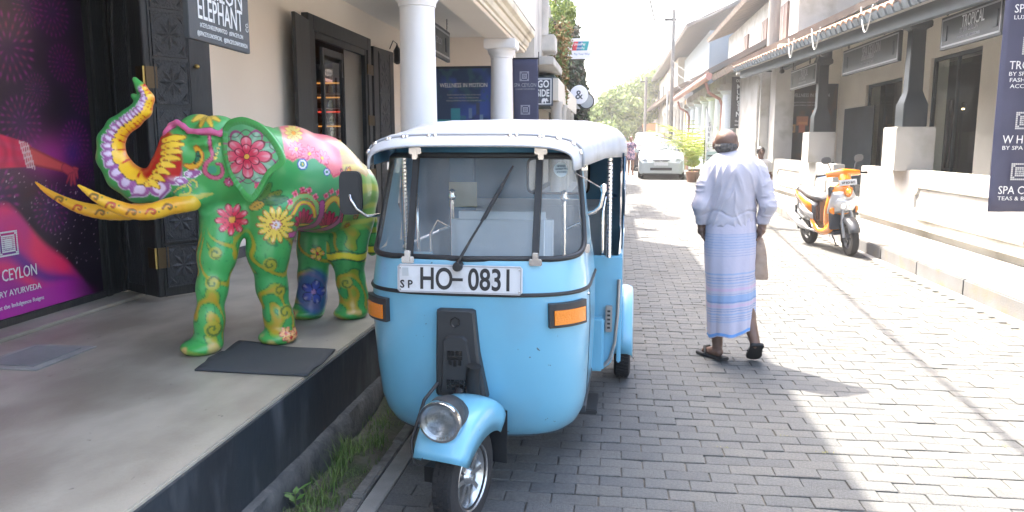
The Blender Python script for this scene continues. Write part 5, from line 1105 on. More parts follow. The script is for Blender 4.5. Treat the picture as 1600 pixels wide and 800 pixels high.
# headlamp
hlc = Vector((.012, -.205, .500)); HM = SM@Matrix.Translation(hlc)@Matrix.Scale(.90, 4)@Matrix.Rotation(R(7), 4, 'Z')@Matrix.Rotation(R(6), 4, 'X')
a = MB(); a.lathe([(.02, .14), (.06, .12), (.082, .06), (.088, .0), (.086, -.005)], (0, 0, 0), 32, 'y'); a.xf(HM); hl = a.build('headlight', PLAST, TK, smooth=50)
a = MB(); a.lathe([(.088, .0), (.092, -.012), (.088, -.026), (.078, -.028), (.076, -.018)], (0, 0, 0), 40, 'y', closed=True); a.xf(HM); a.build('chrome_ring', CHROME, hl, smooth=60)
a = MB(); a.lathe([(.078, -.014), (.065, .012), (.04, .034), (.012, .042), (.001, .042)], (0, 0, 0), 32, 'y'); a.xf(HM); a.build('reflector', mat('lamp_reflector', (.8, .8, .8), .22, 1., bump=.5, bscale=60), hl, smooth=60)
a = MB(); a.lathe([(.014, .035), (.014, .012), (.008, .002), (.001, .001)], (0, 0, 0), 14, 'y'); a.xf(HM); a.build('bulb', mat('bulb_glass', (.6, .6, .6), .2), hl, smooth=60)
a = MB(); a.lathe([(.077, -.024), (.05, -.034), (.02, -.038), (.001, -.0385)], (0, 0, 0), 32, 'y')
for k in range(9): 
    x = -.06+k*.015; h = math.sqrt(max(0, .072**2-x*x)); a.obox((x-.0012, -.026-.012*(1-(x/.077)**2), -h), (1, 0, 0), (0, 0, 1), (0, 1, 0), .0024, 2*h, .001)
a.xf(HM); a.build('lens', glassmat('headlight_glass', (.93, .95, .96), .05, 1.2), hl, smooth=180)
a = MB(); rows = []
for i in range(9):
    q = PI*i/8; rows.append([Vector((math.cos(q)*r_, y_, math.sin(q)*r_*.92+(-.02))) for r_, y_ in ((.086, -.01), (.088, .05), (.080, .12), (.05, .17))])
a.grid(rows); a.xf(HM); a.build('headlight_hood', PLAST, hl, smooth=60)
# cabin floor, side sills, rear body
a = MB(); a.box(-.46, .46, .55, 1.5, .30, .33); a.box(-.55, .55, 1.4, 2.45, .33, .36); a.build('floor', mat('underbody', (.03, .035, .04), .7), TK)
def side(sx):
    def q(x): return sx*x
    # front-facing wall of the wider rear cabin, with step and steel edge
    P_ = [(.40, .31), (.50, .30), (.555, .34), (.585, .44), (.60, .58), (.605, .92), (.40, .92)]
    a = MB(); a.prism([(sx*x_, z_) for x_, z_ in P_], (0, 1.20, 0), (1, 0, 0), (0, 0, 1), (0, 1, 0), .03); a.build('cabin_front_panel', BLUE, TK, bevel=.008)
    a = MB(); a.box(*sorted((q(.43), q(.52))), 1.15, 1.20, .31, .60); a.build('step_box', BLUE, TK, bevel=.012)
    a = MB(); a.tube([(q(.592), 1.185, .80), (q(.588), 1.185, .62), (q(.575), 1.185, .46), (q(.55), 1.185, .37), (q(.52), 1.185, .335)], .009, 8); a.build('steel_edge_strip', mat('dull_steel', (.35, .36, .36), .4, .8), TK, smooth=60)
    h = MB(); h.box(*sorted((q(.525), q(.56))), 1.17, 1.20, .52, .66); h.build('hinge_plate', mat('dull_steel', (.35, .36, .36)), TK, bevel=.004)
    for k in range(5): MB().box(*sorted((q(.535), q(.55))), 1.165, 1.172, .54+k*.022, .55+k*.022).build('louvre', PLAST, TK)
    a = MB(); a.box(*sorted((q(.40), q(.455))), .86, 1.20, .27, .36); a.build('side_sill', BLUE, TK, bevel=.012)
    a = MB(); a.box(*sorted((q(.40), q(.50))), .88, 1.14, .17, .195); a.build('foot_step', BLACKR, TK, bevel=.005)
    a = MB(); a.prism([(1.23, .34), (1.75, .34), (1.82, .56), (2.40, .56), (2.45, .34), (2.56, .34), (2.56, .93), (1.23, .93)], (q(.585), 0, 0), (0, 1, 0), (0, 0, 1), (sx, 0, 0), .022); a.build('rear_quarter_panel', BLUE, TK, bevel=.006)
    rows = []
    for i in range(15):
        t_ = R(-8+i*14); y_, z_ = 2.12-.335*math.cos(t_), .28+.32*math.sin(t_)
        rows.append([Vector((q(x_), y_+dy, z_+dz)) for x_, dy, dz in ((.555, 0, 0), (.64, 0, 0), (.668, .012*math.cos(t_), -.010), (.676, .035*math.cos(t_), -.03), (.676, .075*math.cos(t_), -.07*max(0, math.sin(t_))))])
    a = MB(); a.grid(rows); o_ = a.build('rear_mudguard', BLUE, TK, smooth=40); o_.modifiers.new('t', 'SOLIDIFY').thickness = .006
    a = MB(); a.grid([[Vector((q(x_), 2.47+.01*z_, z_)) for x_ in (.57, .62, .66+.02*(z_ < .25))] for z_ in (.34, .24, .15)]); a.build('mud_flap', BLACKR, TK)
    # canopy posts and curtain
    a = MB(); a.tube([(q(.535), 1.15, .92), (q(.535), 1.13, 1.43)], .012, 10)
    for k in range(26): z = .90+k*.02; a.tube([(q(.535)+.0135*math.cos(t), 1.15-(z-.92)*.04+.0135*math.sin(t), z+.02+.006*t/3) for t in np.linspace(0, 2*PI, 9)], .0025, 4)
    a.build('spiral_grab_pole', CHROME, TK, smooth=60)
    a = MB(); a.tube([(q(.50), 1.26, .9), (q(.50), 1.24, 1.15), (q(.51), 1.28, 1.22), (q(.56), 1.40, 1.22)], .010, 8); a.build('grab_rail', CHROME, TK, smooth=60)
    rows = [[Vector((q(.600+.006*math.sin(y*30)), y, z)) for y in np.linspace(1.30, 2.5, 16)] for z in (.94, 1.1, 1.45)]
    a = MB(); a.grid(rows); a.build('side_curtain', BLUED, TK, smooth=180)
    rows = [[Vector((q(.608+.006*math.sin(y*30)), y, z)) for y in np.linspace(1.29, 2.5, 16)] for z in (1.12, 1.26)]
    a = MB(); a.grid(rows); a.build('curtain_band', CANVAS, TK, smooth=180)
    # partition rails behind the driver
    a = MB(); a.tube([(q(.30), 1.22, .5), (q(.30), 1.22, 1.20)], .012, 10); a.lathe([(.004, 1.20), (.02, 1.205), (.024, 1.22), (.015, 1.235), (.02, 1.25), (.004, 1.26)], (q(.30), 1.22, 0), 12); a.tube([(q(.30), 1.22, 1.05), (q(.38), 1.22, 1.09), (q(.42), 1.22, 1.02), (q(.42), 1.22, .6)], .008, 8); a.build('partition_rail', CHROME, TK, smooth=60)
side(1); side(-1)
wheel(.612, 2.12, .203, .203, .10, TK); wheel(-.612, 2.12, .203, .203, .10, TK)
# right mirror stay with brace, left mirror
a = MB(); a.tube([(.455, .62, 1.19), (.485, .62, 1.20), (.51, .62, 1.225), (.522, .62, 1.29)], .009, 8); a.tube([(.405, .44, 1.38), (.522, .62, 1.30)], .003, 6); a.lathe([(.004, -.02), (.014, -.015), (.014, .015), (.004, .02)], (.522, .62, 1.305), 10); a.build('mirror_stay', CHROME, TK, smooth=60)
a = MB(); a.tube([(-.475, .55, 1.18), (-.53, .52, 1.175), (-.57, .50, 1.21), (-.59, .49, 1.25), (-.60, .50, 1.27)], .008, 8); ml = a.build('side_mirror', CHROME, TK, smooth=60)
mp = []; 
for i in range(28): x, z = se(2*PI*i/28, 5); mp.append((x*.050, z*.098))
a = MB(); a.prism(mp, (-.600, .50, 1.28), Vector((1, .15, 0)).normalized(), (0, 0, 1), (0, 1, 0), .03); a.build('mirror_housing', PLAST, ml, bevel=.006)
# canopy: visor strip, rivets, cover
def canopy_row(y, hw, zt, zb, n_=4.2, N=36):
    r_ = []
    for i in range(N+1):
        x, z = se(PI*i/N, n_); r_.append(Vector((x*hw, y, zb+abs(z)*(zt-zb))))
    return r_
CV = [(.235, .418, 1.490, 1.395), (.25, .428, 1.502, 1.395), (.29, .440, 1.525, 1.40), (.36, .452, 1.540, 1.41), (.55, .478, 1.558, 1.42), (.9, .515, 1.585, 1.43), (1.25, .585, 1.620, 1.43), (1.45, .605, 1.622, 1.43), (1.62, .610, 1.618, 1.43), (2.0, .612, 1.61, 1.43), (2.4, .610, 1.59, 1.43), (2.55, .59, 1.55, 1.40), (2.60, .52, 1.48, 1.38)]
def cvrow(y): return [float(np.interp(y, [c[0] for c in CV], [c[k] for c in CV])) for k in (1, 2, 3)]
a = MB(); a.grid([canopy_row(y, *cvrow(y)) for y in (.235, .245, .26, .29, .325)]); vs = a.build('visor', CANVAS, TK, smooth=50); k = vs.modifiers.new('thickness', 'SOLIDIFY'); k.thickness = .006
a = MB(); rows = []
for y in (.33, .36, .42, .5, .6, .75, .9, 1.1, 1.3, 1.45, 1.55, 1.65, 1.8, 2.0, 2.2, 2.4, 2.5, 2.55, 2.60):
    hw, zt, zb = cvrow(y); sag = -.010*math.sin((y-.36)*PI/.9)**2 if .36 < y < 2.4 else 0
    rows.append([p+Vector((0, 0, sag*(1-abs(p.x)/hw)+random.uniform(-.002, .002))) for p in canopy_row(y, hw+.004, zt+.004, zb)])
a.grid(rows); cv = a.build('canopy', CANVAS, TK, smooth=180); k = cv.modifiers.new('thickness', 'SOLIDIFY'); k.thickness = .006
a = MB(); a.tube([p+Vector((0, -.002, .002)) for p in canopy_row(.235, *cvrow(.235))], .005, 6); a.build('visor_edge', CANVAS, vs, smooth=180)
a = MB(); a.tube([p+Vector((0, 0, .0)) for p in canopy_row(.33, *[q_+.003 for q_ in cvrow(.33)])], .006, 6); a.build('canopy_seam', mat('grey_seam', (.35, .36, .38), .6), cv, smooth=180)
rw = canopy_row(.30, *[q_+.004 for q_ in cvrow(.30)], N=72)
for i in (5, 13, 21, 27, 33, 39, 45, 51, 59, 67):
    for d_ in (-1, 1):
        p = rw[i].lerp(rw[i+d_], .5 if 20 < i < 52 else .45); s_ = MB().lathe([(.001, .007), (.006, .006), (.009, .001), (.009, -.004)], (0, 0, 0), 10); nn = Vector((p.x*.9 if abs(p.x) > .4 else 0, 0, .5 if abs(p.x) > .4 else 1)).normalized() if abs(p.x) > .42 else Vector((0, -.3, 1)).normalized(); s_.xf(Matrix.Translation(p)@nn.to_track_quat('Z', 'Y').to_matrix().to_4x4()); s_.build('rivet', CHROME, vs, smooth=60)
# roof lining and back wall with window
a = MB(); a.grid([canopy_row(y, cvrow(y)[0]-.015, cvrow(y)[1]-.015, cvrow(y)[2]) for y in (.36, .9, 1.5, 2.0, 2.5)]); a.build('roof_lining', BLUED, TK, smooth=180)
def rrect(x0, x1, z0, z1, n_=8, N=48): return [((x0+x1)/2+se(2*PI*i/N, n_)[0]*(x1-x0)/2, (z0+z1)/2+se(2*PI*i/N, n_)[1]*(z1-z0)/2) for i in range(N+1)]
I_, O_ = rrect(-.06, .36, 1.16, 1.40), rrect(-.575, .575, .4, 1.60, 10)
a = MB(); a.grid([[(x, 2.50, z) for x, z in I_], [(x, 2.50, z) for x, z in O_]]); a.build('rear_curtain', mat('rear_blue_vinyl', (.12, .32, .48), .6, bump=.1), TK)
a = MB(); a.tube([(x, 2.49, z) for x, z in I_], .010, 6); a.build('rear_window_seal', BLACKR, TK); a = MB(); a.add([(x, 2.50, z) for x, z in I_[:-1]], [tuple(range(48))]); a.build('rear_window', glassmat('hazy_plastic', (.75, .8, .82), .1, 1.), TK)
a = MB(); a.box(-.58, .58, 2.50, 2.53, .36, .95); a.build('tailboard', BLUE, TK, bevel=.01)
# seats, handlebar, partition
a = MB(); a.box(-.26, .26, .98, 1.10, .84, 1.16); a.build('driver_backrest', SEATW, TK, bevel=.04)
a = MB(); a.box(-.25, .25, .72, 1.06, .66, .76); a.build('driver_seat', SEATW, TK, bevel=.03)
a = MB(); a.box(-.48, .48, 1.85, 2.3, .55, .72); a.build('passenger_seat', SEATW, TK, bevel=.04)
a = MB(); a.box(-.50, .50, 2.30, 2.42, .72, 1.13); a.build('passenger_backrest', SEATW, TK, bevel=.04)
a = MB(); a.box(-.40, .40, 1.20, 1.23, .36, .80); a.build('partition', BLUED, TK, bevel=.005)
a = MB(); a.tube([(-.34, .62, .93), (-.2, .52, .93), (0, .48, .90), (.2, .52, .93), (.34, .62, .93)], .014, 8); a.tube([(0, .48, .9), (0, .30, .55)], .02, 8); a.build('handlebar', BLACKR, TK, smooth=60)
a = MB(); a.box(-.42, .42, .30, .52, .80, .84); a.build('dashboard', BLUED, TK, bevel=.01)
a = MB(); a.grid([[(x, y, z) for z in (1.18, 1.3, 1.44)] for x, y in ((-.30, 1.18), (-.26, 1.2), (-.20, 1.17), (-.14, 1.19))]); 
a = MB(); a.box(-.44, -.28, 1.75, 1.77, .95, 1.45); a.build('rear_curtain_fold', BLUED, TK, bevel=.01); a = MB(); a.box(-.44, -.27, 1.74, 1.75, 1.12, 1.27); a.build('pale_curtain_band', mat('pale_yellow_cloth', (.55, .55, .42), .8), TK)
# panel seams and small wear on the nose shell
for sx in (-1, 1):
    a = MB(); a.tube([tksurf(sx*.93, z, .001) for z in np.linspace(.30, .885, 12)], .0016, 4, caps=False); a.build('panel_seam', mat('seam_dark_line', (.03, .06, .08), .7), cowl)  # thin dark line drawn along the panel seam
a = MB(); a.tube([tksurf(t, .262, .001) for t in np.linspace(-.9, .9, 40)], .002, 4, caps=False); a.build('bottom_seam', mat('seam_dark_line', (.03, .06, .08)), cowl)
for t, z in ((.86, .872),):
    p = tksurf(t, z, .003); MB().lathe([(.001, -.003), (.006, -.002), (.007, .001)], tuple(p), 8, 'y').build('bolt', CHROME, cowl)
# ------------------------------------------------ painted elephant statue
EL = wroot('elephant_statue', (-1.87, 4.2, .43), 'life-size young elephant statue painted green with flowers, pink ears and yellow tusks, trunk raised', 'statue')
TR = [(-2.15, 3.68, 1.455, .138), (-2.205, 3.665, 1.375, .116), (-2.29, 3.65, 1.292, .092), (-2.395, 3.64, 1.285, .086), (-2.480, 3.64, 1.335, .080), (-2.535, 3.64, 1.425, .071), (-2.533, 3.64, 1.512, .063), (-2.487, 3.64, 1.578, .056), (-2.415, 3.64, 1.622, .052), (-2.352, 3.64, 1.668, .047), (-2.325, 3.64, 1.722, .038), (-2.347, 3.64, 1.772, .026), (-2.378, 3.64, 1.815, .014)]
e = SDF((-2.75, 3.30, .40), (-1.25, 5.15, 1.92), .0075)
e.chain([(-1.896, 3.97, 1.33, .235), (-1.809, 4.14, 1.29, .262), (-1.715, 4.37, 1.245, .262), (-1.65, 4.56, 1.20, .215)], .05)
e.chain([(-1.90, 3.95, 1.44, .11), (-1.80, 4.15, 1.455, .115), (-1.70, 4.35, 1.39, .13), (-1.635, 4.56, 1.23, .13)], .08)
e.chain([(-2.02, 3.78, 1.12, .125), (-2.028, 3.70, .926, .088), (-2.043, 3.66, .764, .069), (-2.061, 3.65, .597, .065), (-2.075, 3.65, .50, .076)], .05)
e.chain([(-1.80, 3.90, 1.13, .145), (-1.828, 3.87, .922, .102), (-1.825, 3.89, .726, .074), (-1.801, 3.90, .563, .069), (-1.79, 3.90, .49, .078)], .05)
e.chain([(-1.80, 4.52, 1.05, .135), (-1.822, 4.50, .851, .100), (-1.841, 4.50, .69, .083), (-1.854, 4.50, .548, .083), (-1.865, 4.49, .49, .092)], .05)
e.chain([(-1.585, 4.52, 1.05, .138), (-1.610, 4.50, .835, .103), (-1.604, 4.52, .651, .080), (-1.592, 4.54, .547, .080), (-1.593, 4.53, .49, .090)], .05)
for x, y in ((-2.085, 3.63), (-1.785, 3.885), (-1.87, 4.475), (-1.598, 4.515)): e.ell((x-.010, y-.016, .462), (.102, .106, .044), .025)
e.chain([(-1.88, 3.90, 1.39, .20), (-2.0, 3.79, 1.42, .175)], .06)
e.chain([(-2.02, 3.73, 1.43, .155), (-2.12, 3.70, 1.45, .130)], .05)
e.chain([(-2.00, 3.73, 1.31, .12), (-2.14, 3.69, 1.29, .11)], .05)
e.ell((-1.985, 3.70, 1.555), (.105, .12, .085), .03); e.ell((-2.13, 3.78, 1.565), (.10, .11, .085), .03)
e.chain([(-2.02, 3.71, 1.27, .07), (-2.06, 3.69, 1.19, .035), (-2.075, 3.68, 1.155, .018)], .03)
e.chain(TR, .012)
e.chain([(-2.345, 3.64, 1.695, .028), (-2.392, 3.64, 1.735, .014)], .012)
e.seg((-2.345, 3.60, 1.735), (-2.345, 3.68, 1.735), .014, .014, .01, True)
# cheek socket of the near tusk, brow and eye relief
e.chain([(-2.06, 3.64, 1.24, .05), (-2.13, 3.60, 1.215, .048)], .03)
e.seg((-2.05, 3.585, 1.50), (-1.98, 3.575, 1.50), .022, .022, .03)
# raised pink forehead ribbon
RB_ = [(-2.215, 3.60, 1.553), (-2.190, 3.612, 1.590), (-2.15, 3.60, 1.604), (-2.11, 3.585, 1.585), (-2.075, 3.575, 1.560), (-2.02, 3.565, 1.556), (-1.965, 3.57, 1.560), (-1.915, 3.575, 1.545), (-1.89, 3.60, 1.575)]
e.chain([(x, y+.01, z, .014) for x, y, z in RB_], .006)
# tail
e.chain([(-1.575, 4.76, 1.22, .035), (-1.555, 4.83, 1.0, .028), (-1.56, 4.82, .80, .03)], .02)
me = e.mesh('body'); P = verts(me).astype(float)
nr = np.empty(len(me.vertices)*3, np.float32); me.vertices.foreach_get('normal', nr); nr = nr.reshape(-1, 3)
RV = np.array([.88, .476, 0])
GR = np.array(srgb(74, 168, 84)); 
def lin(*c): return np.array(srgb(*c))
YEL, ORG, RED, PNK, PUR, LIL, WHT, DGR, TEA, BLU = lin(240, 205, 60), lin(235, 150, 45), lin(200, 45, 40), lin(226, 88, 120), lin(150, 80, 150), lin(205, 175, 215), lin(240, 235, 240), lin(22, 92, 52), lin(40, 130, 110), lin(52, 84, 150)
def mx(c, col, t): t = np.clip(t, 0, 1)[:, None]; return c*(1-t)+col*t
def flower(c, u, v, cu, cv_, r, n, col, tip, line, mid, ph=0., sharp=1., gate=1.):
    x, y = u-cu, v-cv_; d = np.hypot(x, y); a = np.arctan2(y, x)+ph; pet = np.abs(np.cos(n*a/2))
    Rr = r*(.50+.50*pet**(.6*sharp)); ins = sm(Rr-d, 0, r*.04)*gate; line_ = sm(r*.06-np.abs(Rr-d), 0, r*.03)*gate
    cc = mx(np.tile(col, (len(u), 1)), tip, sm(d/r, .45, .95)); cc = mx(cc, line, sm(.30-pet, 0, .12)*sm(d/r, .15, .3)); cc = mx(cc, WHT, sm(pet, .93, 1.)*.3*sm(d/r, .5, .8))
    c = c*(1-ins[:, None])+cc*ins[:, None]; c = mx(c, line, line_*.9); c = mx(c, mid, sm(r*.22-d, 0, r*.03)*gate); return mx(c, line, sm(r*.03-np.abs(d-r*.22), 0, r*.015)*gate)
def stroke(c, u, v, pts, w_, col, edge=None, gate=1., taper=True):
    D = np.full(len(u), 9.); L = len(pts)
    for i in range(L-1):
        p, q = np.array(pts[i]), np.array(pts[i+1]); d = q-p; t = np.clip(((u-p[0])*d[0]+(v-p[1])*d[1])/(d@d+1e-12), 0, 1); k = (i+t)/(L-1)
        ww = (.45+.55*np.sin(PI*np.clip(k*.9+.1, 0, 1))) if taper else 1
        D = np.minimum(D, np.hypot(u-p[0]-t*d[0], v-p[1]-t*d[1])-w_*ww)
    if edge is not None: c = mx(c, edge, sm(.005-D, 0, .003)*gate)
    return mx(c, col, sm(-D, -.001, .002)*gate)
def curvy(pts, n=8):
    pts = np.array(pts, float); P_ = np.vstack([2*pts[0]-pts[1], pts, 2*pts[-1]-pts[-2]]); o = []
    for i in range(1, len(P_)-2):
        for t in np.linspace(0, 1, n, endpoint=False): 
            a, b, c_, d = P_[i-1], P_[i], P_[i+1], P_[i+2]; o.append(.5*((2*b)+(-a+c_)*t+(2*a-5*b+4*c_-d)*t*t+(-a+3*b-3*c_+d)*t**3))
    o.append(pts[-1]); return o
def paint_elephant(P, nr, part='body'):
    u = P@RV; v = P[:, 2]; N = len(P); near = sm(-(nr@np.array([-.476, .88, 0])), -.15, .15)
    n1, n2 = vnoise(P, 6, 21), vnoise(P, 14, 22)
    c = np.tile(GR, (N, 1)); c = mx(c, lin(60, 156, 96), n1*.6); c = mx(c, lin(80, 165, 80), sm(n2, .5, .9)*.4)
    # body side: lighter mint flank, pink saddle, yellow green rump
    bx = (P[:, 1]-3.95)*.96+(P[:, 0]+1.9)*.25; fl = sm(bx, -.02, .1)*sm(v, .98, 1.05)
    c = mx(c, lin(96, 160, 116), fl*.55)
    edge = 1.40+.018*np.abs(np.sin(u*42))+.05*sm(u, .62, .45)*0-.10*sm(u, .50, .62)
    sd = sm(v-edge, 0, .006)*sm(u, .325, .335)*(part == 'body'); c = mx(c, lin(232, 120, 128), sd); c = mx(c, lin(244, 170, 150), sd*sm(n2, .4, .8)); c = mx(c, lin(210, 70, 95), sd*sm(.006-np.abs(v-edge-.012), 0, .004))
    for cu in (.40, .47, .54): c = flower(c, u, v, cu, 1.47-.35*(cu-.4), .045, 8, lin(238, 140, 150), PNK, lin(200, 60, 90), YEL, gate=sd)
    c = flower(c, u, v, .40, 1.555, .05, 10, lin(216, 196, 110), YEL, lin(190, 120, 50), ORG, gate=sd)
    rp = sm(u, .655+.012*0, .672)*sm(v, .98, 1.0)+0; c = mx(c, lin(176, 206, 80), rp*.5*(part == 'body')); c = mx(c, lin(230, 214, 90), rp*sm(np.sin(v*60+n1*6), .2, .8)*.55)
    for k in range(7): c = flower(c, u, v, .70+.05*(k % 2), 1.02+k*.055, .022, 6, ORG, RED, DGR, YEL, gate=rp)
    # flank ornament: arcs, lotuses, dots, purple sweep
    g = near*sm(u, .31, .33)
    c = stroke(c, u, v, curvy([(.341, 1.165), (.388, 1.214), (.445, 1.221), (.491, 1.18), (.511, 1.118)]), .012, lin(150, 200, 120), RED, g, False)
    c = stroke(c, u, v, curvy([(.36, 1.13), (.40, 1.18), (.445, 1.183), (.478, 1.15), (.49, 1.10)]), .007, YEL, PNK, g, False)
    c = stroke(c, u, v, curvy([(.535, 1.121), (.565, 1.175), (.61, 1.195), (.65, 1.15)]), .014, lin(236, 196, 80), RED, g, False)
    for i, (a, b) in enumerate([(.35, 1.195), (.38, 1.235), (.42, 1.255), (.455, 1.25), (.49, 1.215), (.55, 1.215), (.585, 1.235), (.625, 1.23)]): c = flower(c, u, v, a, b, .018, 4, PNK, lin(240, 150, 160), lin(170, 40, 70), RED, .4, gate=g)
    for cu, cv_ in ((.425, 1.093), (.578, 1.065)):
        for an, L in ((-70, .055), (70, .055), (-42, .07), (42, .07), (-18, .082), (18, .082), (0, .088)):
            q = R(90-an); tip = (cu+math.cos(q)*L, cv_-.035+math.sin(q)*L); c = stroke(c, u, v, [(cu, cv_-.035), ((cu+tip[0])/2, (cv_-.035+tip[1])/2), tip], .013, lin(214, 50, 96), lin(120, 16, 50), g)
        c = stroke(c, u, v, [(cu-.035, cv_-.04), (cu+.035, cv_-.04)], .008, YEL, DGR, g)
    c = stroke(c, u, v, curvy([(.529, 1.177), (.526, 1.10), (.498, 1.043), (.42, 1.021), (.345, 1.02)]), .014, lin(206, 96, 160), lin(120, 40, 90), g, False)
    c = stroke(c, u, v, curvy([(.655, 1.18), (.65, 1.08), (.61, 1.03), (.55, 1.005), (.45, .985), (.35, .975)]), .012, lin(196, 110, 150), lin(60, 60, 80), g, False)
    c = stroke(c, u, v, curvy([(.655, 1.35), (.66, 1.2), (.655, 1.05)]), .005, PNK, DGR, g, False)
    for a, b, r_ in ((.426, 1.39, .032), (.56, 1.345, .022)):
        d = np.hypot(u-a, v-b); c = mx(c, BLU, sm(r_-d, 0, .003)*g); c = mx(c, WHT, sm(r_*.75-d, 0, .003)*g); c = mx(c, TEA, sm(r_*.5-d, 0, .003)*g); c = mx(c, YEL, sm(r_*.22-d, 0, .003)*g)
    # big leaves behind the shoulder
    for p, q, cl in (((.175, 1.185), (.30, 1.25), lin(120, 130, 50)), ((.16, 1.17), (.215, 1.20), lin(200, 160, 60)), ((.23, 1.20), (.33, 1.215), lin(70, 120, 60)), ((.20, 1.22), (.25, 1.29), lin(90, 140, 60))):
        m_ = ((p[0]+q[0])/2, (p[1]+q[1])/2); c = stroke(c, u, v, [p, m_, q], .022, cl, DGR, near*(part == 'body')); c = stroke(c, u, v, [p, q], .0025, DGR, None, near*(part == 'body'))
    # legs: warped yellow and green scrolls
    lg = .85*sm(1.10-v, 0, .12)*(P[:, 2] < 1.12)*(1-sm(v, .93, 1.05)*sm(bx, .05, .15))
    ax_ = np.where((P[:, 1] < 3.80) & (P[:, 0] < -1.93), -2.045, np.where(P[:, 1] < 4.2, -1.81, np.where(P[:, 0] < -1.72, -1.845, -1.60)))
    ay_ = np.where((P[:, 1] < 3.80) & (P[:, 0] < -1.93), 3.66, np.where(P[:, 1] < 4.2, 3.88, 4.5)); th = np.arctan2(P[:, 1]-ay_, P[:, 0]-ax_)
    w1 = 1.7*np.sin(v*17+1.5*np.sin(th*1+v*6))+1.3*np.sin(th*2+v*11)+1.6*vnoise(P, 9, 31)
    f = np.sin(th*1.5+v*22+w1*1.9+1.2*np.sin(v*41+th*2)); f2 = np.sin(th*3-v*34+w1*2.4)
    c = mx(c, lin(150, 160, 40), sm(f, .30, .45)*lg); c = mx(c, lin(196, 150, 44), sm(f, .72, .95)*lg*.8); c = mx(c, lin(24, 104, 60), sm(.17-np.abs(f-.28), 0, .10)*lg*.9); c = mx(c, lin(30, 120, 70), sm(.10-np.abs(f2-.2), 0, .08)*lg*sm(-f, -.1, .2)*.8)
    for cu, cv_, r_, s0 in ((.305, .60, .035, 0), (-.062, .56, .04, 1), (-.05, .80, .035, 2), (.235, .87, .035, 0), (.70, .66, .035, 1), (-.03, .95, .03, 1), (.28, .72, .03, 2)):
        d = np.hypot(u-cu, v-cv_); an = np.arctan2(v-cv_, u-cu); sp = np.sin(an*(1 if s0 != 1 else -1)+d/r_*7.5); gg = sm(r_*1.15-d, 0, .006)*near*lg
        c = mx(c, lin(176, 166, 50), gg); c = mx(c, DGR, gg*sm(sp, .3, .6)*.9)
    # feet lip, bands on the hind leg, blue flower
    c = mx(c, lin(70, 170, 80), sm(.50-v, 0, .02)*.6); c = mx(c, lin(236, 180, 120), sm(.50-v, 0, .02)*sm(n2, .55, .7)*.6)
    hl_ = (P[:, 1] > 4.3)*(P[:, 0] > -1.72)
    for z in (.85, .80): c = mx(c, DGR, sm(.006-np.abs(v-z-.01*np.sin(th*3)), 0, .003)*hl_)
    c = mx(c, lin(230, 214, 60), sm(.02-np.abs(v-.825-.01*np.sin(th*3)), 0, .004)*hl_)
    rl = (P[:, 1] > 4.3)*(P[:, 0] < -1.72)
    c = mx(c, lin(54, 80, 150), sm(.10-np.hypot((u-.52)*.8, (v-.60)*.6), 0, .03)*rl*.85); c = flower(c, u, v, .515, .60, .075, 5, lin(60, 80, 170), lin(40, 60, 140), lin(24, 40, 90), lin(150, 110, 170), gate=rl)
    c = flower(c, u, v, .54, .84, .045, 5, lin(230, 200, 70), ORG, DGR, RED, gate=rl)
    # front flowers
    gb = near*(part == 'body')
    c = flower(c, u, v, .272, 1.08, .098, 14, lin(245, 215, 90), lin(244, 206, 70), lin(150, 90, 40), ORG, gate=gb); c = flower(c, u, v, .272, 1.08, .03, 8, WHT, lin(240, 160, 130), RED, YEL, gate=gb)
    c = flower(c, u, v, .058, 1.115, .082, 9, lin(214, 40, 70), lin(230, 84, 104), lin(110, 16, 36), lin(225, 160, 60), .3, gate=gb)
    for a, b in ((.30, .49), (.36, .478), (.325, .466)): c = flower(c, u, v, a, b, .035, 6, lin(240, 190, 120), lin(220, 110, 60), lin(150, 70, 40), RED, gate=gb)
    # head: yellow petal fan with red ground, purple petals, paisleys, ribbon, stars
    hd = near*sm(.13-u, 0, .02)*(part == 'body')
    TRu = np.array([[(t[0]*.88+t[1]*.476), t[2]] for t in TR]); best = np.full(N, 9.); ts = np.zeros(N); q_ = np.zeros(N); L0 = 0
    for i in range(len(TRu)-1):
        p, q = TRu[i], TRu[i+1]; d = q-p; L = math.hypot(*d); t = ((u-p[0])*d[0]+(v-p[1])*d[1])/L**2; tc = np.clip(t, 0, 1); ex, ey = u-p[0]-tc*d[0], v-p[1]-tc*d[1]; rr_ = TR[i][3]+(TR[i+1][3]-TR[i][3])*tc; D = np.hypot(ex, ey)/rr_
        s_ = (ex*(-d[1])+ey*d[0])/L/rr_; m_ = D < best; best = np.where(m_, D, best); ts = np.where(m_, L0+tc*L, ts); q_ = np.where(m_, s_, q_); L0 += L
    # trunk runs face -> tip; inner side of the curl is positive or negative q
    q_ = -q_*SGN
    tr_ = ((best < 1.25) & (u < -.16) & (P[:, 1] < 3.80) & (part == 'body')).astype(float)*sm(ts, .05, .12)
    per = .086-.050*sm(ts, .25, 1.0); ph = (ts % per)/per; sc = np.sqrt(np.clip(1-((ph-.5)*2)**2, 0, 1))
    b1, b0 = .28-.20*sc, -.42-.42*sc*0
    pur_in = q_-(-.26-.32*sc); inn = q_-(.34-.24*sc)
    pp_ = sm(pur_in, 0, .05)*sm(-inn, -.02, .05)*tr_; c = mx(c, lin(205, 195, 215), sm(pur_in+.07, 0, .03)*sm(-inn, -.02, .05)*tr_); c = mx(c, lin(160, 92, 160), pp_); k = np.hypot((ph-.5)*1.25, (q_+.10)*1.1); c = mx(c, lin(222, 205, 232), pp_*sm(.42-k, 0, .12)); c = mx(c, lin(120, 60, 130), pp_*sm(np.abs(ph-.5), .44, .5)*.6)
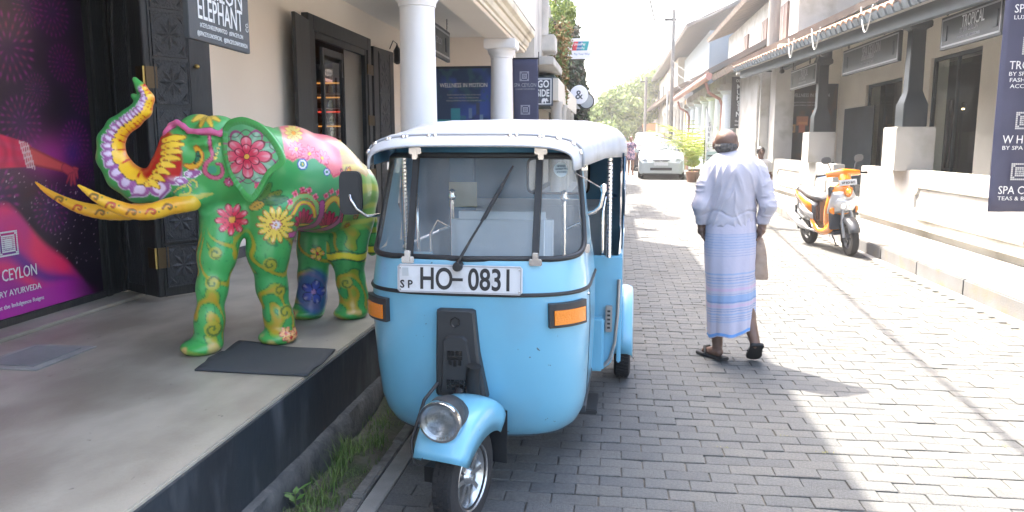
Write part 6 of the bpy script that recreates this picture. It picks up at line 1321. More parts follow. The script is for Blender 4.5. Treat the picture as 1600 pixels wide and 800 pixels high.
    yy = sm(inn, 0, .04)*tr_; c = mx(c, lin(246, 198, 44), yy); c = mx(c, lin(225, 110, 30), yy*sm(q_, .72, .98)*.8); c = mx(c, lin(200, 50, 24), yy*sm(.13-np.abs(((ph+.5) % 1)-.5), 0, .06)*sm(q_, .35, .6)); c = mx(c, lin(70, 40, 20), sm(.035-np.abs(inn), 0, .02)*tr_)
    c = mx(c, GR, sm(ts-.93, 0, .02)*tr_)
    c = mx(c, lin(190, 30, 24), near*sm(.100-np.hypot((u+.260)*.9, (v-1.42)*.60), 0, .015)*(part == 'body')*sm(v-1.30, 0, .05))
    for i in range(8):
        z0 = 1.525-i*.031; u0 = -.240-.004*i-.016*max(0, i-3); L = .098-.006*i; dz = .014-.011*i
        c = stroke(c, u, v, [(u0, z0-.012), (u0+L*.5, z0), (u0+L, z0+dz*.4)], .0155, lin(246, 206, 60), lin(150, 70, 20), near*(part == 'body'))
        c = mx(c, lin(214, 90, 30), sm(.008-np.hypot(u-u0-.012, v-z0+.008), 0, .006)*near*.8*(part == 'body'))
    for a, b, an in ((-.118, 1.352, 10), (-.165, 1.312, -20)):
        q = R(an); t0 = (a-math.cos(q)*.02, b-math.sin(q)*.02); t1 = (a+math.cos(q)*.032, b+math.sin(q)*.032); c = stroke(c, u, v, [t0, (a, b), t1], .022, lin(160, 92, 160), WHT, hd); c = stroke(c, u, v, [t0, (a, b)], .011, lin(225, 210, 235), None, hd)
    c = stroke(c, u, v, curvy([(-.090, 1.478), (-.075, 1.445), (-.088, 1.405), (-.118, 1.385), (-.143, 1.392)]), .016, lin(238, 180, 50), lin(190, 90, 40), hd); c = stroke(c, u, v, curvy([(-.085, 1.455), (-.085, 1.43), (-.10, 1.405)]), .009, lin(20, 110, 80), lin(20, 60, 30), hd)
    d = np.hypot(u+.083, v-1.438); c = mx(c, lin(16, 20, 30), sm(.007-d, 0, .002)*hd)
    c = stroke(c, u, v, curvy([(-.027, 1.537), (-.025, 1.482), (-.018, 1.435), (-.050, 1.40), (-.056, 1.36), (-.030, 1.335), (.005, 1.332), (.025, 1.358), (.018, 1.395), (.0, 1.40)]), .009, lin(206, 96, 130), lin(120, 40, 70), hd); c = mx(c, lin(60, 150, 120), sm(.022-np.hypot(u+.022, v-1.37), 0, .004)*hd)
    for k in range(4): c = flower(c, u, v, -.006+.008*k, 1.43+.022*k, .010, 6, YEL, lin(200, 190, 90), DGR, ORG, gate=hd)
    c = stroke(c, u, v, curvy([(-.211, 1.255), (-.179, 1.281), (-.143, 1.294), (-.127, 1.269), (-.149, 1.250), (-.163, 1.266)]), .005, lin(216, 200, 80), TEA, hd); c = stroke(c, u, v, curvy([(-.143, 1.294), (-.119, 1.318), (-.096, 1.301), (-.106, 1.276)]), .005, lin(216, 200, 80), TEA, hd)
    c = stroke(c, u, v, [(-.175, 1.245), (-.10, 1.235), (-.03, 1.25)], .014, lin(200, 190, 90), None, hd*.8)
    c = flower(c, u, v, .052, 1.308, .026, 8, lin(214, 90, 130), lin(190, 60, 110), lin(110, 30, 60), lin(225, 170, 190), gate=near*(part == 'body'))
    rib = np.full(N, 9.)
    for p, q in zip(RB_[:-1], RB_[1:]):
        p, q = np.array(p), np.array(q); d = q-p; t = np.clip((P-p)@d/(d@d), 0, 1); rib = np.minimum(rib, np.linalg.norm(P-p-t[:, None]*d, axis=1))
    if part == 'body':
        up_ = (v > 1.562)*sm(.10-u, 0, .02)*sm(u, -.30, -.28)
        for cu in (-.235, -.04):
            for an in (-55, -20, 20, 55): q = R(90-an); c = stroke(c, u, v, [(cu, 1.655), (cu-math.cos(q)*.03, 1.655-math.sin(q)*.03), (cu-math.cos(q)*.075, 1.655-math.sin(q)*.075)], .013, lin(228, 190, 70), lin(150, 120, 50), up_)
        c = mx(c, lin(110, 40, 80), sm(.026-rib, 0, .003)); c = mx(c, lin(214, 104, 150), sm(.021-rib, 0, .003))
    if part == 'ear':
        c = mx(np.tile(lin(110, 190, 140), (N, 1)), GR, n1*.6)
        c = flower(c, u, v, .158, 1.436, .128, 8, lin(150, 200, 170), lin(120, 190, 150), lin(170, 60, 130), PNK, .4); c = flower(c, u, v, .158, 1.436, .098, 8, lin(232, 80, 110), lin(240, 130, 150), lin(140, 24, 60), lin(236, 170, 80)); c = flower(c, u, v, .158, 1.436, .055, 6, lin(214, 50, 84), lin(236, 110, 130), lin(120, 16, 50), lin(240, 190, 80), .5)
        c = mx(c, lin(90, 20, 60), sm(.004-np.abs(np.hypot(u-.158, v-1.436)-.115-.012*np.cos(8*np.arctan2(v-1.436, u-.158))), 0, .003)*.7)
        c = flower(c, u, v, .195, 1.30, .016, 5, PNK, PNK, RED, YEL); c = flower(c, u, v, .215, 1.30, .014, 5, PUR, LIL, PUR, YEL)
    return c
SGN = 1
setpaint(me, paint_elephant(P, nr)); EPM = paintmat('hand_painted_fibreglass', .38, .35, .08)
finish(me, 'body', EPM, EL, EL['_w'])
# near and far ears
def ear(off, flip, name='ear'):
    PT = [(-1.882, 1.574), (-1.85, 1.60), (-1.815, 1.612), (-1.76, 1.618), (-1.707, 1.606), (-1.66, 1.585), (-1.621, 1.553), (-1.585, 1.505), (-1.560, 1.455), (-1.552, 1.418), (-1.575, 1.395), (-1.603, 1.378), (-1.63, 1.35), (-1.655, 1.311), (-1.69, 1.26), (-1.726, 1.226), (-1.76, 1.235), (-1.79, 1.265), (-1.843, 1.326), (-1.87, 1.404), (-1.888, 1.481)]
    cx, cz = -1.77, 1.42; V_, F = [], []; K = 26; n_ = len(PT)*3; pts = curvy(PT+[PT[0]], 3)[:-1]; n_ = len(pts)
    for k in range(K+1):
        t = k/K
        for (x, z) in pts:
            X, Z = cx+(x-cx)*t, cz+(z-cz)*t; s_ = (X+1.88)/.32
            y = 3.605-.10*s_*.8-.02*math.sin(s_*3)+.03*(t**6)+.012*math.sin(Z*30)*t*(1-t)*2
            if t > .9: y -= .028*math.sin((t-.9)/.1*PI*.5)
            V_.append((X, y, Z))
    F = [(k*n_+i, k*n_+(i+1) % n_, (k+1)*n_+(i+1) % n_, (k+1)*n_+i) for k in range(K) for i in range(n_)]
    bm = bmesh.new(); vs = [bm.verts.new(p) for p in V_]
    for f in F: bm.faces.new([vs[i] for i in f])
    bmesh.ops.remove_doubles(bm, verts=bm.verts, dist=1e-5); bmesh.ops.subdivide_edges(bm, edges=bm.edges, cuts=2, use_grid_fill=True); bmesh.ops.recalc_face_normals(bm, faces=bm.faces)
    me = bpy.data.meshes.new(name); bm.to_mesh(me); bm.free(); P = verts(me).astype(float); c = paint_elephant(P, np.tile([.476, -.88, 0], (len(P), 1)), 'ear')
    D = np.min([np.hypot(P[:, 0]-x, P[:, 2]-z) for x, z in pts], 0); c = mx(c, GR, sm(.014-D, 0, .006)); c = mx(c, DGR, sm(.003-np.abs(D-.016), 0, .002)*.3)
    if flip: # mirror to the far side of the head, in the head's own axis
        ax = np.array([-.476, .88]); P0 = np.array([-2.0, 3.76]); d = (P[:, :2]-P0)@ax; P[:, :2] -= 2*np.outer(d, ax)*1.0; me.vertices.foreach_set('co', P.astype(np.float32).ravel())
    setpaint(me, c); me.update(); o = finish(me, name, EPM, EL, EL['_w'], smooth=180); k = o.modifiers.new('thickness', 'SOLIDIFY'); k.thickness = .03; k.offset = -1 if not flip else 1
ear(0, False); ear(0, True)
# tusks
TKN = [(-2.09, 3.60, 1.208, .044), (-2.185, 3.555, 1.190, .043), (-2.253, 3.52, 1.168, .041), (-2.329, 3.48, 1.168, .037), (-2.409, 3.44, 1.203, .030), (-2.475, 3.41, 1.245, .022), (-2.540, 3.385, 1.300, .007)]
TKF = [(-2.25, 3.80, 1.20, .042), (-2.432, 3.78, 1.165, .042), (-2.548, 3.76, 1.138, .041), (-2.674, 3.73, 1.140, .038), (-2.779, 3.70, 1.166, .032), (-2.87, 3.68, 1.210, .022), (-2.934, 3.66, 1.256, .014), (-2.982, 3.65, 1.300, .005)]
for T in (TKN, TKF):
    A_ = np.array(T); s_ = SDF(A_[:, :3].min(0)-.06, A_[:, :3].max(0)+.06, .005); s_.chain([tuple(q) for q in curvy(T, 3)], .004); me = s_.mesh('tusk'); P = verts(me).astype(float); u = P@RV; v = P[:, 2]
    n1 = vnoise(P, 10, 41); c = mx(np.tile(lin(236, 190, 44), (len(P), 1)), lin(226, 140, 34), n1*.8); t_ = (u-u.min())/(u.max()-u.min()); c = mx(c, lin(206, 200, 60), sm(t_, .75, 1)*.4)
    for k in range(5):
        i = 1+k; a, b = T[i][0]*.88+T[i][1]*.476, T[i][2]; c = stroke(c, u, v, curvy([(a-.03, b-.008), (a-.012, b+.014), (a+.012, b+.006), (a+.005, b-.01), (a-.004, b-.002)]), .003, lin(200, 60, 40) if k % 2 else lin(70, 110, 40), lin(170, 90, 30))
        c = mx(c, lin(90, 120, 60), sm(.006-np.hypot(u-a-.03, v-b), 0, .003))
    setpaint(me, c); finish(me, 'tusk', EPM, EL, EL['_w'])

# ------------------------------------------------ people
def skin(n, c): return mat('skin_'+n, c, .5, col2=tuple(q*.8 for q in c), scale=12, bump=.15, bscale=80)
MAN = wroot('person', (.80, 5.40, 0), 'balding man seen from behind walking in white shirt and striped white and blue sarong', 'person')
s = SDF((.48, 5.0, -.01), (1.16, 5.75, 1.64), .006)
s.ell((.748, 5.40, 1.505), (.073, .090, .088), .02); s.ell((.748, 5.375, 1.525), (.070, .066, .060), .02); s.chain([(.745, 5.45, 1.455, .045), (.745, 5.46, 1.43, .035)], .03)   # skull, jaw
s.chain([(.760, 5.39, 1.44, .055), (.795, 5.36, 1.36, .062)], .03)
for sx in (-1, 1): s.ell((.748+sx*.076, 5.41, 1.49), (.012, .018, .030), .006)
s.chain([(.745, 5.485, 1.50, .012), (.743, 5.508, 1.475, .013)], .01)     # nose
s.chain([(.80, 5.36, 1.25, .10), (.795, 5.38, 1.05, .10), (.79, 5.38, .93, .11)], .04); s.chain([(.67, 5.36, 1.315, .038), (.93, 5.36, 1.315, .038)], .03)
def arm(pts, hand):
    s.chain(pts, .02); w_ = Vector(pts[-1][:3])
    d, palm, th, n_ = [Vector(q).normalized() for q in hand]     # finger direction, across the palm, thumb dir, curl direction
    c = w_+d*.045; s.seg(w_, c, .026, .030, .01)
    for k in range(4):
        b0 = w_+d*.075+palm*(-.027+.018*k); L = (.034, .040, .037, .028)[k]; b1 = b0+(d*.85+n_*.5).normalized()*L; b2 = b1+(d*.35+n_*.95).normalized()*L*.8
        s.seg(w_+d*.03+palm*(-.018+.012*k), b0, .013, .0105, .006); s.seg(b0, b1, .0098, .009, .003); s.seg(b1, b2, .009, .0078, .003)
    t0 = w_+d*.03+palm*-.028; t1 = t0+(th+d*.6).normalized()*.035; s.seg(t0, t1, .013, .011, .006); s.seg(t1, t1+(d+n_*.5).normalized()*.028, .0105, .009, .003)
arm([(.665, 5.36, 1.30, .036), (.590, 5.30, 1.08, .032), (.605, 5.37, .945, .027)], ((.1, .25, -1), (0, 1, .2), (-.1, 1, -.3), (.9, .2, 0)))
arm([(.945, 5.36, 1.30, .036), (1.020, 5.29, 1.08, .032), (1.000, 5.33, .960, .027)], ((-.15, .1, -1), (0, 1, .1), (.1, 1, -.3), (-.9, .2, 0)))
s.chain([(.745, 5.39, .90, .075), (.725, 5.43, .50, .054), (.730, 5.42, .32, .050), (.745, 5.40, .10, .036)], .02)
s.chain([(.855, 5.38, .90, .075), (.880, 5.37, .50, .054), (.925, 5.30, .34, .050), (.960, 5.235, .20, .036)], .02)
s.chain([(.752, 5.375, .055, .032), (.715, 5.43, .045, .030), (.675, 5.48, .034, .026)], .015)
for k in range(5): s.seg((.688+.010*k-.02, 5.475+.008*k, .03), (.655+.013*k, 5.505+.010*k-.002*k*k, .024), .011, .009-.0005*k, .004)
s.chain([(.968, 5.225, .165, .034), (.980, 5.29, .120, .030), (.988, 5.355, .065, .026)], .015)
for k in range(5): s.seg((.968+.011*k, 5.36, .056), (.966+.013*k, 5.395-.002*k*k, .034), .010, .0085, .004)
finish(s.mesh('body'), 'body', skin('man', (.15, .088, .064)), MAN, MAN['_w'])
h = SDF((.64, 5.27, 1.38), (.86, 5.52, 1.62), .004); h.ell((.748, 5.392, 1.480), (.0765, .092, .054), .0); h.ell((.748, 5.41, 1.60), (.070, .090, .062), .012, sub=True); h.ell((.748, 5.50, 1.50), (.066, .075, .085), .01, sub=True); h.ell((.748, 5.37, 1.41), (.12, .12, .030), .01, sub=True)
hm = h.mesh('hair'); P = verts(hm); P += (vnoise(P.astype(float), 160, 3)-.5)[:, None]*.004*np.sign(P-np.array([.748, 5.4, 1.5])); hm.vertices.foreach_set('co', P.ravel()); finish(hm, 'hair', mat('grey_hair', (.15, .145, .14), .8, col2=(.06, .055, .05), scale=60, bump=.8, bscale=300), MAN, MAN['_w'])
a = MB(); a.tube([(.668, 5.40, 1.505), (.670, 5.49, 1.505)], .0028, 5); a.tube([(.828, 5.40, 1.505), (.826, 5.49, 1.505)], .0028, 5); a.tube([(.70+.026*math.cos(t), 5.505, 1.497+.02*math.sin(t)) for t in np.linspace(0, 2*PI, 13)], .002, 4); a.tube([(.795+.026*math.cos(t), 5.505, 1.497+.02*math.sin(t)) for t in np.linspace(0, 2*PI, 13)], .002, 4); a.build('spectacles', DARKMETAL, MAN)
# shirt
s = SDF((.48, 5.10, .88), (1.14, 5.62, 1.50), .006)
s.chain([(.79, 5.355, 1.30, .140), (.79, 5.37, 1.14, .150), (.785, 5.38, 1.0, .165)], .05); s.ell((.80, 5.345, 1.27), (.185, .120, .13), .04); s.ell((.787, 5.375, 1.06), (.166, .130, .13), .03)
s.chain([(.70, 5.36, 1.375, .055), (.90, 5.355, 1.375, .055)], .05); s.chain([(.765, 5.39, 1.405, .064), (.80, 5.36, 1.37, .075)], .025)
s.chain([(.660, 5.35, 1.322, .066), (.618, 5.33, 1.22, .058), (.586, 5.30, 1.09, .052), (.603, 5.35, .985, .043)], .025); s.chain([(.950, 5.35, 1.322, .066), (.992, 5.33, 1.22, .058), (1.024, 5.29, 1.09, .052), (1.004, 5.325, .995, .043)], .025)
s.ell((.601, 5.355, .965), (.041, .044, .020), .006); s.ell((1.004, 5.33, .975), (.041, .044, .020), .006)
s.ell((.60, 5.365, .935), (.036, .036, .03), .004, sub=True); s.ell((1.003, 5.335, .945), (.036, .036, .03), .004, sub=True)
s.ell((.785, 5.38, .86), (.3, .3, .10), .01, sub=True); s.ell((.752, 5.41, 1.49), (.058, .07, .085), .006, sub=True)
sm_ = s.mesh('shirt'); P = verts(sm_).astype(float); n_ = np.empty(len(P)*3, np.float32); sm_.vertices.foreach_get('normal', n_); n_ = n_.reshape(-1, 3)
arm_ = sm(np.abs(P[:, 0]-.79), .17, .20); Q = P.copy(); Q[:, 0] += .35*(P[:, 2]-1.2)*np.sign(P[:, 0]-.79); rdg = 1-np.abs(2*vnoise(Q*np.array([1.9, 1, .38]), 15, 6)-1); rdg2 = 1-np.abs(2*vnoise(P*np.array([.7, 1, 2.0]), 15, 16)-1); wr = (.010*(rdg**3-.25)*(1-arm_)+.006*(vnoise(Q*np.array([1.8, 1, .30]), 11, 26)-.5)*(1-arm_)+.008*(rdg2**3-.25)*arm_*sm(P[:, 2], .97, 1.02))*sm(1.40-P[:, 2], 0, .06)+.002*np.sin(P[:, 2]*60+P[:, 0]*40+6*vnoise(P, 9, 7))*arm_*sm(np.abs(P[:, 2]-1.12), .12, .02)-.006*np.exp(-((P[:, 2]-1.035-.02*np.sin(P[:, 0]*30))/.008)**2)*(1-arm_)
P = P+n_*wr[:, None]; sm_.vertices.foreach_set('co', P.astype(np.float32).ravel()); sm_.update()
shirt = finish(sm_, 'shirt', mat('white_cotton_shirt', (.42, .41, .47), .85, col2=(.37, .36, .415), scale=3, bump=.2, bscale=300), MAN, MAN['_w']); wsub(shirt, MAN)
a = MB(); a.tube([(.765+.070*math.cos(t), 5.392+.070*math.sin(t)-.004, 1.413+.012*math.cos(t+2)) for t in np.linspace(0, 2*PI, 25)], .011, 6); a.build('collar', mat('white_cotton_shirt', (.56, .58, .66)), shirt, smooth=180)
# sarong
rows = []; cols = []
NZ, NA = 220, 96
for i in range(NZ+1):
    t = i/NZ; cx = .790+.034*t; row = []
    for j in range(NA):
        q = 2*PI*j/NA; rx = .160+.012*math.sin(PI*min(1, t*1.6))-.004*t; ry = .145+.03*t
        fold = 1+.035*t*math.sin(q*7+2.5*t)+.022*math.sin(q*13+5*t)*t+.02*math.sin(q*3+1)
        z0 = 1.065; z1 = .215+.035*math.cos(q)*1.0+.01*math.sin(q*5); z = z0+(z1-z0)*t
        x = cx+math.cos(q)*rx*fold; y = 5.375+math.sin(q)*ry*fold-.02*t
        if abs(((q/(2*PI))*1)-.86) < .012: y -= .004
        row.append((x, y, z)); 
    rows.append(row)
a = MB(); a.grid(rows, wrap=True); me = a.mesh('sarong'); P = verts(me).astype(float); z = P[:, 2]+.03*np.cos(np.arctan2(P[:, 1]-5.37, P[:, 0]-.8))*-1*((1.06-P[:, 2])/.85)
c = np.tile(np.array([.42, .41, .50]), (len(P), 1)); bl, pk, gb_ = np.array([.10, .22, .42]), np.array([.52, .34, .48]), np.array([.20, .32, .52])
def band(z0, w_, col, k=1.): 
    global c; c = mx(c, col, sm(w_/2-np.abs(z-z0), -.001, .0015)*k)
for k in range(9): band(.90-k*.018, .004, bl, .55)
band(.85, .10, gb_, .25)
for k, (z0, w_, cc, kk) in enumerate([(.635, .012, gb_, .7), (.61, .006, bl, .7), (.595, .006, bl, .7), (.575, .012, gb_, .6), (.555, .004, bl, .6), (.53, .02, pk, .6), (.50, .006, bl, .5), (.47, .045, gb_, .85), (.445, .010, bl, .8), (.42, .02, pk, .5), (.40, .006, bl, .7), (.385, .006, bl, .7), (.365, .012, gb_, .7), (.345, .005, bl, .7), (.33, .005, bl, .6), (.315, .012, gb_, .5), (1.0, .004, bl, .3), (.985, .004, bl, .3)]): band(z0, w_, cc, kk)
ze = P[:, 2]; hem = np.repeat(np.arange(NZ+1), NA); c = mx(c, np.array([.12, .28, .58]), ((hem > NZ-7) & (hem < NZ-1))*1.)
setpaint(me, c); so = finish(me, 'sarong', paintmat('woven_sarong', .9, 0., .25), MAN, MAN['_w'], smooth=180); so.modifiers.new('s', 'SOLIDIFY').thickness = .004
# sandals
def sandal(o, d, L, w_, lift):
    o, d = Vector(o), Vector(d).normalized(); side = d.cross(Vector((0, 0, 1))).normalized(); up_ = side.cross(d); 
    pts = [(-.5, -.32), (-.5, .32), (-.42, .42), (-.1, .36), (.2, .48), (.42, .40), (.5, .15), (.5, -.15), (.42, -.42), (.2, -.5), (-.1, -.38), (-.42, -.42)]
    a = MB(); a.prism([(x*L, y*w_) for x, y in pts], o, d, side, up_, .022); sd = a.build('sandal', RUBBER, MAN, bevel=.004); wsub(sd, MAN)
    a = MB(); a.tube([o+side*-w_*.42+d*.02+up_*.02, o+side*-w_*.2+d*.05+up_*.065, o+side*w_*.2+d*.05+up_*.065, o+side*w_*.42+d*.02+up_*.02], .010, 6); a.tube([o+d*L*.32+up_*.02, o+d*.06+up_*.062], .006, 5); a.build('strap', RUBBER, sd, smooth=60)
sandal((.712, 5.435, .003), (-.60, .80, 0), .27, .105, 0); sandal((.985, 5.290, .078), (.05, .80, -.58), .27, .108, .1)
bag = wroot('cloth_bag', (.99, 5.33, .58), 'small cream cloth bag hanging from the walking man right hand', 'bag')
rows = []
for i in range(15):
    t = i/14; wv = .022+.030*math.sin(min(1, t*1.3)*PI/2); dv = .012+.022*math.sin(PI*min(1, t))
    rows.append([(.988+.012*t+math.cos(q)*wv*(1+.08*math.sin(q*5+t*9)), 5.335+math.sin(q)*dv+.004*math.sin(t*20), .865-.285*t) for q in np.linspace(0, 2*PI, 25)[:-1]])
a = MB(); a.grid(rows, wrap=True); a.add(rows[-1], [tuple(range(24))]); a.build('bag_body', mat('cream_cloth', (.36, .28, .22), .9, col2=(.26, .19, .145), scale=14, bump=.5), bag, smooth=60); MB().tube([(.985, 5.33, .86), (.975, 5.335, .90), (.995, 5.34, .905), (.995, 5.33, .86)], .006, 5).build('handle', mat('cream_cloth', (.46, .42, .36)), bag)

def standing(name_label, x, y, z0, H_, skinc, top, bottom, hairc, face=-1, skirt=True, sex=1, stride=.10, h=.014):
    k = H_/1.65; r = wroot('person', (x, y, z0), name_label, 'person'); f = face
    T = lambda a, b, c_, rr_: (x+a*k, y+b*f*k, z0+c_*k, rr_*k)
    s = SDF((x-.42*k, y-.42*k, z0-.02), (x+.42*k, y+.42*k, z0+1.72*k), h)
    s.ell(T(0, 0, 1.54, 0)[:3], (.072*k, .088*k, .105*k), .02); s.chain([T(0, 0, 1.44, .05), T(0, 0, 1.36, .055)], .03); s.ell(T(0, .095, 1.53, 0)[:3], (.012*k, .016*k, .02*k), .01)
    s.chain([T(0, 0, 1.26, .13), T(0, 0, 1.08, .11), T(0, 0, .93, .14)], .05); s.chain([T(-.15, 0, 1.33, .05), T(.15, 0, 1.33, .05)], .04)
    for q in (-1, 1):
        s.chain([T(q*.17, 0, 1.32, .045), T(q*.215, -.02, 1.06, .036), T(q*.20, .06, .86, .026)], .02); s.ell(T(q*.20, .075, .80, 0)[:3], (.02*k, .035*k, .05*k), .01)
        for g_ in range(4): s.seg(T(q*.20, .055+.014*g_, .79, 0)[:3], T(q*.195, .06+.014*g_, .725, 0)[:3], .009*k, .008*k, .004)
        s.chain([T(q*.08, 0, .88, .085), T(q*.085, q*stride*.4+.02, .50, .056), T(q*.085, q*stride, .09, .036)], .02); s.chain([T(q*.085, q*stride-.02, .035, .035), T(q*.09, q*stride+.15, .025, .028)], .015)
    finish(s.mesh('body'), 'body', skin(*skinc), r, r['_w'])
    s = SDF((x-.36*k, y-.36*k, z0+.4), (x+.36*k, y+.36*k, z0+1.5*k), h)
    s.chain([T(0, 0, 1.26, .145), T(0, 0, 1.10, .125), T(0, 0, .95, .155)], .05); s.chain([T(-.14, 0, 1.335, .06), T(.14, 0, 1.335, .06)], .04)
    for q in (-1, 1): s.chain([T(q*.17, 0, 1.30, .06), T(q*.195, -.01, 1.18, .055)], .02)
    if skirt: s.chain([T(0, 0, .92, .165), T(0, 0, .74, .20)], .04); s.ell(T(0, 0, .50, 0)[:3], (.4*k, .4*k, .14*k), .01, sub=True)
    finish(s.mesh('dress' if skirt else 'shirt'), 'dress' if skirt else 'shirt', top, r, r['_w'])
    if not skirt:
        s = SDF((x-.3*k, y-.35*k, z0), (x+.3*k, y+.35*k, z0+1.1*k), h)
        for q in (-1, 1): s.chain([T(q*.08, 0, .90, .105), T(q*.085, q*stride*.4+.02, .50, .075), T(q*.085, q*stride, .12, .06)], .02)
        finish(s.mesh('trousers'), 'trousers', bottom, r, r['_w'])
    s = SDF((x-.16*k, y-.18*k, z0+1.3*k), (x+.16*k, y+.18*k, z0+1.7*k), h*.7); s.ell(T(0, -.015, 1.56, 0)[:3], (.085*k, .095*k, .10*k), .01); s.ell(T(0, .10, 1.50, 0)[:3], (.07*k, .07*k, .10*k), .01, sub=True)
    if skirt: s.chain([T(0, -.06, 1.52, .06), T(0, -.07, 1.36, .045)], .02)
    finish(s.mesh('hair'), 'hair', hairc, r, r['_w']); return r
FLOR = mat('floral_dress', (.10, .08, .16), .8, col2=(.50, .30, .34), scale=16, lo=.48, hi=.54, detail=1)
standing('woman in a short dark floral dress walking towards the camera beside the white car', .70, 33.0, road_z(33), 1.60, ('tan', (.40, .22, .15)), FLOR, None, mat('brown_hair', (.12, .06, .035), .6), skirt=True)
standing('person in red top walking just left of the woman in the floral dress', .40, 34.5, road_z(34.5), 1.62, ('tan', (.40, .22, .15)), mat('red_top', (.42, .10, .09), .8), mat('dark_jeans', (.04, .05, .08), .8), mat('brown_hair', (.12, .06, .035)), skirt=False)
standing('dark haired person mostly hidden behind the walking man, head showing over his right shoulder', 2.58, 14.2, .02, 1.42, ('brown', (.115, .062, .042)), mat('pale_top', (.5, .48, .44), .8), mat('dark_jeans', (.04, .05, .08)), mat('black_hair', (.015, .013, .012), .5), skirt=False, h=.012)
# ------------------------------------------------ scooter by the right kerb
SC = empty('scooter', (3.075, 11.38, .005), .20, 'orange and black motor scooter leaning on its stand before the white parapet', 'scooter')
SC.rotation_euler = (0, R(-5), .20)
ORN = mat('orange_scooter_paint', (.62, .20, .015), .25, coat=.7); GPL = mat('grey_scooter_panel', (.055, .06, .07), .4, coat=.2); SILV = mat('silver_scooter_paint', (.50, .51, .53), .3, .5, coat=.3); SEATB = mat('grey_seat_vinyl', (.10, .105, .11), .45, bump=.2)
def loft(rows, name, m, par, smooth=60, caps=True, wrap=True, solid=0):
    a = MB(); a.grid(rows, wrap=wrap)
    if caps: a.add(rows[0], [tuple(reversed(range(len(rows[0]))))]); a.add(rows[-1], [tuple(range(len(rows[-1])))])
    o = a.build(name, m, par, smooth=smooth)
    if solid: o.modifiers.new('t', 'SOLIDIFY').thickness = solid
    return o
def ring(c, rx, rz, n=16, e=2.6, ax='y', tilt=0):
    r_ = []
    for i in range(n):
        x, z = se(2*PI*i/n, e); x, z = x*rx, z*rz
        p = Vector((x, 0, z)) if ax == 'y' else Vector((x, z, 0)) if ax == 'z' else Vector((0, x, z))
        p = Matrix.Rotation(tilt, 3, 'X')@p; r_.append(Vector(c)+p)
    return r_
FS = Matrix.Translation((0, -.56, 0))@Matrix.Rotation(R(-8), 4, 'Z')@Matrix.Translation((0, .56, 0))
def swheel(y, r, w_, M_=None):
    t = MB().lathe([(r*.62, -w_*.4), (r*.8, -w_*.5), (r*.95, -w_*.42), (r, -w_*.15), (r, w_*.15), (r*.95, w_*.42), (r*.8, w_*.5), (r*.62, w_*.4)], (0, 0, 0), 32, 'x', closed=True); tr = (M_ or Matrix())@Matrix.Translation((0, y, r)); t.xf(tr); o = t.build('wheel', mat('tyre_rubber', (.022, .022, .023)), SC, smooth=50)
    m = MB().lathe([(r*.63, -w_*.38), (r*.56, -w_*.2), (r*.56, w_*.2), (r*.63, w_*.38), (r*.58, w_*.1), (r*.58, -w_*.1)], (0, 0, 0), 28, 'x', closed=True); m.xf(tr); m.build('rim', GPL, o, smooth=50)
    s_ = MB(); s_.lathe([(.01, -w_*.5), (.04, -w_*.45), (.04, w_*.45), (.01, w_*.5)], (0, 0, 0), 12, 'x')
    for k in range(5):
        z_ = MB().box(-w_*.12, w_*.12, -.014, .014, .03, r*.6); z_.xf(Matrix.Rotation(2*PI*k/5, 4, 'X')); s_.add(z_.v, z_.f)
    s_.xf(tr); s_.build('spokes', GPL, o); return o
swheel(-.60, .245, .10, FS); swheel(.63, .225, .10)
# front mudguard
rows = []
for i in range(13):
    q = R(20+i*11.5); rr_ = .272; y, z = -rr_*math.cos(q), .245+rr_*math.sin(q); d = Vector((0, y, z-.245)).normalized(); hw = .062+.012*math.sin(q)
    rows.append([Vector((x_*hw, y-.60, z))+d*k for x_, k in ((-1, -.075), (-1.02, -.03), (-.8, 0), (0, .014), (.8, 0), (1.02, -.03), (1, -.075))])
a = MB().grid(rows); a.xf(FS); o = a.build('front_mudguard', GPL, SC, smooth=50); o.modifiers.new('t', 'SOLIDIFY').thickness = .005
a = MB(); [a.tube([(sx*.075, -.60, .245), (sx*.075, -.55, .42), (sx*.05, -.50, .60)], [.022, .024, .022], 8) for sx in (-1, 1)]; a.xf(FS); a.build('fork', mat('fork_silver', (.4, .4, .4), .3, .8), SC, smooth=60)
# front apron: orange flanks, grey centre, headlight
def apr(z): return float(np.interp(z, [.30, .45, .6, .75, .88, .98], [.12, .17, .215, .205, .15, .10])), float(np.interp(z, [.30, .45, .6, .75, .88, .98], [-.28, -.36, -.47, -.53, -.52, -.45]))
rows = []
for z in np.linspace(.30, .98, 12):
    w_, y = apr(z); rows.append([Vector((math.sin(q)*w_, y+.16*(1-math.cos(q)), z)) for q in np.linspace(-PI*.5, PI*.5, 15)])
loft(rows, 'front_apron', ORN, SC, caps=False, wrap=False, solid=.012)
rows = []
for z in np.linspace(.56, .86, 8):
    w_, y = apr(z); rows.append([Vector((math.sin(q)*w_*.98, y-.012+.16*(1-math.cos(q)), z)) for q in np.linspace(-PI*.40, PI*.40, 13)])
loft(rows, 'grey_centre_panel', SILV, SC, caps=False, wrap=False, solid=.01)
a = MB(); rows = []
for t in np.linspace(0, 1, 7):
    w_ = .15*math.sin(PI*(.28+.55*t)); z = .74-.17*t; y = apr(z)[1]-.025; rows.append([Vector((w_*s_, y-.03*(1-s_*s_)+.05*abs(s_)**2, z+.035*abs(s_))) for s_ in np.linspace(-1, 1, 11)])
hl2 = loft(rows, 'headlight', mat('clear_lamp_shell', (.62, .64, .68), .12, .3, coat=1), SC, caps=False, wrap=False, solid=.008)
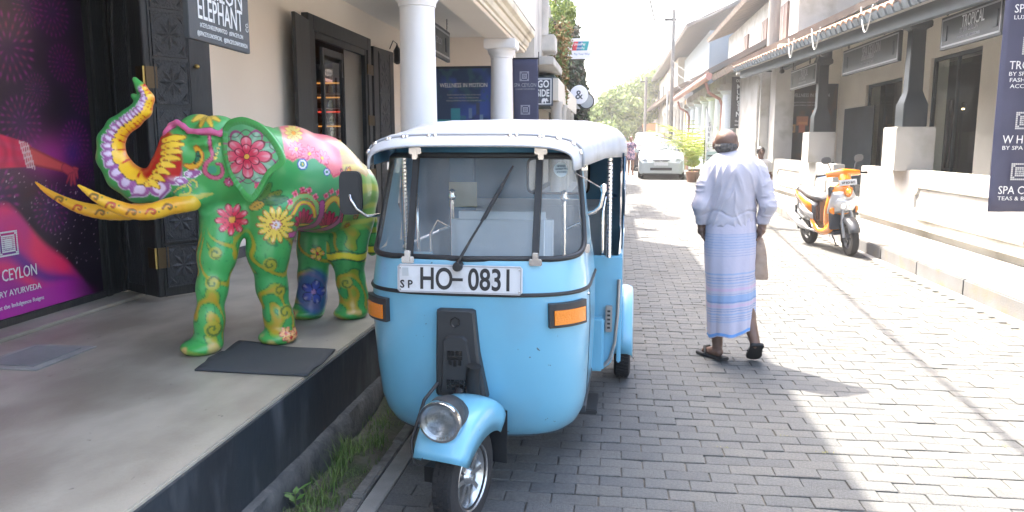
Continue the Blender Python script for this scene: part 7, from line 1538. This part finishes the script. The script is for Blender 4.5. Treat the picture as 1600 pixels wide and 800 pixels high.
for sx in (-.06, .06): MB().lathe([(.035, -.0), (.03, .03), (.01, .045), (.001, .046)], (sx, apr(.66)[1]-.06, .665), 14, 'y').build('reflector_bowl', CHROME, hl2, smooth=60)
a = MB(); a.prism([(-.075, .07), (.075, .07), (.05, -.03), (0, -.07), (-.05, -.03)], (0, -.56, .845), (1, 0, 0), (0, .1, 1), (0, -1, 0), .03); a.build('amber_lamp_panel', ORN, SC, bevel=.012)
MB().lathe([(.002, -.03), (.025, -.026), (.035, -.005), (.035, .01)], (0, -.585, .865), 16, 'y').build('amber_lamp', mat('yellow_lamp_lens', (.95, .55, .03), .2, coat=1), SC, smooth=60)
for sx in (-1, 1): a = MB(); a.prism([(0, 0), (.05, .03), (.045, .09), (.0, .10)], (sx*.15, -.46, .55), (sx, .5, 0), (0, 0, 1), (0, -1, 0), .03); a.build('side_indicator', AMB, SC, bevel=.008)
pl2 = MB().obox((-.12, -.585, .945), (1, 0, 0), (0, .15, 1), (0, -1, 0), .24, .075, .006).build('number_plate', NPW, SC, bevel=.002)
text('WP BGV-8673', .045, INK, pl2, (0, -.593, .965), (1, 0, 0), (0, .15, 1), 'CENTER', .68, bold=.001, name='characters')
# handlebar cover, grips, levers, mirrors
HB = FS
a = MB(); a.grid([ring((0, -.50+.11*t, .985+.13*t), .085*(1-.25*abs(t-.4)), .05, 14, 2.3, 'y', R(35)) for t in np.linspace(0, 1, 6)], wrap=True)
rows = [ring((x, -.415+.05*abs(x)*2, 1.09+.012*math.cos(x*8)), .045*(1.25-abs(x)*2.6), .048*(1.25-abs(x)*2.4), 12, 2.2, 'x') for x in np.linspace(-.22, .22, 11)]
b = MB().grid(rows, wrap=True); b.add(rows[0], [tuple(range(12))]); b.add(rows[-1], [tuple(range(12))]); b.xf(HB); b.build('handlebar_cover', ORN, SC, smooth=60)
a.xf(HB); a.build('front_cowl', ORN, SC, smooth=60)
for sx in (-1, 1):
    b = MB().tube([(sx*.20, -.37, 1.085), (sx*.34, -.33, 1.075)], .018, 10); b.xf(HB); g_ = b.build('grip', RUBBER, SC, smooth=60); b = MB().tube([(sx*.17, -.41, 1.08), (sx*.33, -.40, 1.06)], .007, 6); b.xf(HB); b.build('brake_lever', CHROME, SC)
    b = MB().tube([(sx*.14, -.39, 1.10), (sx*.17, -.38, 1.20), (sx*.20, -.38, 1.26)], .007, 6); b.xf(HB); mr = b.build('mirror_stalk', GPL, SC, smooth=60)
    b = MB(); b.prism([(x*.062, z*.048) for x, z in [se(2*PI*i/20, 2.6) for i in range(20)]], (sx*.215, -.38, 1.285), (1, .1 if sx > 0 else -.1, 0), (0, -.15, 1), (0, -1, 0), .02); b.xf(HB); b.build('mirror_head', GPL, mr, bevel=.006)
# leg shield, floorboard, body, seat
a = MB(); a.box(-.19, .19, -.42, -.38, .34, .93); a.build('leg_shield', GPL, SC, bevel=.015)
a = MB(); a.box(-.14, .14, -.42, .10, .26, .31); a.build('floorboard', GPL, SC, bevel=.015)
for sx in (-1, 1):
    rows = [[Vector((sx*(.155+.02*s_), y, z)) for s_, z in ((0, z0), (1, (z0+z1)/2), (.2, z1))] for y, z0, z1 in ((-.40, .32, .58), (-.30, .27, .42), (-.15, .24, .33), (0, .24, .32), (.12, .26, .40), (.2, .30, .52))]
    loft(rows, 'orange_side_sweep', ORN, SC, caps=False, wrap=False, solid=.02)
    rows = [[Vector((sx*(x_*k), y, z)) for x_, z in ((.13, z0), (.175, z0*.55+z1*.45), (.165, z0*.2+z1*.8), (.12, z1))] for y, z0, z1, k in ((.10, .34, .66, .9), (.25, .36, .70, 1), (.45, .44, .74, 1), (.65, .54, .80, .85), (.86, .66, .85, .45))]
    loft(rows, 'rear_side_panel', GPL if sx < 0 else GPL, SC, caps=False, wrap=False, solid=.012)
    rows = [[Vector((sx*(.182*k), y, z)) for z in (z0, (z0+z1)/2, z1)] for y, z0, z1, k in ((.16, .52, .66, .96), (.35, .58, .72, 1.0), (.55, .64, .77, .92), (.80, .73, .83, .62))]
    loft(rows, 'orange_rear_flash', ORN if sx < 0 else ORN, SC, caps=False, wrap=False, solid=.008)
    rows = [[Vector((sx*(.188*k), y, z)) for z in (z0, z1)] for y, z0, z1, k in ((.12, .44, .52, .95), (.35, .50, .57, 1.0), (.55, .57, .63, .94))]
    loft(rows, 'silver_trim', SILV, SC, caps=False, wrap=False, solid=.008)
rows = [ring((0, y, z), w_, h_, 16, 2.8, 'y') for y, z, w_, h_ in ((.02, .70, .07, .03), (.06, .735, .115, .045), (.2, .74, .135, .05), (.4, .765, .14, .055), (.6, .815, .125, .055), (.78, .83, .10, .045), (.84, .83, .06, .02))]
loft(rows, 'seat', SEATB, SC)
a = MB(); a.box(-.11, .11, .10, .80, .38, .72); a.build('under_seat_body', GPL, SC, bevel=.03)
a = MB(); a.tube([(-.10, .70, .86), (-.12, .92, .88), (0, .98, .88), (.12, .92, .88), (.10, .70, .86)], .013, 8); a.build('rear_grab_rail', SILV, SC, smooth=60)
a = MB(); a.box(-.08, .08, .86, .90, .70, .78); a.build('tail_light', mat('red_lens', (.5, .02, .02), .2, coat=.8), SC, bevel=.01)
a = MB(); a.box(.06, .13, .30, .72, .20, .36); a.lathe([(.02, .12), (.10, .12), (.11, .05), (.10, .0)], (.0, .42, .30), 14, 'x'); a.build('engine', mat('engine_alloy', (.22, .22, .22), .45, .7, bump=.3), SC, bevel=.01)
a = MB(); a.tube([(-.08, .25, .24), (-.13, .40, .27), (-.15, .50, .31), (-.155, .62, .35), (-.16, .90, .47)], [.015, .02, .052, .062, .05], 14); a.build('exhaust', SILV, SC, smooth=60)
a = MB(); a.tube([(-.165, .55, .40), (-.172, .80, .50)], .022, 8); a.build('exhaust_heat_shield', GPL, SC, smooth=60)
a = MB(); rows = [[Vector((x_, .63-.27*math.cos(q), .225+.265*math.sin(q))) for x_ in (-.06, 0, .06)] for q in np.linspace(R(100), R(185), 8)]; a.grid(rows); a.build('rear_mudguard', GPL, SC)
a = MB(); a.tube([(.09, .15, .26), (.20, .20, .02)], .010, 6); a.box(.18, .23, .18, .22, .0, .012); a.build('side_stand', GPL, SC)
a = MB(); a.tube([(.0, .78, .70), (0, .90, .55)], .02, 6); a.box(-.09, .09, .88, .90, .42, .58); a.build('rear_flap', GPL, SC)

# ------------------------------------------------ parked cars at the far end
def car(x, y, rz, label, paint, prof, W=1.74, plate=True, name='parked_car'):
    c = empty(name, (x, y, road_z(y)), rz, label, 'car')
    # prof: list of (y, z_sill, z_belt, z_top, half width belt, half width roof)
    rows = []
    for (py, zs_, zb, zt, wb, wr) in prof:
        r_ = [(-wb*.92, zs_), (-wb, zs_+.10), (-wb, (zs_+zb)/2), (-wb*.985, zb), (-wr, zt-.04 if zt > zb+.1 else zb+.01), (-wr*.8, zt), (0, zt+.015), (wr*.8, zt), (wr, zt-.04 if zt > zb+.1 else zb+.01), (wb*.985, zb), (wb, (zs_+zb)/2), (wb, zs_+.10), (wb*.92, zs_)]
        rows.append([Vector((a_, py, b_)) for a_, b_ in r_])
    b = loft(rows, 'body', paint, c, smooth=38, wrap=True)
    G = mat('car_glass_dark', (.03, .05, .06), .15, coat=.2)
    p0, p1 = [p for p in prof if p[3] > p[2]+.12][0], prof[[i for i, p in enumerate(prof) if p[3] > p[2]+.12][0]-1]
    # windscreen sheet just proud of the loft
    o = MB(); n = Vector((0, -(p0[3]-p1[3]), 0)); A_ = Vector((0, p1[0], p1[3])); B_ = Vector((0, p0[0], p0[3])); d = (B_-A_); nn = Vector((0, -d.z, d.y)).normalized()
    w0, w1 = p1[5]*.93, p0[5]*.86; A2, B2 = A_+d*.08+nn*.02, A_+d*.94+nn*.02
    rows = [[Vector((s_*w_, q.y+.03*s_*s_*0, q.z-.012*s_*s_)) for s_ in np.linspace(-1, 1, 9)] for w_, q in ((w0, A2), ((w0+w1)/2, (A2+B2)/2+nn*.012), (w1, B2))]
    loft(rows, 'windscreen', G, c, caps=False, wrap=False)
    for sx in (-1, 1):
        pts = [p for p in prof if p[3] > p[2]+.2]
        rows = [[Vector((sx*(p[4]*.985*(1-t)+p[5]*t+.012), p[0], p[2]*(1-t)+(p[3]-.04)*t)) for t in (.12, .86)] for p in pts]
        loft(rows, 'side_window', G, c, caps=False, wrap=False)
        f = prof[0]; hy = prof[1][0]
        a = MB(); a.add([(sx*W*.29, f[0]+.02, .66), (sx*W*.44, f[0]+.12, .70), (sx*W*.478, f[0]+.42, .84), (sx*W*.43, f[0]+.38, .87), (sx*W*.32, f[0]+.06, .76)], [(0, 1, 2, 3, 4)]); v_ = [Vector(q)+Vector((sx*.012, -.03, .012)) for q in a.v]; a.v = v_
        o = a.build('headlight', mat('headlamp_clear', (.55, .60, .64), .1, .3, coat=1), c); o.modifiers.new('t', 'SOLIDIFY').thickness = .03
        a = MB(); a.tube([(sx*W*.47, prof[3][0]+.25, .98), (sx*W*.53, prof[3][0]+.2, 1.02)], .02, 6); mi = a.build('side_mirror', paint, c); a = MB(); a.box(*sorted((sx*W*.51, sx*W*.60)), prof[3][0]+.14, prof[3][0]+.26, .97, 1.10); a.build('mirror_housing', paint, mi, bevel=.02)
        a = MB(); a.lathe([(.0, -.0), (.045, -.0), (.045, .02)], (sx*W*.36, f[0]+.02, .42), 12, 'y'); a.build('fog_lamp', GPL, c)
        for wy in (prof[0][0]+.90, prof[-1][0]-.85):
            t = MB().lathe([(.19, -.09), (.29, -.10), (.315, -.06), (.315, .06), (.29, .10), (.19, .09)], (sx*(W/2-.10), wy, .315), 24, 'x', closed=True).build('wheel', mat('tyre_rubber', (.022, .022, .023)), c, smooth=50)
            MB().lathe([(.01, -.08), (.19, -.085), (.2, 0), (.19, .085), (.01, .08)], (sx*(W/2-.10), wy, .315), 16, 'x').build('rim', SILV, t, smooth=50)
    f = prof[0]
    a = MB(); a.box(-.42, .42, f[0]-.015, f[0]+.05, .30, .44); a.build('lower_grille', mat('grille_black', (.02, .02, .022), .5), c, bevel=.02)
    a = MB(); a.prism([(-.34, .0), (.34, .0), (.22, -.05), (-.22, -.05)], (0, f[0]-.012, .70), (1, 0, 0), (0, .1, 1), (0, 1, 0), .03); a.build('upper_grille', mat('grille_black', (.02, .02, .022)), c)
    a = MB(); a.tube([(math.cos(q)*.055, f[0]-.03, .695+math.sin(q)*.04) for q in np.linspace(0, 2*PI, 17)], .008, 5); a.tube([(math.cos(q)*.025, f[0]-.03, .70+math.sin(q)*.036) for q in np.linspace(0, 2*PI, 13)], .006, 5); a.build('badge', CHROME, c)
    if plate: MB().box(-.26, .26, f[0]-.04, f[0]-.02, .50, .62).build('number_plate', NPW, c, bevel=.004)
    a = MB(); a.box(-W*.40, W*.40, f[0]+.04, f[0]+.3, .16, .28); a.build('chin', mat('grille_black', (.02, .02, .022)), c, bevel=.02)
    for sx in (-.25, .3): MB().tube([(sx, p1[0]-.02, p1[3]+.03), (sx+.45, p1[0]+.18, p1[3]+.12)], .008, 4).build('wiper', RUBBER, c)
    return c
HATCH = [(-2.20, .22, .58, .60, .70, .55), (-2.12, .18, .72, .76, .82, .66), (-1.75, .18, .84, .90, .86, .74), (-1.05, .18, .94, 1.02, .87, .74), (-.15, .18, .96, 1.43, .87, .60), (.45, .18, .96, 1.49, .87, .60), (1.2, .18, .98, 1.42, .86, .58), (1.95, .22, .98, 1.12, .82, .56), (2.20, .30, .90, .96, .76, .55)]
car(1.88, 31.6, -.06, 'white hatchback car parked facing the camera at the far end of the street', mat('white_car_paint', (.42, .46, .46), .25, coat=.6), HATCH)
SUV = [(-2.25, .28, .75, .78, .78, .6), (-2.15, .25, .95, .98, .88, .75), (-1.3, .25, 1.06, 1.12, .90, .78), (-.55, .25, 1.08, 1.72, .90, .68), (.3, .25, 1.10, 1.80, .90, .70), (1.9, .25, 1.10, 1.76, .88, .68), (2.2, .3, 1.0, 1.1, .84, .66)]
car(1.75, 38.5, -.04, 'dark brown roofed van standing directly behind the white hatchback', mat('dark_maroon_paint', (.06, .035, .035), .3, coat=.6), SUV, 1.8, name='parked_van')

# ------------------------------------------------ haze volume added to imitate lens glare and lift dark tones
hz_ = MB().box(-420, 420, -62, 905, -1.2, 16); hzo = hz_.build('haze', None); tag(hzo, kind='stuff')
hm_ = bpy.data.materials.new('haze'); hm_.use_nodes = True; n_ = hm_.node_tree.nodes; n_.remove(n_['Principled BSDF'])
vp = n_.new('ShaderNodeVolumePrincipled'); vp.inputs['Density'].default_value = .0017; vp.inputs['Anisotropy'].default_value = .35; vp.inputs['Color'].default_value = (.98, .97, .96, 1)
hm_.node_tree.links.new(vp.outputs[0], n_['Material Output'].inputs['Volume']); hzo.data.materials.append(hm_)
